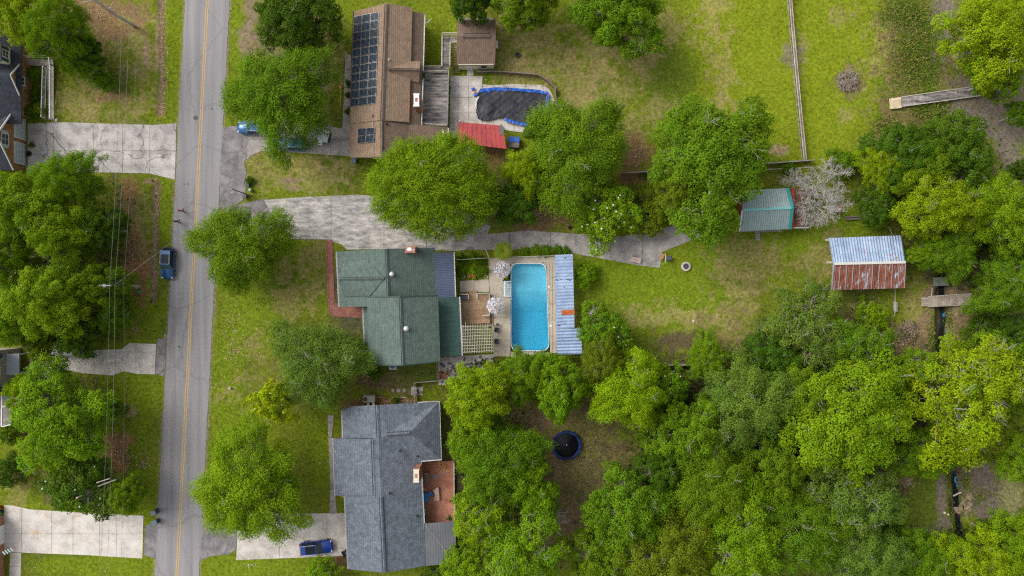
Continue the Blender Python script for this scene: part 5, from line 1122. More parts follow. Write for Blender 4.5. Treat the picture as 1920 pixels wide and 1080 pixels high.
# ---- parasols: eight panels each
um, nt, p = new_mat('speckled_parasol_fabric')
geo = nd(nt, 'ShaderNodeNewGeometry'); vo = nd(nt, 'ShaderNodeTexVoronoi', Scale=8.5); nt.links.new(geo.outputs['Position'], vo.inputs['Vector'])
rp_ = nd(nt, 'ShaderNodeValToRGB'); rp_.color_ramp.interpolation = 'CONSTANT'; el = rp_.color_ramp.elements
for k, (ps, cl_) in enumerate(((0, (.56, .54, .52)), (.30, (.13, .16, .23)), (.52, (.55, .53, .51)), (.66, (.50, .22, .16)), (.73, (.52, .50, .49)), (.82, (.22, .22, .25)))):
    e_ = el[k] if k < 2 else el.new(ps); e_.position = ps; e_.color = rgba(cl_)
sp = nd(nt, 'ShaderNodeSeparateColor'); nt.links.new(vo.outputs['Color'], sp.inputs[0]); nt.links.new(sp.outputs[0], rp_.inputs['Fac']); nt.links.new(rp_.outputs[0], p.inputs['Base Color']); p.inputs['Roughness'].default_value = .85
def parasol(px, py, r_, a0, label, tilt=0.0):
    z = 2.35; c = w(px, py, z); o = empty('parasol', (c.x, c.y, .05), 0, label, 'parasol')
    MB().tube([(0, 0, 0), (0, 0, 2.72)], .025, 8).build('pole', M['white'], o, local=True)
    MB().lathe([(.28, 0), (.28, .06), (.06, .10), (.05, .2), (0, .2)], (0, 0, 0), 14).build('base', M['dark_vent'], o, local=True)
    MB().lathe([(.05, 2.66), (.04, 2.75), (0, 2.8)], (0, 0, 0), 8).build('finial', M['white'], o, local=True)
    for k in range(8):
        a = a0 + k * math.pi / 4; b = a + math.pi / 4; m = (a + b) / 2; f = .93
        P = [(.03 * math.cos(m), .03 * math.sin(m), 2.72), (r_ * .5 * math.cos(a), r_ * .5 * math.sin(a), 2.52), (r_ * math.cos(a), r_ * math.sin(a), 2.22), (r_ * f * math.cos(m), r_ * f * math.sin(m), 2.20), (r_ * math.cos(b), r_ * math.sin(b), 2.22), (r_ * .5 * math.cos(b), r_ * .5 * math.sin(b), 2.52), (r_ * .48 * math.cos(m), r_ * .48 * math.sin(m), 2.48)]
        q = MB(); q.add(P, [(0, 1, 6), (1, 2, 3, 6), (6, 3, 4, 5), (0, 6, 5)]).add([(x, y, z_ - .16) if i in (2, 3, 4) else (x, y, z_) for i, (x, y, z_) in enumerate(P)], []); b0 = 0
        q.add([P[2], P[3], P[4], (P[4][0], P[4][1], P[4][2] - .13), (P[3][0], P[3][1], P[3][2] - .13), (P[2][0], P[2][1], P[2][2] - .13)], [(0, 1, 4, 5), (1, 2, 3, 4)])
        pa = q.build('canopy_panel', um, o, local=True)
        MB().tube([(0, 0, 2.66), (r_ * .5 * math.cos(a), r_ * .5 * math.sin(a), 2.49), (r_ * math.cos(a), r_ * math.sin(a), 2.19)], .012, 4).build('rib', M['white'], pa, local=True)
    return o
parasol(942, 505, 1.2, .3, 'speckled parasol beside the palm at the upper pool corner')
parasol(929, 573, 1.27, .1, 'speckled parasol at the corner of the wooden deck')
# ---- chairs and small table
M['wicker'] = mottled('charcoal_wicker', [(.045, .05, .06), (.075, .08, .095), (.11, .115, .13)], scale=8, fine=.3, fine_scale=30, rough=.8)
def armchair(px, py, rz, label):
    c = w(px, py, .4); o = empty('patio_chair', (c.x, c.y, .05), rz, label, 'chair')
    MB().box(0, 0, .36, .56, .56, .10).build('seat', M['wicker'], o, local=True, bevel=.03)
    MB().box(-.27, 0, .62, .08, .60, .48, 0, R_(-12)).build('backrest', M['wicker'], o, local=True, bevel=.03)
    for s_ in (-1, 1): MB().box(0.02, s_ * .31, .56, .56, .07, .06).build('armrest', M['wicker'], o, local=True)
    for sx in (-.25, .27):
        for sy in (-.30, .30): MB().box(sx, sy, .27, .05, .05, .55).build('leg', M['wicker'], o, local=True)
    return o
armchair(931.5, 618.5, R_(-12), 'charcoal wicker armchair next to the round side table')
armchair(931.5, 640, R_(-4), 'charcoal wicker armchair farther down the pool deck')
c = w(933, 608.5); e = empty('side_table', (c.x, c.y, .05), 0, 'small round dark table above the two armchairs', 'table')
MB().lathe([(.0, .46), (.23, .46), (.24, .48), (.23, .5), (0, .5)], (0, 0, 0), 16).build('tabletop', M['wicker'], e, local=True)
for k in range(3): a = k * 2.094; MB().tube([(.17 * math.cos(a), .17 * math.sin(a), .47), (.2 * math.cos(a), .2 * math.sin(a), 0)], .015, 5).build('leg', M['wicker'], e, local=True)
# ---- planted bed with flowers, trellis fence
for (x, y, r_, tn, lb) in ((868, 487, 12, 'D', 'dark leafy plant at the upper left of the flower bed'), (886, 484, 12, 'G', 'green leafy plant behind the white trellis rail'), (903, 489, 11, 'D', 'dark leafy plant at the upper right of the flower bed'), (868, 508, 14, 'G', 'green plant at the lower left of the flower bed'), (886, 510, 14, 'L', 'bright plant in the middle of the flower bed'), (904, 508, 13, 'G', 'green plant at the right of the flower bed'),
                         (985, 470, 10, 'L', 'low grass clump nearest the palm on the path edge'), (1004, 469, 12, 'L', 'second low grass clump along the path edge'), (1024, 469, 13, 'G', 'third low grass clump along the path edge'), (1046, 469, 12, 'G', 'fourth low grass clump along the path edge'), (1062, 471, 10, 'G', 'last low grass clump above the pool shelter')):
    tree('leafy_plant', x, y, r_, 1.0, 'shrub', tn, lb, 'plant')
fl = MB(); r3 = random.Random(5)
for k in range(46):
    c = w(r3.uniform(876, 891), r3.uniform(513, 522), .7); e = .09
    fl.box(c.x, c.y, .62 + r3.uniform(0, .12), e, e, .03, r3.uniform(0, 3), r3.uniform(-.5, .5))
tag(fl.build('flowers', flat('orange_red_petal', (.62, .16, .07), .6, var=.3, scale=9), None), 'orange and red flowers at the front of the flower bed', 'flowers', kind='stuff')
for x in (869, 911):
    c = w(x, 519, .4); e = MB(); e.tube([(c.x + .22 * math.cos(a), c.y + .22 * math.sin(a), .55) for a in [i * .4488 for i in range(15)]], .018, 5); tag(e.build('wire_ring', M['metal_vent'], None), 'pale wire plant ring at the %s end of the flower bed' % ('left' if x < 900 else 'right'), 'plant ring')
tr_ = empty('trellis_rail', tuple(w(885, 485)), 0, 'white pipe rail running across the flower bed', 'rail')
MB().tube([w(852, 487, 1.0), w(870, 486.5, 1.0), w(890, 485, 1.0), w(917, 483.5, 1.0)], .04, 6).build('rail', M['palewood'], tr_)
MB().tube([w(911, 468, 1.0), w(917, 483, 1.0)], .05, 6).build('rail', M['palewood'], tr_)
for x, y in ((853, 487), (890, 485), (917, 483), (911, 468)): c = w(x, y, .5); MB().tube([(c.x, c.y, 0), (c.x, c.y, 1.0)], .04, 6).build('post', M['palewood'], tr_)
pf = empty('pool_fence', tuple(w(1000, 481)), 0, 'pale low rail along the upper end of the pool deck', 'fence')
MB().bar(w(958, 482, .9), w(1040, 479.5, .9), .08, .08).build('rail', M['palewood'], pf)
for k in range(6): c = w(959 + k * 16, 482 - k * .5, .45); MB().box(c.x, c.y, .45, .08, .08, .9).build('post', M['palewood'], pf)
# ---- fan palm
palm = empty('fan_palm', tuple(w(944, 472, 0)), 0, 'fan palm with a round crown of split leaves beside the pool', 'palm')
MB().tube([(0, 0, 0), (.03, .02, .9), (0, 0, 1.9)], [.24, .20, .22], 9).build('trunk', M['bark'], palm, local=True)
rg = random.Random(11); pm = leaf_mat('palm_leaf', .5, .2)
fm = MB(); ring = []
for k in range(40):
    a = k * 2.39996; up = 1 - k / 40; L = rg.uniform(.75, 1.0) * (1 - .75 * up); el_ = up * .8 - .2
    base = Vector((0, 0, 2.0)); tip = base + Vector((math.cos(a) * math.cos(el_), math.sin(a) * math.cos(el_), math.sin(el_))) * L * .75
    f1 = MB(); f1.tube([base, tip], [.02, .012], 4)
    dir_ = (tip - base).normalized(); side = dir_.cross(Vector((0, 0, 1))).normalized(); upv = side.cross(dir_)
    for j in range(13):
        b = (j - 6) * .19; d = (dir_ * math.cos(b) + side * math.sin(b)).normalized(); ll = 1.05 * (1 - .25 * abs(j - 6) / 6)
        sw = d.cross(upv).normalized() * .034; e = tip + d * ll + Vector((0, 0, -.12 * ll * (1 + rg.random())))
        m_ = tip + d * ll * .5 + upv * .03
        f1.add([tip, m_ + sw, e, m_ - sw], [(0, 1, 2, 3)])
    o = f1.build('frond', pm, palm, local=True); o.color = (.19 + rg.random() * .1, .28 + rg.random() * .08, .03, 1)
    a_ = o.data.attributes.new('tone', 'FLOAT_COLOR', 'POINT'); a_.data.foreach_set('color', [1.0] * (4 * len(o.data.vertices)))
# ---- blue metal pool shelter
M['sky_metal'] = mottled('pale_blue_metal', [(.20, .27, .41), (.26, .34, .50), (.32, .41, .57)], scale=.5, fine=.08, fine_scale=5, rough=.55, per_obj=.07, spec=.3)
M['rust'] = mottled('orange_rust', [(.22, .05, .015), (.40, .10, .03), (.52, .20, .08)], scale=4, fine=.3, fine_scale=12, rough=.9)
ps = empty('metal_pool_shelter', tuple(w(1060, 570)), 0, 'long open shelter with pale blue corrugated metal roof beside the pool', 'shelter')
def corrug(root, a, b, c_, d, n, mats, amp=.035, k=6, name='roof_sheet'):
    """n corrugated sheets side by side from edge a-b to edge d-c; waves run along a->b"""
    a, b, c_, d = [Vector(q) for q in (a, b, c_, d)]
    nrm = (b - a).cross(d - a).normalized(); nrm = -nrm if nrm.z < 0 else nrm
    for i in range(n):
        vs = []; fs = []; m = 2 * k + 1
        for j in range(m):
            t = (i + j / (m - 1)) / n * .9995; h_ = nrm * (amp if j % 2 else 0) + nrm * (.008 * (i % 2))
            vs += [a.lerp(d, t) + h_, b.lerp(c_, t) + h_]
        fs = [(2 * j, 2 * j + 1, 2 * j + 3, 2 * j + 2) for j in range(m - 1)]
        if (vs[1] - vs[0]).cross(vs[2] - vs[0]).z < 0: fs = [f[::-1] for f in fs]
        MB().add(vs, fs).build(name, mats[i % len(mats)], root)
corrug(ps, w(1040.5, 478, 2.4), w(1074, 476.5, 2.7), w(1077.3, 615, 2.7), w(1043.5, 617, 2.4), 23, [M['sky_metal']], .09, 1)
corrug(ps, w(1043.5, 617.5, 2.4), w(1089, 615.5, 2.75), w(1092, 664, 2.75), w(1044.5, 665, 2.4), 8, [M['sky_metal']], .14, 1)
for x, y in ((1042, 482), (1043, 550), (1044, 612), (1045, 658), (1073, 482), (1076, 612), (1088, 658)):
    c = w(x, y, 2.2); MB().box(c.x, c.y, 1.15, .11, .11, 2.3).build('post', M['greywood'], ps)
a, b, c_, d = w(1053, 581, 2.60), w(1077, 580, 2.80), w(1077, 589.5, 2.80), w(1053, 591, 2.60); MB().slab([a, b, c_, d], .02).build('rust_patch', M['rust'], ps)
for (x, y) in ((1060, 483.5), (1045, 512), (1052, 524), (1064, 524), (1069, 525), (1044, 535), (1058, 539), (1067, 559), (1060, 606), (1048, 610), (1044, 525), (1070, 513)):
    t = (x - 1041) / 34; c = w(x, y, 2.46 + .3 * t); MB().box(c.x, c.y, c.z, random.uniform(.12, .4), random.uniform(.06, .14), .02, random.uniform(-.2, .2), R_(-6.5)).build('rust_hole', M['dark_vent'], ps)
# stone slabs leaning by the shelter
c = w(1108, 588); sp_ = empty('stone_slab', (c.x, c.y, 0), R_(57), 'pale rough stone slab lying beside the magnolia and pool shelter', 'slab')
MB().box(0, 0, .12, 2.6, .85, .16).build('rock', M['gravel'], sp_, local=True, bevel=.06)

# ---- covered pool of the upper garden
cp = empty('patio', (0, 0, 0), 0, 'pale concrete patio round the covered pool', 'patio', kind='structure')
PAT = [(845, 142), (905, 143), (904, 158), (925, 160), (960, 158), (1000, 159), (1015, 159), (1030, 167), (1038, 183), (1040, 210), (1036, 225), (1025, 240), (1000, 248), (985, 249), (960, 246), (945, 243), (945, 262), (850, 262), (843, 245)]
for c_ in cells(wp(PAT), [w2(x, 0)[0] for x in (859, 879, 905, 925, 945, 965, 985, 1005)], [w2(0, y)[1] for y in (161.5, 183, 212)], .045): MB().prism(c_, -.06, .045 + random.uniform(-.003, .003)).build('slab', M['concrete_pale'], cp)
cv = empty('covered_pool', tuple(w(960, 200)), 0, 'pool under a sagging black cover with blue tarp edges', 'pool')
COV = [(901, 167), (930, 166), (960, 167), (982, 168.5), (1005, 170), (1029, 174.5), (1030, 185), (1026, 195), (1024, 204), (1020, 222), (1012, 234), (995.5, 236.5), (975, 232), (955.5, 228), (945, 224), (935, 222), (927, 225), (918, 227), (905, 227), (896, 225.5), (893, 215), (892, 204), (894, 192), (896, 182), (895, 175)]
black = mottled('grey_black_pool_cover', [(.020, .020, .026), (.034, .034, .042), (.056, .056, .066)], scale=.9, fine=.2, fine_scale=6, rough=.65)
gxs = np.linspace(888, 1034, 120); gys = np.linspace(162, 240, 66); wc = [(x, y) for x, y in COV]
def inpoly(x, y, P):
    r_ = False; j = len(P) - 1
    for i in range(len(P)):
        if (P[i][1] > y) != (P[j][1] > y) and x < (P[j][0] - P[i][0]) * (y - P[i][1]) / (P[j][1] - P[i][1]) + P[i][0]: r_ = not r_
        j = i
    return r_
def edge_d(x, y, P):
    best = 9e9
    for i in range(len(P)):
        ax, ay = P[i]; bx, by = P[(i + 1) % len(P)]; dx, dy = bx - ax, by - ay; t = max(0, min(1, ((x - ax) * dx + (y - ay) * dy) / (dx * dx + dy * dy))); best = min(best, math.hypot(x - ax - t * dx, y - ay - t * dy))
    return best
vid = {}; mb = MB(); blue_f = []
for i, x in enumerate(gxs):
    for j, y in enumerate(gys):
        if inpoly(x, y, wc):
            e = edge_d(x, y, wc); lump = .26 * math.exp(-(((x - 916) / 13) ** 2 + ((y - 205) / 11) ** 2) ** 2) + .10 * math.exp(-(((x - 935) / 6) ** 2 + ((y - 186) / 9) ** 2)) - .18 * math.exp(-(((x - 985) / 30) ** 2 + ((y - 200) / 18) ** 2))
            fold = .12 * (float(vnoise(np.array([x * .10 + y * .02]), np.array([y * .05 - x * .03]), 7)[0]) - .5) + .05 * (float(vnoise(np.array([x * .35]), np.array([y * .12]), 9)[0]) - .5) + .012 * math.sin(x * 1.4 + y * .5 + 2 * math.sin(y * .2)) * math.exp(-((x - 975) / 12) ** 2 - ((y - 204) / 9) ** 2) + .05 * math.sin(y * .8 - x * .3) * math.exp(-((x - 925) / 16) ** 2 - ((y - 180) / 9) ** 2) + .03 * math.sin(x * .4 + math.sin(y * .5) * 2)
            edgew = .05 * math.sin(x * .8 + y * .6) * math.exp(-e / 4)
            c = w(x, y); vid[(i, j)] = len(mb.v); mb.v.append((c.x, c.y, .40 + lump + fold + edgew + .05 * math.exp(-e / 3)))
for (i, j) in list(vid):
    if all(k in vid for k in ((i + 1, j), (i + 1, j + 1), (i, j + 1))): mb.f.append((vid[(i, j)], vid[(i, j + 1)], vid[(i + 1, j + 1)], vid[(i + 1, j)]))
mb.build('pool_cover', black, cv, smooth=True)
bt = mottled('crumpled_blue_tarp', [(.01, .06, .30), (.015, .10, .48), (.02, .16, .50)], scale=2, fine=.25, fine_scale=8, rough=.45, spec=.5)
def ribbon(pts, wd_, name='blue_tarp', mat=bt, seed=0):
    r_ = random.Random(seed); P = []
    for (x0, y0), (x1, y1) in zip(pts[:-1], pts[1:]):
        for k in range(5): P.append((x0 + (x1 - x0) * k / 5, y0 + (y1 - y0) * k / 5))
    P.append(pts[-1]); q = MB(); vs = []
    for i, (x, y) in enumerate(P):
        x2, y2 = P[min(i + 1, len(P) - 1)]; x1_, y1_ = P[max(i - 1, 0)]; L = math.hypot(x2 - x1_, y2 - y1_) or 1; nx, ny = -(y2 - y1_) / L, (x2 - x1_) / L
        for s_ in (-1, -.3, .4, 1):
            c = w(x + nx * wd_ * s_ * r_.uniform(.7, 1.1), y + ny * wd_ * s_ * r_.uniform(.7, 1.1)); vs.append((c.x, c.y, .47 + r_.uniform(-.03, .08)))
    fs = [(4 * i + k, 4 * i + k + 1, 4 * i + k + 5, 4 * i + k + 4) for i in range(len(P) - 1) for k in range(3)]
    q.add(vs, fs).build(name, mat, cv)
ribbon([(900, 171), (925, 168.5), (955, 169), (985, 171), (1010, 173), (1027, 177)], 3.0, seed=1)
ribbon([(1027, 177), (1025.5, 192), (1024, 205)], 2.4, seed=2)
ribbon([(945, 225), (960, 229.5), (978, 234), (1000, 235.5)], 3.0, seed=3)
ribbon([(908, 178), (918, 172), (930, 169)], 1.5, seed=4); ribbon([(928, 169), (936, 174)], 1.5, seed=5); ribbon([(898, 183), (892, 192), (893, 205)], 1.2, 'white_edge', M['white'], 6)
c = w(889, 172); e = empty('pool_robot', (c.x, c.y, .05), .4, 'blue and orange pool gadget at the left end of the covered pool', 'gadget')
MB().box(0, .35, .2, .45, .4, .35).build('pump_body', bt, e, local=True, bevel=.06); MB().box(.05, -.55, .2, .65, .35, .35).build('filter_body', bt, e, local=True, bevel=.08); MB().box(0, -.1, .15, .2, .35, .2).build('hose_joint', flat('orange_plastic', (.55, .22, .07), .5), e, local=True)
c = w(849.5, 165); e = empty('storage_crate', (c.x, c.y, .05), .15, 'white plastic crate on the patio beside the weathered deck', 'crate')
mb = MB(); mb.box(0, 0, .03, .6, .7, .06)
for sx, sy, ax, ay in ((.28, 0, .04, .7), (-.28, 0, .04, .7), (0, .33, .52, .04), (0, -.33, .52, .04)): mb.box(sx, sy, .22, ax, ay, .36)
mb.build('crate_body', M['white'], e, local=True); MB().box(0, .12, .3, .4, .3, .1).build('folded_cloth', flat('grey_cloth', (.45, .45, .47), .9), e, local=True)
# patio fence behind the covered pool
def plank_fence(name, pts, h_, mat, label, board=.14, cap=True, z0=0.0, posts=True, gap=.012):
    P = [w(x, y, 0) for x, y in pts]; c0 = P[0]; o = empty(name, tuple(c0), 0, label, 'fence')
    bl_ = MB(); tot = 0
    for a, b in zip(P[:-1], P[1:]):
        d = b - a; L = d.length; n = max(1, int(L / (board + gap))); an = math.atan2(d.y, d.x)
        for i in range(n):
            q = a + d * ((i + .5) / n); bl_.box(q.x, q.y, h_ / 2 + random.uniform(-.02, .02), L / n - gap, .025, h_, an)
        tot += n
        if posts:
            m = max(1, round(L / 2.4)); nrm = Vector((-d.y, d.x, 0)).normalized() * .07
            for i in range(m + 1):
                q = a + d * (i / m) + nrm; MB().box(q.x, q.y, h_ / 2, .1, .1, h_ + .05, an).build('post', mat, o)
        for k in ((.25, .9) if h_ > .8 else (.5,)): MB().bar(a + Vector((0, 0, h_ * k)) + nrm * .7, b + Vector((0, 0, h_ * k)) + nrm * .7, .05, .09).build('rail', mat, o)
        if cap: MB().bar(a + Vector((0, 0, h_ + .03)), b + Vector((0, 0, h_ + .03)), .14, .04).build('cap_rail', mat, o)
    tag(bl_.build('boards', mat, o), kind='stuff'); return o
M['brownwood'] = mottled('dark_weathered_board', [(.12, .085, .075), (.19, .145, .13), (.25, .20, .18)], scale=1.2, fine=.3, fine_scale=9, per_obj=.1, rough=.95)
plank_fence('garden_fence', [(895, 138), (925, 137), (960, 139), (1008, 143), (1025, 153), (1040, 167), (1043, 205)], .9, M['brownwood'], 'low dark board fence curving round the covered pool')
MB().tube([w(897, 139, .3), w(925, 137, .3)], .02, 4)
# blue tarp covered box below the red roof
c = w(963.5, 268); e = empty('blue_tarp_box', (c.x, c.y, 0), R_(-3), 'wooden box under a bright blue tarp right of the red roof', 'box')
MB().box(0, -.1, .45, 1.5, 1.4, .9).build('box', M['brownwood'], e, local=True); MB().box(0, .3, .94, 1.6, .75, .06).build('tarp', bt, e, local=True, bevel=.02)
c = w(986, 253); tag(MB().box(c.x, c.y, .06, .35, .35, .08).build('paving_stone', M['concrete_pale'], None), 'single square paving stone below the covered pool', 'stone')

# ---- weathered deck, stairs and landing of the brown house
M['greydeck'] = mottled('black_stained_grey_deck_board', [(.07, .062, .06), (.21, .19, .18), (.34, .31, .295)], scale=1.3, stretch=(.35, 1.6, 1), fine=.3, fine_scale=7, per_obj=.15, rough=.95, lo=.36, hi=.6)
gd = empty('weathered_deck', tuple(w(815, 187)), 0, 'raised weathered grey deck behind the brown roofed house', 'deck')
zt = 1.5
planks(gd, w(797, 136, zt), w(842, 136, zt), w(839, 236.5, zt), w(792, 234, zt), 52, M['greydeck'])
for x, y in ((798, 138), (841, 138), (840, 185), (838, 234), (793, 232), (795, 185)): c = w(x, y, .7); MB().box(c.x, c.y, .72, .12, .12, 1.5).build('post', M['greywood'], gd)
railing(gd, [w(797, 137, zt), w(841, 136.5, zt)], zt, .9, M['greywood']); railing(gd, [w(842, 137, zt), w(839.5, 236, zt)], zt, .9, M['greywood']); railing(gd, [w(839, 236.5, zt), w(792, 234.5, zt)], zt, .9, M['palewood']); railing(gd, [w(795.5, 150, zt), w(792, 232, zt)], zt, .9, M['palewood'])
planks(gd, w(794, 128.5, zt), w(842, 127.5, zt), w(842, 135.5, zt), w(794, 135.5, zt), 5, M['greywood'], name='landing_board')
planks(gd, w(829, 68, zt), w(844, 68, zt), w(843, 127, zt), w(828, 127, zt), 32, M['greydeck'], name='walkway_board')
railing(gd, [w(829, 127, zt), w(830, 66, zt), w(857, 66, zt)], zt, .9, M['palewood']); railing(gd, [w(844, 126, zt), w(845, 82, zt)], zt, .9, M['palewood']); railing(gd, [w(796, 127.5, zt), w(828, 127.5, zt)], zt, .9, M['greywood'])
planks(gd, w(844, 68, zt), w(857, 68, zt), w(857, 80, zt), w(844, 80, zt), 6, M['greywood'], name='landing_board')
mossy = mottled('mossy_green_step', [(.11, .10, .035), (.17, .15, .06), (.24, .21, .11)], scale=2, fine=.3, fine_scale=9, per_obj=.12, rough=.95)
for k in range(13):
    z = 1.4 - k * .105; y0 = 82 + k * 4.3; a, b = w(848 + k * .2, y0, z), w(858 + k * .45, y0 + 3.6, z)
    MB().box((a.x + b.x) / 2, (a.y + b.y) / 2, z, b.x - a.x, abs(a.y - b.y), .05).build('stair_tread', mossy, gd)
MB().bar(w(848, 81, 1.3), w(850, 137, .05), .05, .22).build('stringer', mossy, gd); MB().bar(w(859, 81, 1.3), w(863, 137, .05), .05, .22).build('stringer', mossy, gd)
# garden bits by the brown house
c = w(639.5, 183); e = empty('yellow_pole', (c.x, c.y, 0), 0, 'yellow tool lying on the worn grass left of the brown house', 'tool')
MB().tube([w(639.5, 165, .05) - c, w(639, 199, .05) - c], .05, 6).build('handle', flat('yellow_orange_paint', (.55, .34, .05), .5), e, local=True); MB().box(-.05, 1.5, .08, .35, .35, .1).build('tool_head', flat('orange_head', (.48, .22, .10), .6), e, local=True)
for (x, y, lb) in ((654, 156, 'uppermost of three clipped shrubs along the path by the brown house'), (654, 178, 'middle of three clipped shrubs along the path by the brown house'), (652, 209, 'lowest of three clipped shrubs along the path by the brown house')): tree('clipped_shrub', x, y, 8, 1.2, 'shrub', 'D', lb, 'shrub')
def bin_(px, py, rz, colr, lid, label, h_=1.05, s_=1.0, cat='bin'):
    c = w(px, py, .6); o = empty('wheeled_bin', (c.x, c.y, gz(c.x, c.y)), rz, label, cat); m1 = flat('bin_plastic_%d_%d' % (px, py), colr, .45); m2 = flat('bin_lid_%d_%d' % (px, py), lid, .4)
    b = MB(); b.add([(-.24 * s_, -.24 * s_, .06), (.24 * s_, -.24 * s_, .06), (.24 * s_, .24 * s_, .06), (-.24 * s_, .24 * s_, .06), (-.32 * s_, -.30 * s_, h_), (.34 * s_, -.30 * s_, h_), (.34 * s_, .30 * s_, h_), (-.32 * s_, .30 * s_, h_)], [(3, 2, 1, 0), (0, 1, 5, 4), (1, 2, 6, 5), (2, 3, 7, 6), (3, 0, 4, 7), (4, 5, 6, 7)]); b.build('bin_body', m1, o, local=True)
    l = MB(); l.box(0, 0, h_ + .05, .74 * s_, .66 * s_, .08); l.build('lid', m2, o, local=True, bevel=.03)
    MB().tube([(.36 * s_, -.24, h_ - .05), (.48 * s_, -.2, h_), (.48 * s_, .2, h_), (.36 * s_, .24, h_ - .05)], .025, 6).build('handle', m1, o, local=True)
    for s2 in (-1, 1):
        wb = MB(); wb.tube([(.30 * s_, s2 * .22, .12), (.30 * s_, s2 * .29, .12)], .12, 12); wb.build('wheel', M['dark_vent'], o, local=True)
    return o
bin_(290, 960, R_(15), (.03, .055, .06), (.16, .20, .22), 'dark green wheeled bin with grey lid, upper of the two at the kerb')
bin_(292, 978.5, R_(20), (.02, .06, .06), (.12, .19, .21), 'dark green wheeled bin with shiny lid, lower of the two at the kerb', 1.0)
bin_(665, 302, R_(90), (.03, .06, .09), (.09, .14, .20), 'blue grey bin at the lower corner of the brown roofed house')

# ---- red deck of the grey house with its furniture
M['reddeck'] = mottled('red_stained_deck_board', [(.33, .135, .085), (.42, .185, .12), (.49, .235, .16)], scale=.9, fine=.18, fine_scale=8, per_obj=.08, rough=.8)
rd = empty('red_deck', tuple(w(822, 920)), 0, 'red stained timber deck behind the grey roofed house', 'deck')
planks(rd, w(788, 866, .5), w(852, 864, .5), w(852, 978, .5), w(792, 982, .5), 54, M['reddeck'])
railing(rd, [w(852, 866, .5), w(852.5, 977, .5)], .5, .9, M['palewood'])
fm_ = mottled('faded_floral_cover', [(.40, .24, .16), (.52, .38, .27), (.60, .50, .38)], scale=2.2, fine=.3, fine_scale=8, rough=.95)
c = w(819, 923); e = empty('sun_lounger', (c.x, c.y, .52), R_(4), 'wide lounger with faded floral cushion on the red deck', 'lounger')
MB().slab([(-.42, .55, .42), (.28, 1.02, .42), (.46, .75, .42), (.42, -.95, .42), (-.36, -.95, .42), (-.2, -.1, .42)], .16).build('cushion', fm_, e, local=True, bevel=.05)
MB().slab([(-.3, .45, .25), (.3, .85, .25), (.35, -.85, .25), (-.3, -.85, .25)], .06).build('frame', M['brownwood'], e, local=True)
for x, y in ((-.2, .4), (.28, .7), (.32, -.8), (-.25, -.8)): MB().box(x, y, .1, .06, .06, .22).build('leg', M['brownwood'], e, local=True)
c = w(800, 929); e = empty('cool_box', (c.x, c.y, .52), 0, 'bright blue box against the wall on the red deck', 'box'); bb = flat('bright_blue_plastic', (.015, .22, .62), .4)
MB().box(0, 0, .25, .68, 1.15, .5).build('box_body', bb, e, local=True, bevel=.04); MB().box(0, 0, .54, .74, 1.2, .09).build('lid', bb, e, local=True, bevel=.03)
c = w(809, 922.5); e = empty('folding_chair', (c.x, c.y, .52), R_(150), 'blue folding chair between the blue box and the lounger', 'chair'); bc = flat('mid_blue_fabric', (.05, .20, .45), .8)
MB().box(0, 0, .38, .5, .5, .04).build('seat', bc, e, local=True); MB().box(-.24, 0, .62, .04, .5, .48, 0, R_(-14)).build('backrest', bc, e, local=True)
for x in (-.22, .22):
    for y in (-.22, .22): MB().tube([(x, y, .4), (x * 1.2, y, 0)], .014, 5).build('leg', M['alu'], e, local=True)
c = w(797.5, 962); e = empty('storage_chest', (c.x, c.y, .52), 0, 'long teal chest along the wall of the red deck', 'chest'); tl = flat('teal_plastic', (.06, .17, .18), .5)
MB().box(0, 0, .25, .42, 1.8, .5).build('chest_body', tl, e, local=True, bevel=.03); MB().box(-.02, .5, .53, .46, .9, .07).build('lid', flat('grey_green_lid', (.28, .33, .30), .5), e, local=True, bevel=.02)
c = w(816.5, 892.5); e = empty('round_mat', (c.x, c.y, .515), 0, 'round faded blue grey mat on the red deck', 'mat'); MB().lathe([(.32, 0), (.33, .015), (0, .02)], (0, 0, 0), 18).build('disc', flat('blue_grey_mat', (.24, .25, .28), .9), e, local=True)
c = w(800, 892); e = empty('patio_table', (c.x, c.y, .52), 0, 'brown glass topped table by the chimney on the red deck', 'table'); MB().box(0, 0, .68, 1.1, 1.35, .04).build('tabletop', flat('brown_glass', (.17, .10, .07), .3), e, local=True)
for x in (-.48, .48):
    for y in (-.6, .6): MB().box(x, y, .33, .05, .05, .66).build('leg', M['brownwood'], e, local=True)
tag(MB().lathe([(.07, 0), (.08, .14), (0, .16)], (w(798.5, 888, 1.3).x, w(798.5, 888, 1.3).y, 1.22), 10).build('white_pot', M['white'], None), 'small white pot on the brown glass table', 'pot')
c = w(827, 875); e = empty('folding_drying_rack', (c.x, c.y, .52), 0, 'yellow tubular drying rack at the top of the red deck', 'rack'); ym_ = flat('yellow_tube', (.58, .36, .05), .5)
for a, b in (((818, 884), (826, 876)), ((826, 876), (824, 866)), ((826, 876), (833, 880)), ((833, 880), (836, 873)), ((836, 873), (827, 868)), ((833, 880), (842, 884))): p0, p1 = w(*a, .6) - c, w(*b, .6) - c; MB().tube([(p0.x, p0.y, .15), (p1.x, p1.y, .3)], .04, 6).build('tube', ym_, e, local=True)
tree('potted_plant', 842.5, 970.5, 7, .9, 'shrub', 'G', 'potted green plant at the lower corner of the red deck', 'plant')
c = w(844.5, 939.5, .6); tag(MB().lathe([(.10, 0), (.13, .2), (.10, .2), (.09, .05), (0, .05)], (c.x, c.y, .52), 10).build('dark_red_pot', flat('dark_red_glaze', (.12, .01, .015), .3), None), 'small dark red pot at the edge of the red deck', 'pot')
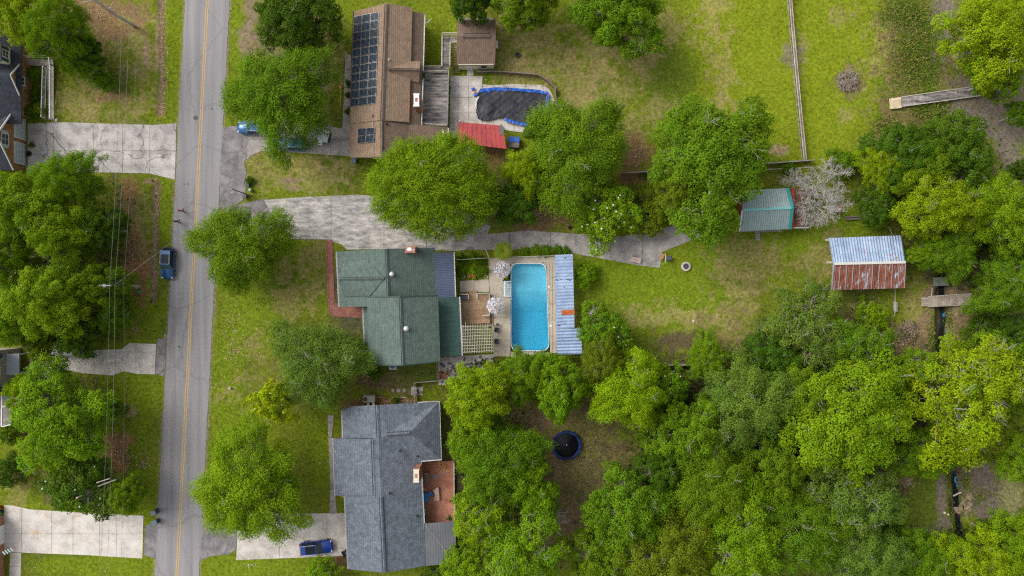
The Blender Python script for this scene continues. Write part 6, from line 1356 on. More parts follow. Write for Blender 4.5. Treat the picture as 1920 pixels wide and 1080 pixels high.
for k, (x, y) in enumerate(((866, 962), (866, 969.5))): c = w(x, y, .9); tag(MB().lathe([(0, 0), (.12, .03), (.17, .14), (.12, .25), (0, .28)], (c.x, c.y, .8), 12).build('red_ball', flat('red_plastic%d' % k, (.55, .03, .03), .35), None, smooth=True), 'bright red ball under the trees, %s of the two' % ('upper' if k == 0 else 'lower'), 'ball')
c = w(797, 917, .5); tag(MB().lathe([(.22, 0), (.25, .3), (.2, .32), (.18, .25), (0, .25)], (c.x, c.y, .52), 14).build('wicker_basket', flat('tan_wicker', (.40, .29, .15), .9), None), 'round tan basket above the blue box', 'basket')

# ---- trampoline
c = w(1061.5, 833); e = empty('trampoline', (c.x, c.y, gz(c.x, c.y)), 0, 'round trampoline with dark mat and blue padding in the clearing', 'trampoline')
MB().lathe([(1.68, .84), (1.0, .82), (0, .80)], (0, 0, 0), 40).build('mat', flat('black_jump_mat', (.035, .037, .05), .75), e, local=True, smooth=True)
for k in range(8):
    a0, a1 = k * math.pi / 4 + .1, (k + 1) * math.pi / 4 + .09; q = MB(); vs = []
    for j in range(7):
        a = a0 + (a1 - a0) * j / 6
        for r_, z in ((1.66, .86), (1.76, .93), (2.0, .92), (2.09, .83)): vs.append((r_ * math.cos(a), r_ * math.sin(a), z + random.uniform(-.012, .012)))
    fs = [(4 * j + i, 4 * j + i + 1, 4 * j + i + 5, 4 * j + i + 4) for j in range(6) for i in range(3)]
    q.add(vs, fs).build('padding', mottled('blue_padding%d' % k, [(.004, .010, .035), (.006, .018, .075), (.010, .045, .22)], scale=.8, fine=.2, rough=.5), e, local=True)
MB().tube([(2.06 * math.cos(a), 2.06 * math.sin(a), .82) for a in [i * math.pi / 16 for i in range(33)]], .03, 6).build('frame_ring', M['alu'], e, local=True)
for k in range(6): a = k * 1.0472; MB().tube([(2.05 * math.cos(a), 2.05 * math.sin(a), .82), (2.05 * math.cos(a), 2.05 * math.sin(a), 0)], .03, 6).build('leg', M['alu'], e, local=True)
c = w(1061.5, 833, .9); tag(MB().box(c.x, c.y, gz(c.x, c.y) + .83, .32, .14, .02, .6).box(c.x + .08, c.y - .1, gz(c.x, c.y) + .85, .14, .2, .02, .2).build('fallen_bark', M['palewood'], None), 'small pale piece of bark in the middle of the trampoline', 'bark')
# ---------------------------------------------------------------- turquoise workshop
M['pale_metal'] = mottled('pale_green_grey_metal', [(.26, .34, .335), (.30, .39, .385), (.34, .43, .42)], scale=.6, fine=.08, fine_scale=6, rough=.5, per_obj=.05, spec=.3)
M['teal'] = flat('teal_trim', (.03, .27, .27), .45); M['barnred'] = flat('red_brown_boards', (.30, .07, .04), .8, var=.2)
ws = house('workshop', 1432, 393, 'red workshop with pale green metal roof and teal trim', 'workshop')
MB().prism(wp([(1396, 362), (1470, 359), (1473, 424), (1396, 428)], 2.75), 0, 2.75).build('wall', M['barnred'], ws)
A, B, C_, D_ = w(1392, 357, 2.8), w(1475, 352.7, 2.8), w(1483.5, 389.7, 4.6), w(1392, 394, 4.6)
E_, F_ = w(1479, 429.7, 2.8), w(1387, 433.5, 2.8)
def ribs(root, a, b, c_, d, n, mat, name='roof_panel'):
    """sheets n side by side along a->b, running to d->c, each with a standing rib"""
    for i in range(n):
        t0, t1 = i / n + .001, (i + 1) / n - .001
        o = MB().slab([a.lerp(b, t0), a.lerp(b, t1), d.lerp(c_, t1), d.lerp(c_, t0)], .05).build(name, mat, root)
        MB().bar(a.lerp(b, t1) + Vector((0, 0, .025)), d.lerp(c_, t1) + Vector((0, 0, .025)), .06, .06).build('roof_rib', M['rib_d'], o)
M['rib_d'] = flat('shaded_grey_green_metal', (.22, .29, .29), .5)
ribs(ws, A, B, C_, D_, 20, M['pale_metal']); ribs(ws, F_, E_, C_, D_ + Vector((0, 0, .01)), 22, M['pale_metal'])
MB().bar(D_ + Vector((0, 0, .06)), C_ + Vector((0, 0, .06)), .32, .06).build('ridge_cap', flat('light_teal_cap', (.16, .42, .41), .4), ws)
for p_, q_ in ((B, C_), (E_, C_)): MB().bar(p_ + Vector((.12, 0, .06)), q_ + Vector((.12, 0, .06)), .42, .08).build('barge_board', M['teal'], ws)
MB().bar(F_ + Vector((-.05, 0, 0)), D_ + Vector((-.05, 0, 0)), .12, .2).build('barge_board', M['white'], ws)
MB().box(w2(1383, 0)[0], w2(0, 418)[1], .9, .25, 1.9, .1).build('side_shelf', M['white'], ws)
# lean-to with brown boards right of it
lt = house('lean_to', 1500, 392, 'rusty brown lean-to beside the workshop under the dead tree', 'lean-to')
corrug(lt, w(1484, 354, 2.3), w(1484, 426, 2.3), w(1512, 426, 2.0), w(1512, 356, 2.0), 8, [mottled('brown_rusty_sheet', [(.08, .045, .033), (.15, .08, .055), (.23, .13, .09)], scale=1.2, fine=.3, rough=.9)], .03, 3)
for x, y in ((1486, 424), (1516, 424), (1516, 358)): c = w(x, y, 1); MB().box(c.x, c.y, 1.0, .1, .1, 2.0).build('post', M['greywood'], lt)
MB().bar(w(1480, 427.5, 2.25), w(1517, 427, 1.95), .1, .16).build('eave_board', M['white'], lt)
MB().slab([w(1484, 352, 2.34), w(1490, 352, 2.3), w(1488, 428, 2.3), w(1483, 428, 2.34)], .03).build('red_flashing', flat('red_tarp', (.38, .05, .045), .7), lt)
c = w(1565, 392); e = empty('scrap_box', (c.x, c.y, 0), 0, 'small box half covered in red brown sheet under the dead tree', 'box')
MB().box(-.4, 0, .3, 1.4, .95, .6).build('box_body', M['palewood'], e, local=True); MB().box(.4, 0, .63, .7, 1.0, .05).build('red_sheet', flat('red_brown_sheet', (.36, .11, .07), .8), e, local=True)
# concrete steps below the workshop
sp_ = empty('stepping_path', tuple(w(1421, 438)), 0, 'short grey step path below the workshop door', 'path', kind='structure')
for k in range(4): c = w(1420.5, 436.5 + k * 4.2); MB().box(c.x, c.y, .03, .62, .26, .1).build('step_stone', M['concrete_mid'], sp_)
c = w(1425, 433); MB().box(c.x, c.y, .05, 6, .25, .1).build('threshold', M['concrete_mid'], sp_)
# ---- dead tree: bare pale branches
dt = empty('dead_tree', tuple(w(1514, 364, 0)), 0, 'bare pale grey dead tree with fine branching twigs', 'tree')
rg = np.random.RandomState(5); tm = MB(); tw = MB(); base = np.array((0, 0, 0.))
def grow(mb, p, d, L, r_, depth):
    segs = 3; pts = [tuple(p)]; rr = [r_]; q = p.copy(); dd = d.copy()
    for s_ in range(segs):
        dd = dd + rg.normal(0, .22, 3); dd /= np.linalg.norm(dd); q = q + dd * L / segs; pts.append(tuple(q)); rr.append(r_ * (1 - .55 * (s_ + 1) / segs))
        if depth > 0 and s_ > 0:
            for _ in range(1 if depth != 3 else 2):
                nd_ = dd + rg.normal(0, .75, 3) * np.array((1, 1, .45)); nd_ /= np.linalg.norm(nd_); grow(tw if depth <= 3 else mb, q, nd_, L * rg.uniform(.5, .75), r_ * .5, depth - 1)
    mb.tube(pts, [max(.014, x) for x in rr], 4 if depth < 3 else 7, False)
    if depth > 0:
        for _ in range(2): nd_ = dd + rg.normal(0, .5, 3) * np.array((1, 1, .4)); nd_ /= np.linalg.norm(nd_); grow(tw if depth <= 3 else mb, q, nd_, L * rg.uniform(.55, .8), r_ * .45, depth - 1)
tm.tube([(0, 0, -.1), (.05, 0, 1.2), (.1, .1, 2.4)], [.24, .2, .17], 8)
for k in range(9):
    a = k * .698 + rg.uniform(-.2, .2); el_ = rg.uniform(.25, .9); grow(tm, np.array((.1, .1, 1.6 + .1 * k)), np.array((math.cos(a) * math.cos(el_), math.sin(a) * math.cos(el_), math.sin(el_))), rg.uniform(1.7, 2.5), .09, 4)
M['deadwood'] = mottled('grey_dead_wood', [(.27, .25, .235), (.39, .365, .34), (.50, .47, .44)], scale=2.0, fine=.25, fine_scale=12, rough=.95)
tm.build('trunk', M['deadwood'], dt, local=True, smooth=True); tag(tw.build('twigs', M['deadwood'], dt, local=True), kind='stuff')

# ---- rusty barn
bn = house('rusty_barn', 1627, 493, 'barn with a blue metal upper roof slope and a rusty red lower slope', 'barn')
MB().prism(wp([(1580, 453), (1684, 449), (1688, 535), (1581, 537)], 2.7), 0, 2.7).build('wall', M['greywood'], bn)
mt = mottled('blue_grey_galvanised_sheet', [(.20, .27, .39), (.27, .35, .48), (.34, .42, .55)], scale=.8, fine=.10, fine_scale=5, rough=.5, per_obj=.10, spec=.3)
def rust_ex(nt, geo, last):
    n_ = nd(nt, 'ShaderNodeTexNoise', Scale=.55, Detail=6.0, Roughness=.6, Distortion=1.0); mp = nd(nt, 'ShaderNodeMapping'); mp.inputs['Scale'].default_value = (2.6, .7, 1); nt.links.new(geo.outputs['Position'], mp.inputs['Vector']); nt.links.new(mp.outputs[0], n_.inputs['Vector'])
    mr = nd(nt, 'ShaderNodeMapRange', From_Min=.36, From_Max=.46); nt.links.new(n_.outputs['Fac'], mr.inputs['Value'])
    mx_ = nd(nt, 'ShaderNodeMix', data_type='RGBA'); nt.links.new(mr.outputs[0], mx_.inputs['Factor']); mx_.inputs[6].default_value = (.42, .47, .56, 1); nt.links.new(last, mx_.inputs[7]); return mx_.outputs[2]
rt = mottled('rusted_roof_sheet', [(.17, .055, .035), (.25, .085, .055), (.34, .15, .10)], scale=1.5, stretch=(1.5, .5, 1), fine=.25, fine_scale=8, rough=.85, per_obj=.15, extra=rust_ex)
A, B, C_, D_ = w(1555, 446.5, 2.8), w(1690, 441.7, 2.8), w(1697.5, 491.5, 4.6), w(1563, 494.5, 4.6); E_, F_ = w(1695, 540, 2.8), w(1559, 543.7, 2.8)
corrug(bn, A, D_, C_, B, 26, [mt], .10, 1); corrug(bn, F_, D_, C_, E_, 11, [rt], .06, 4)
for i in range(12):
    t = i / 11; MB().bar(F_.lerp(E_, t) + Vector((0, 0, .07)), D_.lerp(C_, t) + Vector((0, 0, .07)), .09, .03).build('sheet_seam', flat('pale_zinc_seam%d' % i, (.44, .42, .42), .6, var=.2), bn)
rp_stub = (D_, C_)
MB().bar(D_ + Vector((0, 0, .08)), C_ + Vector((0, 0, .08)), .34, .05).build('ridge_cap', flat('dull_white_ridge', (.55, .54, .50), .6, var=.15), bn)
for p_, q_ in ((A, D_), (F_, D_)): MB().bar(p_ + Vector((0, 0, .03)), q_ + Vector((0, 0, .03)), .22, .06).build('barge_board', mt, bn)
for (u, v, sx, sy) in ((.795, .72, .5, .55), (.815, .93, .5, .4), (.89, .82, .6, .5), (.905, .95, .7, .3), (.33, .45, .18, 1.4), (.45, .5, .18, 1.2)):
    p_ = A.lerp(B, u); q_ = D_.lerp(C_, u); c = p_.lerp(q_, v) + Vector((0, 0, .07)); an = math.atan2(1.8, (A - D_).length)
    MB().box(c.x, c.y, c.z, sx * .6, sy * .55, .02, R_(2), 0, -R_(25)).build('rust_patch', M['rust'], bn)
for (x, y) in ((1549, 450), (1552, 492)): c = w(x, y, 1.5); MB().box(c.x + .3, c.y, 1.6, .9, .25, .25).build('beam_end', M['palewood'], bn)
# ---- fences
rf = empty('field_fence', tuple(w(1490, 150)), 0, 'long grey timber fence crossing the mown field', 'fence')
a, b = Vector(w(1473, -30)), Vector(w(1503, 302)); n = 13; pts = [w(1473.5 + (1503 - 1473.5) * ((i / n) ** 1.15), -30 + 332 * i / n) for i in range(n + 1)]
for i in range(n + 1): MB().box(pts[i].x, pts[i].y, .62, .12, .12, 1.3).build('post', M['greywood'], rf)
for i in range(n):
    d = (pts[i + 1] - pts[i]).normalized(); sd = Vector((-d.y, d.x, 0)) * .13
    for s_ in (-1, 1):
        for z in (.55, 1.15): MB().bar(pts[i] + sd * s_ + Vector((0, 0, z)), pts[i + 1] + sd * s_ + Vector((0, 0, z)), .045, .15).build('rail', M['palewood'] if s_ > 0 else M['greywood'], rf)
    MB().bar(pts[i] + Vector((0, 0, 1.27)), pts[i + 1] + Vector((0, 0, 1.27)), .30, .035).build('cap_board', M['brownwood'], rf)
    for s_ in (-1, 1): MB().bar(pts[i] + sd * s_ * 1.25 + Vector((0, 0, 1.29)), pts[i + 1] + sd * s_ * 1.25 + Vector((0, 0, 1.29)), .07, .05).build('cap_edge', M['palewood'], rf)
plank_fence('boundary_fence', [(1385, 312), (1450, 308), (1490, 305), (1520, 303)], 1.3, M['greywood'], 'grey board fence behind the workshop and dead tree')
plank_fence('boundary_fence', [(1165, 327), (1196, 325), (1232, 323)], 1.3, M['greywood'], 'piece of grey board fence between the two round trees')
plank_fence('boundary_fence', [(1250, 683), (1275, 683), (1310, 682)], 1.2, M['greywood'], 'piece of grey board fence at the lower edge of the back lawn')
wl = empty('wire_fence', tuple(w(1450, 317)), 0, 'thin pipe rail fence just behind the workshop', 'fence')
MB().tube([w(1440, 317.5, 1.0), w(1490, 315.5, 1.0), w(1530, 313, 1.0)], .025, 5).build('rail', M['metal_vent'], wl)
for x in (1442, 1485, 1528): c = w(x, 317 - (x - 1440) * .04, .5); MB().tube([(c.x, c.y, 0), (c.x, c.y, 1.05)], .03, 5).build('post', M['metal_vent'], wl)
# fence and gate by the two houses
sf = empty('side_fence', tuple(w(800, 720)), 0, 'low pale rail fence between the green and the grey house', 'fence')
for pts_ in ([(777.5, 757), (776.5, 718)], [(776.5, 718), (828, 713.5)], [(819, 676), (820, 712)], [(820, 712), (834, 711)]):
    P = [w(x, y, 1.0) for x, y in pts_]; MB().bar(P[0], P[1], .09, .07).build('rail', M['greywood'], sf); MB().bar(P[0] - Vector((0, 0, .6)), P[1] - Vector((0, 0, .6)), .05, .08).build('rail', M['greywood'], sf)
    n = max(1, int((P[1] - P[0]).length / 1.6))
    for i in range(n + 1): q = P[0].lerp(P[1], i / n); MB().box(q.x, q.y, .5, .09, .09, 1.02).build('post', M['greywood'], sf)
    MB().bar(P[0] - Vector((0, 0, .3)), P[1] - Vector((0, 0, .3)), .02, .55).build('mesh_panel', M['brownwood'], sf)
c = w(782, 733); tag(MB().prism([(c.x - .85, c.y - .62), (c.x + .85, c.y - .62), (c.x + .82, c.y + .62), (c.x - .83, c.y + .62)], 0, .08).build('concrete_pad', M['concrete_grey'], None, bevel=.02), 'square stained concrete pad under the side fence', 'pad')
for k, x in enumerate((737, 747.5, 758)):
    c = w(x, 732); tag(MB().lathe([(.24 + .04 * (k == 1), 0), (.25 + .04 * (k == 1), .05), (0, .06)], (c.x, c.y, gz(c.x, c.y) + .01), 10).build('stepping_stone', M['concrete_mid'], None), ('left', 'middle', 'right')[k] + ' one of three round stepping stones left of the concrete pad', 'stone')
# heat pump unit and condenser
c = w(692.5, 747.5, .8); e = empty('heat_pump', (c.x, c.y, 0), 0, 'boxy grey green heat pump unit beside the grey roofed house', 'heat pump')
mm = flat('grey_green_enamel', (.30, .31, .25), .5)
MB().box(0, 0, .62, 1.65, .98, 1.1).build('casing', mm, e, local=True, bevel=.03); MB().lathe([(.30, 1.175), (.30, 1.19), (0, 1.19)], (-.5, -.02, 0), 20).build('fan_opening', M['dark_vent'], e, local=True)
mb = MB()
for r_ in (.1, .2, .3): mb.tube([(-.5 + r_ * math.cos(a), -.02 + r_ * math.sin(a), 1.20) for a in [i * .4488 for i in range(15)]], .012, 4)
mb.build('fan_grille', M['redbrick'], e, local=True)
for x in (-.2, .55): MB().box(x, -.75, .55, .35, .6, .35).build('duct', M['cream'], e, local=True)
c = w(736, 686.5, .7); e = empty('condenser', (c.x, c.y, 0), 0, 'white air conditioner with a blue fan below the green roof', 'air conditioner')
MB().box(0, 0, .4, .9, .9, .8).build('casing', M['white'], e, local=True, bevel=.04); MB().lathe([(.36, .805), (.36, .83), (0, .84)], (0, 0, 0), 20).build('fan_grille', flat('blue_grille', (.04, .12, .26), .4), e, local=True); MB().box(0, 0, .03, 1.1, 1.1, .08).build('pad', M['concrete_pale'], e, local=True)
for k, (x0, x1) in enumerate(((706, 713), (736, 762))): tag(MB().bar(w(x0, 745, .1), w(x1, 745, .1), .09, .12).build('edging_board', M['palewood'], None), ('short', 'long')[k] + ' pale edging board in the bed along the grey house', 'board')
# ---- boardwalk, platform, plank bridge
bw = empty('boardwalk', tuple(w(1760, 180)), 0, 'grey timber boardwalk over the rough ground, upper right', 'boardwalk')
a, b, c_, d = w(1690, 182, .5), w(1690, 200, .5), w(1842, 179, .5), w(1842, 160, .5)
planks(bw, a, b, c_, d, 70, M['greydeck'], .04, .02)
for p_, q_ in ((a, d), (b, c_)): MB().bar(p_ + Vector((0, 0, .06)), q_ + Vector((0, 0, .06)), .09, .08).build('kerb_rail', M['palewood'], bw); MB().bar(p_ - Vector((0, 0, .15)), q_ - Vector((0, 0, .15)), .06, .2).build('joist', M['greywood'], bw)
for x, y in ((1692, 184), (1740, 177), (1790, 171), (1838, 163), (1692, 199), (1740, 193), (1790, 187), (1838, 178)): c = w(x, y, 0); MB().box(c.x, c.y, .1, .12, .12, .9).build('post', M['greywood'], bw)
for x, y in ((1719, 197), (1772, 191)): MB().bar(w(x, y, .3), w(x + 10, y - 5, .3), .12, .1).build('brace', M['palewood'], bw)
pt = empty('timber_platform', tuple(w(1678, 193)), 0, 'small platform of fresh pale planks at the end of the boardwalk', 'platform')
fresh = mottled('fresh_pine', [(.50, .38, .24), (.60, .48, .32), (.66, .55, .39)], scale=1.5, fine=.15, fine_scale=9, per_obj=.08, rough=.8)
planks(pt, w(1667, 184.5, .5), w(1689, 182, .5), w(1690.5, 202.5, .5), w(1669, 204.5, .5), 10, fresh, .05)
for x, y in ((1669, 186), (1687, 184), (1688, 201), (1670, 203)): c = w(x, y, .2); MB().box(c.x, c.y, .2, .1, .1, .6).build('post', fresh, pt)
MB().box(w2(1665.5, 0)[0], w2(0, 186)[1], .25, .12, .25, .5).build('corner_post', M['dark_vent'], pt)
br_ = empty('plank_bridge', tuple(w(1770, 565)), 0, 'small plank bridge over the dark stream', 'bridge')
brw = mottled('tan_weathered_plank', [(.26, .215, .17), (.35, .295, .24), (.42, .36, .30)], scale=1.3, fine=.25, fine_scale=9, per_obj=.13, rough=.92)
planks(br_, w(1740, 556.5, .3), w(1740, 574, .3), w(1822, 570, .3), w(1822, 551, .3), 24, brw, .05, .03)
planks(br_, w(1727, 558, .28), w(1740, 557.5, .28), w(1740, 574, .28), w(1728, 574.5, .28), 5, brw, .05, .02)
for p_, q_ in ((w(1740, 555.8, .3), w(1822, 550.5, .3)), (w(1740, 575, .3), w(1822, 571, .3))): MB().bar(p_, q_, .09, .14).build('side_beam', M['palewood'], br_)
cu = empty('culvert_cover', tuple(w(1764, 527)), 0, 'small grey green roof sheet over the stream above the plank bridge', 'culvert cover')
MB().slab([w(1750, 520, .7), w(1778, 519, .7), w(1779, 535.5, .55), (w(1750, 536.5, .55))], .06).build('roof_sheet', mottled('mossy_sheet', [(.13, .16, .12), (.18, .21, .165), (.24, .24, .20)], scale=1.5, fine=.2, rough=.8), cu)
for x, y in ((1751, 522), (1777, 521), (1751, 535), (1778, 534)): c = w(x, y, .3); MB().box(c.x, c.y, 0, .1, .1, 1.2).build('post', M['greywood'], cu)
MB().bar(w(1748, 540, .4), w(1746, 556, .4), .08, .1).build('handrail', M['palewood'], cu)
gt = empty('garden_gate', tuple(w(1675, 575)), 0, 'grey gate and thin rail running down from the barn corner', 'gate')
MB().box(w2(1675, 0)[0], w2(0, 575)[1], .55, .55, 1.35, .08).build('gate_panel', M['greywood'], gt)
for yy in (567, 583): MB().box(w2(1675, 0)[0], w2(0, yy)[1], .3, .1, .1, .6).build('post', M['greywood'], gt)
MB().bar(w(1678, 541, 1.0), w(1678.5, 586, 1.0), .06, .06).build('rail', M['palewood'], gt); MB().bar(w(1678, 586, 1.0), w(1676, 594, 1.0), .05, .05).build('rail', M['palewood'], gt)
tag(MB().bar(w(1666, 423, .2), w(1673, 440, .2), .1, .12).build('leaning_pole', M['palewood'], None), 'single pale pole leaning above the barn roof', 'pole')
c = w(1599, 409); e = empty('log_bench', (c.x, c.y, 0), R_(3), 'low bench of two split logs right of the dead tree', 'bench')
for y in (-.17, .17): MB().tube([(-1.2, y, .3), (0, y + .02, .31), (1.2, y, .3)], .13, 8).build('log', M['brownwood'], e, local=True)
for x in (-.8, .8): MB().box(x, 0, .1, .2, .5, .22).build('leg', M['greywood'], e, local=True)
tag(MB().bar(w(1573, 380, .4), w(1573.5, 410, .4), .14, .16).build('fallen_post', M['greywood'], None), 'single grey timber lying upright below the dead tree', 'timber')
# ---- stream water
sw, nt, p = new_mat('dark_stream_water'); p.inputs['Base Color'].default_value = (.012, .014, .014, 1); p.inputs['Roughness'].default_value = .05; p.inputs['Specular IOR Level'].default_value = .5
P = [w(x, y) for x, y in STREAM]; mb = MB(); vs = []
for i, q in enumerate(P):
    d = (P[min(i + 1, len(P) - 1)] - P[max(i - 1, 0)]).normalized(); sd = Vector((-d.y, d.x, 0)) * .36; vs += [(q.x - sd.x, q.y - sd.y, -.72), (q.x + sd.x, q.y + sd.y, -.72)]
mb.add(vs, [(2 * i, 2 * i + 2, 2 * i + 3, 2 * i + 1) for i in range(len(P) - 1)]); tag(mb.build('stream', sw, None), 'dark narrow stream under the plank bridge', 'stream', kind='structure')
tarp_b = mottled('faded_blue_tarp', [(.02, .10, .20), (.05, .22, .38), (.10, .34, .50)], scale=2, fine=.3, rough=.6)
for (x, y, sx, sy, rz, lb) in ((1769, 590, .35, .55, .2, 'small blue scrap in the stream just below the plank bridge'), (1777, 622, .4, .9, -.1, 'second blue scrap in the stream farther down'), (1792, 903, .26, 1.5, .2, 'long strip of faded blue plastic in the lower stream')):
    c = w(x, y, -.6); g_ = MB(); vs = []; rr = random.Random(int(x))
    for j in range(9):
        for i in range(4):
            u, v = (i / 3 - .5) * sx, (j / 8 - .5) * sy; q = Matrix.Rotation(rz, 2) @ Vector((u, v)); vs.append((c.x + q.x + .08 * math.sin(j), c.y + q.y, -.62 + rr.uniform(0, .12)))
    g_.add(vs, [(4 * j + i, 4 * j + i + 1, 4 * j + i + 5, 4 * j + i + 4) for j in range(8) for i in range(3)]); tag(g_.build('plastic_sheet', tarp_b, None), lb, 'plastic sheet')
# ---- brush piles, cut palm fronds, logs
def brush(px, py, r_, label, cols, n=260, h_=.7):
    c = w(px, py); o = empty('brush_pile', (c.x, c.y, gz(c.x, c.y)), 0, label, 'brush pile'); rr = random.Random(int(px))
    for k, m_ in enumerate(cols):
        mb = MB()
        for i in range(n):
            a = rr.uniform(0, 6.28); q = r_ * math.sqrt(rr.random()) * .85; z = h_ * (1 - (q / r_) ** 2) * rr.uniform(.3, 1) + .03; b = rr.uniform(0, 6.28); L = rr.uniform(.25, .8); x, y = q * math.cos(a), q * math.sin(a); dz = rr.uniform(-.15, .2)
            mb.tube([(x - L * math.cos(b) / 2, y - L * math.sin(b) / 2, max(.02, z - dz)), (x, y, z + .05), (x + L * math.cos(b) / 2, y + L * math.sin(b) / 2, max(.02, z + dz))], [.022, .02, .012], 4, False)
        tag(mb.build(('twigs', 'straw', 'branches')[k], m_, o, local=True), kind='stuff')
M['straw'] = mottled('tan_straw', [(.23, .17, .10), (.34, .26, .16), (.45, .36, .24)], scale=3, fine=.3, rough=.95)
M['darktwig'] = mottled('dark_grey_twig', [(.10, .075, .06), (.18, .14, .12), (.26, .215, .19)], scale=3, fine=.3, rough=.95)
brush(1588, 152, 1.75, 'round pile of grey brushwood on the mown field', [M['darktwig'], M['straw'], M['bark_pale']], 190)
brush(1700, 622, 1.7, 'round pile of tan brushwood near the stream', [M['straw'], M['darktwig'], M['straw']], 170)
c = w(1803, 940); e = empty('palm_frond_pile', (c.x, c.y, -.1), 0, 'spray of cut dry palm fronds across the lower stream', 'palm fronds'); rr = random.Random(8)
for k in range(26):
    a = rr.uniform(-2.6, .9) ; L = rr.uniform(.9, 1.9); f1 = MB(); p0 = Vector((0, 0, .25)); p1 = Vector((L * math.cos(a), L * math.sin(a), rr.uniform(.1, .6))); f1.tube([p0, (p0 + p1) / 2 + Vector((0, 0, .12)), p1], [.03, .025, .01], 4)
    d = (p1 - p0).normalized(); sd = d.cross(Vector((0, 0, 1))).normalized()
    for j in range(9):
        b = (j - 4) * .16; dd = (d * math.cos(b) + sd * math.sin(b)); q = p0.lerp(p1, .7); t_ = q + dd * .7; m_ = (q + t_) / 2; sw_ = dd.cross(Vector((0, 0, 1))).normalized() * .025; f1.add([q, m_ + sw_, t_ + Vector((0, 0, -.06)), m_ - sw_], [(0, 1, 2, 3)])
    f1.build('frond', M['straw'], e, local=True)
MB().bar(w(1788, 930, .5) - c, w(1803, 923, .6) - c, .16, .12).build('board', M['palewood'], e, local=True)
for k, (x, y, r_) in enumerate(((1770, 961, .16), (1777.5, 964.5, .14))): c = w(x, y); tag(MB().lathe([(r_, 0), (r_ * 1.05, .25), (r_ * .9, .3), (0, .3)], (c.x, c.y, gz(c.x, c.y)), 10).build('tree_stump', flat('pale_cut_wood%d' % k, (.60, .52, .36), .8), None), ('larger', 'smaller')[k] + ' pale stump beside the lower stream', 'stump')
for (x, y, lb, n_) in ((1735, 1000, 'white flowers and pale stones at the lower rim of the stream clearing', 60), (1705, 908, 'pale rubble at the upper left of the stream clearing', 26)):
    mb = MB(); rr = random.Random(int(x))
    for k in range(n_): c = w(x + rr.gauss(0, 9), y + rr.gauss(0, 4)); s_ = rr.uniform(.05, .16); mb.box(c.x, c.y, gz(c.x, c.y) + .05, s_, s_ * .8, s_ * .6, rr.uniform(0, 3), rr.uniform(-.4, .4))
    tag(mb.build('pale_stones', M['gravel'], None), lb, 'stones', kind='stuff')
wf = empty('board_frame', tuple(w(1850, 842)), 0, 'dark low board enclosure between the right hand trees', 'enclosure')
MB().bar(w(1836, 848, .6), w(1862, 848, .6), .08, .3).build('board', M['brownwood'], wf); MB().bar(w(1838, 828, .6), w(1839, 848, .6), .35, .06).build('plank', M['greywood'], wf); MB().bar(w(1868, 835, .6), w(1882, 846, .6), .4, .06).build('plank', M['greywood'], wf)
# ---- back lawn bits
c = w(1285.5, 499.5); fp = empty('fire_pit', (c.x, c.y, gz(c.x, c.y)), 0, 'round stone fire pit on the back lawn', 'fire pit')
for k in range(14):
    a0, a1 = k * 6.2832 / 14 + .03, (k + 1) * 6.2832 / 14 - .03; MB().prism([(.40 * math.cos(a0), .40 * math.sin(a0)), (.66 * math.cos(a0), .66 * math.sin(a0)), (.66 * math.cos(a1), .66 * math.sin(a1)), (.40 * math.cos(a1), .40 * math.sin(a1))], 0, .28 + random.uniform(-.01, .01)).build('stone', M['concrete_pale'], fp, local=True)
MB().lathe([(.38, .22), (.40, .30), (.36, .30), (.34, .06), (0, .04)], (0, 0, 0), 20).build('fire_bowl', flat('sooty_iron', (.06, .055, .065), .7), fp, local=True); MB().lathe([(.22, .10), (.15, .16), (0, .18)], (.02, 0, 0), 9).build('ash', flat('pale_ash', (.32, .31, .34), .9), fp, local=True)
c = w(1190.5, 487.5); e = empty('bench', (c.x, c.y, .02), R_(-11), 'pale pink bench at the lower edge of the broad path', 'bench'); pk = mottled('pale_pink_wood', [(.40, .27, .25), (.50, .36, .34), (.56, .44, .42)], scale=2, fine=.15, rough=.8)
for y in (-.28, -.1, .1, .28): MB().box(0, y, .45, 1.5, .16, .05).build('seat_slat', pk, e, local=True)
for x in (-.6, .6): MB().box(x, 0, .21, .08, .6, .42).build('leg', M['palewood'], e, local=True)
c = w(1251, 484.5); e = empty('smoker_grill', (c.x, c.y, gz(c.x, c.y)), 0, 'dark grill with side shelves at the end of the broad path', 'grill')
MB().box(0.05, 0, .72, .78, .62, .4).build('firebox', M['dark_vent'], e, local=True, bevel=.05); MB().box(.05, 0, .95, .7, .55, .1).build('lid', flat('grill_lid', (.075, .08, .10), .35), e, local=True, bevel=.04); MB().box(-.42, 0, .8, .12, 1.15, .04).build('side_shelf', M['metal_vent'], e, local=True)
for x in (-.25, .35):
    for y in (-.25, .25): MB().box(x, y, .3, .05, .05, .6).build('leg', M['dark_vent'], e, local=True)
mb = MB(); rr = random.Random(4)
for k in range(26): c = w(1240.5 + rr.gauss(0, 1.6), 482 + rr.gauss(0, 3.2)); mb.box(c.x, c.y, .35 + rr.uniform(0, .1), .12, .12, .03, rr.uniform(0, 3))
tag(mb.build('flower_cluster', flat('orange_flower', (.62, .23, .08), .7, var=.35, scale=8), None), 'orange flowers in front of the grill', 'flowers', kind='stuff')
c = w(1068, 427); tag(MB().lathe([(.16, 0), (.24, .4), (.22, .4), (.2, .1), (0, .1)], (c.x, c.y, gz(c.x, c.y)), 14).build('black_pot', M['dark_vent'], None), 'small black pot beside the broad path', 'pot')
c = w(970.5, 104); tag(MB().lathe([(.20, 0), (.34, .04), (.40, .2), (.34, .36), (.25, .36), (.22, .1), (0, .1)], (c.x, c.y, gz(c.x, c.y)), 18).build('black_tub', M['dark_vent'], None), 'round black tub on the worn grass right of the small shed', 'tub')
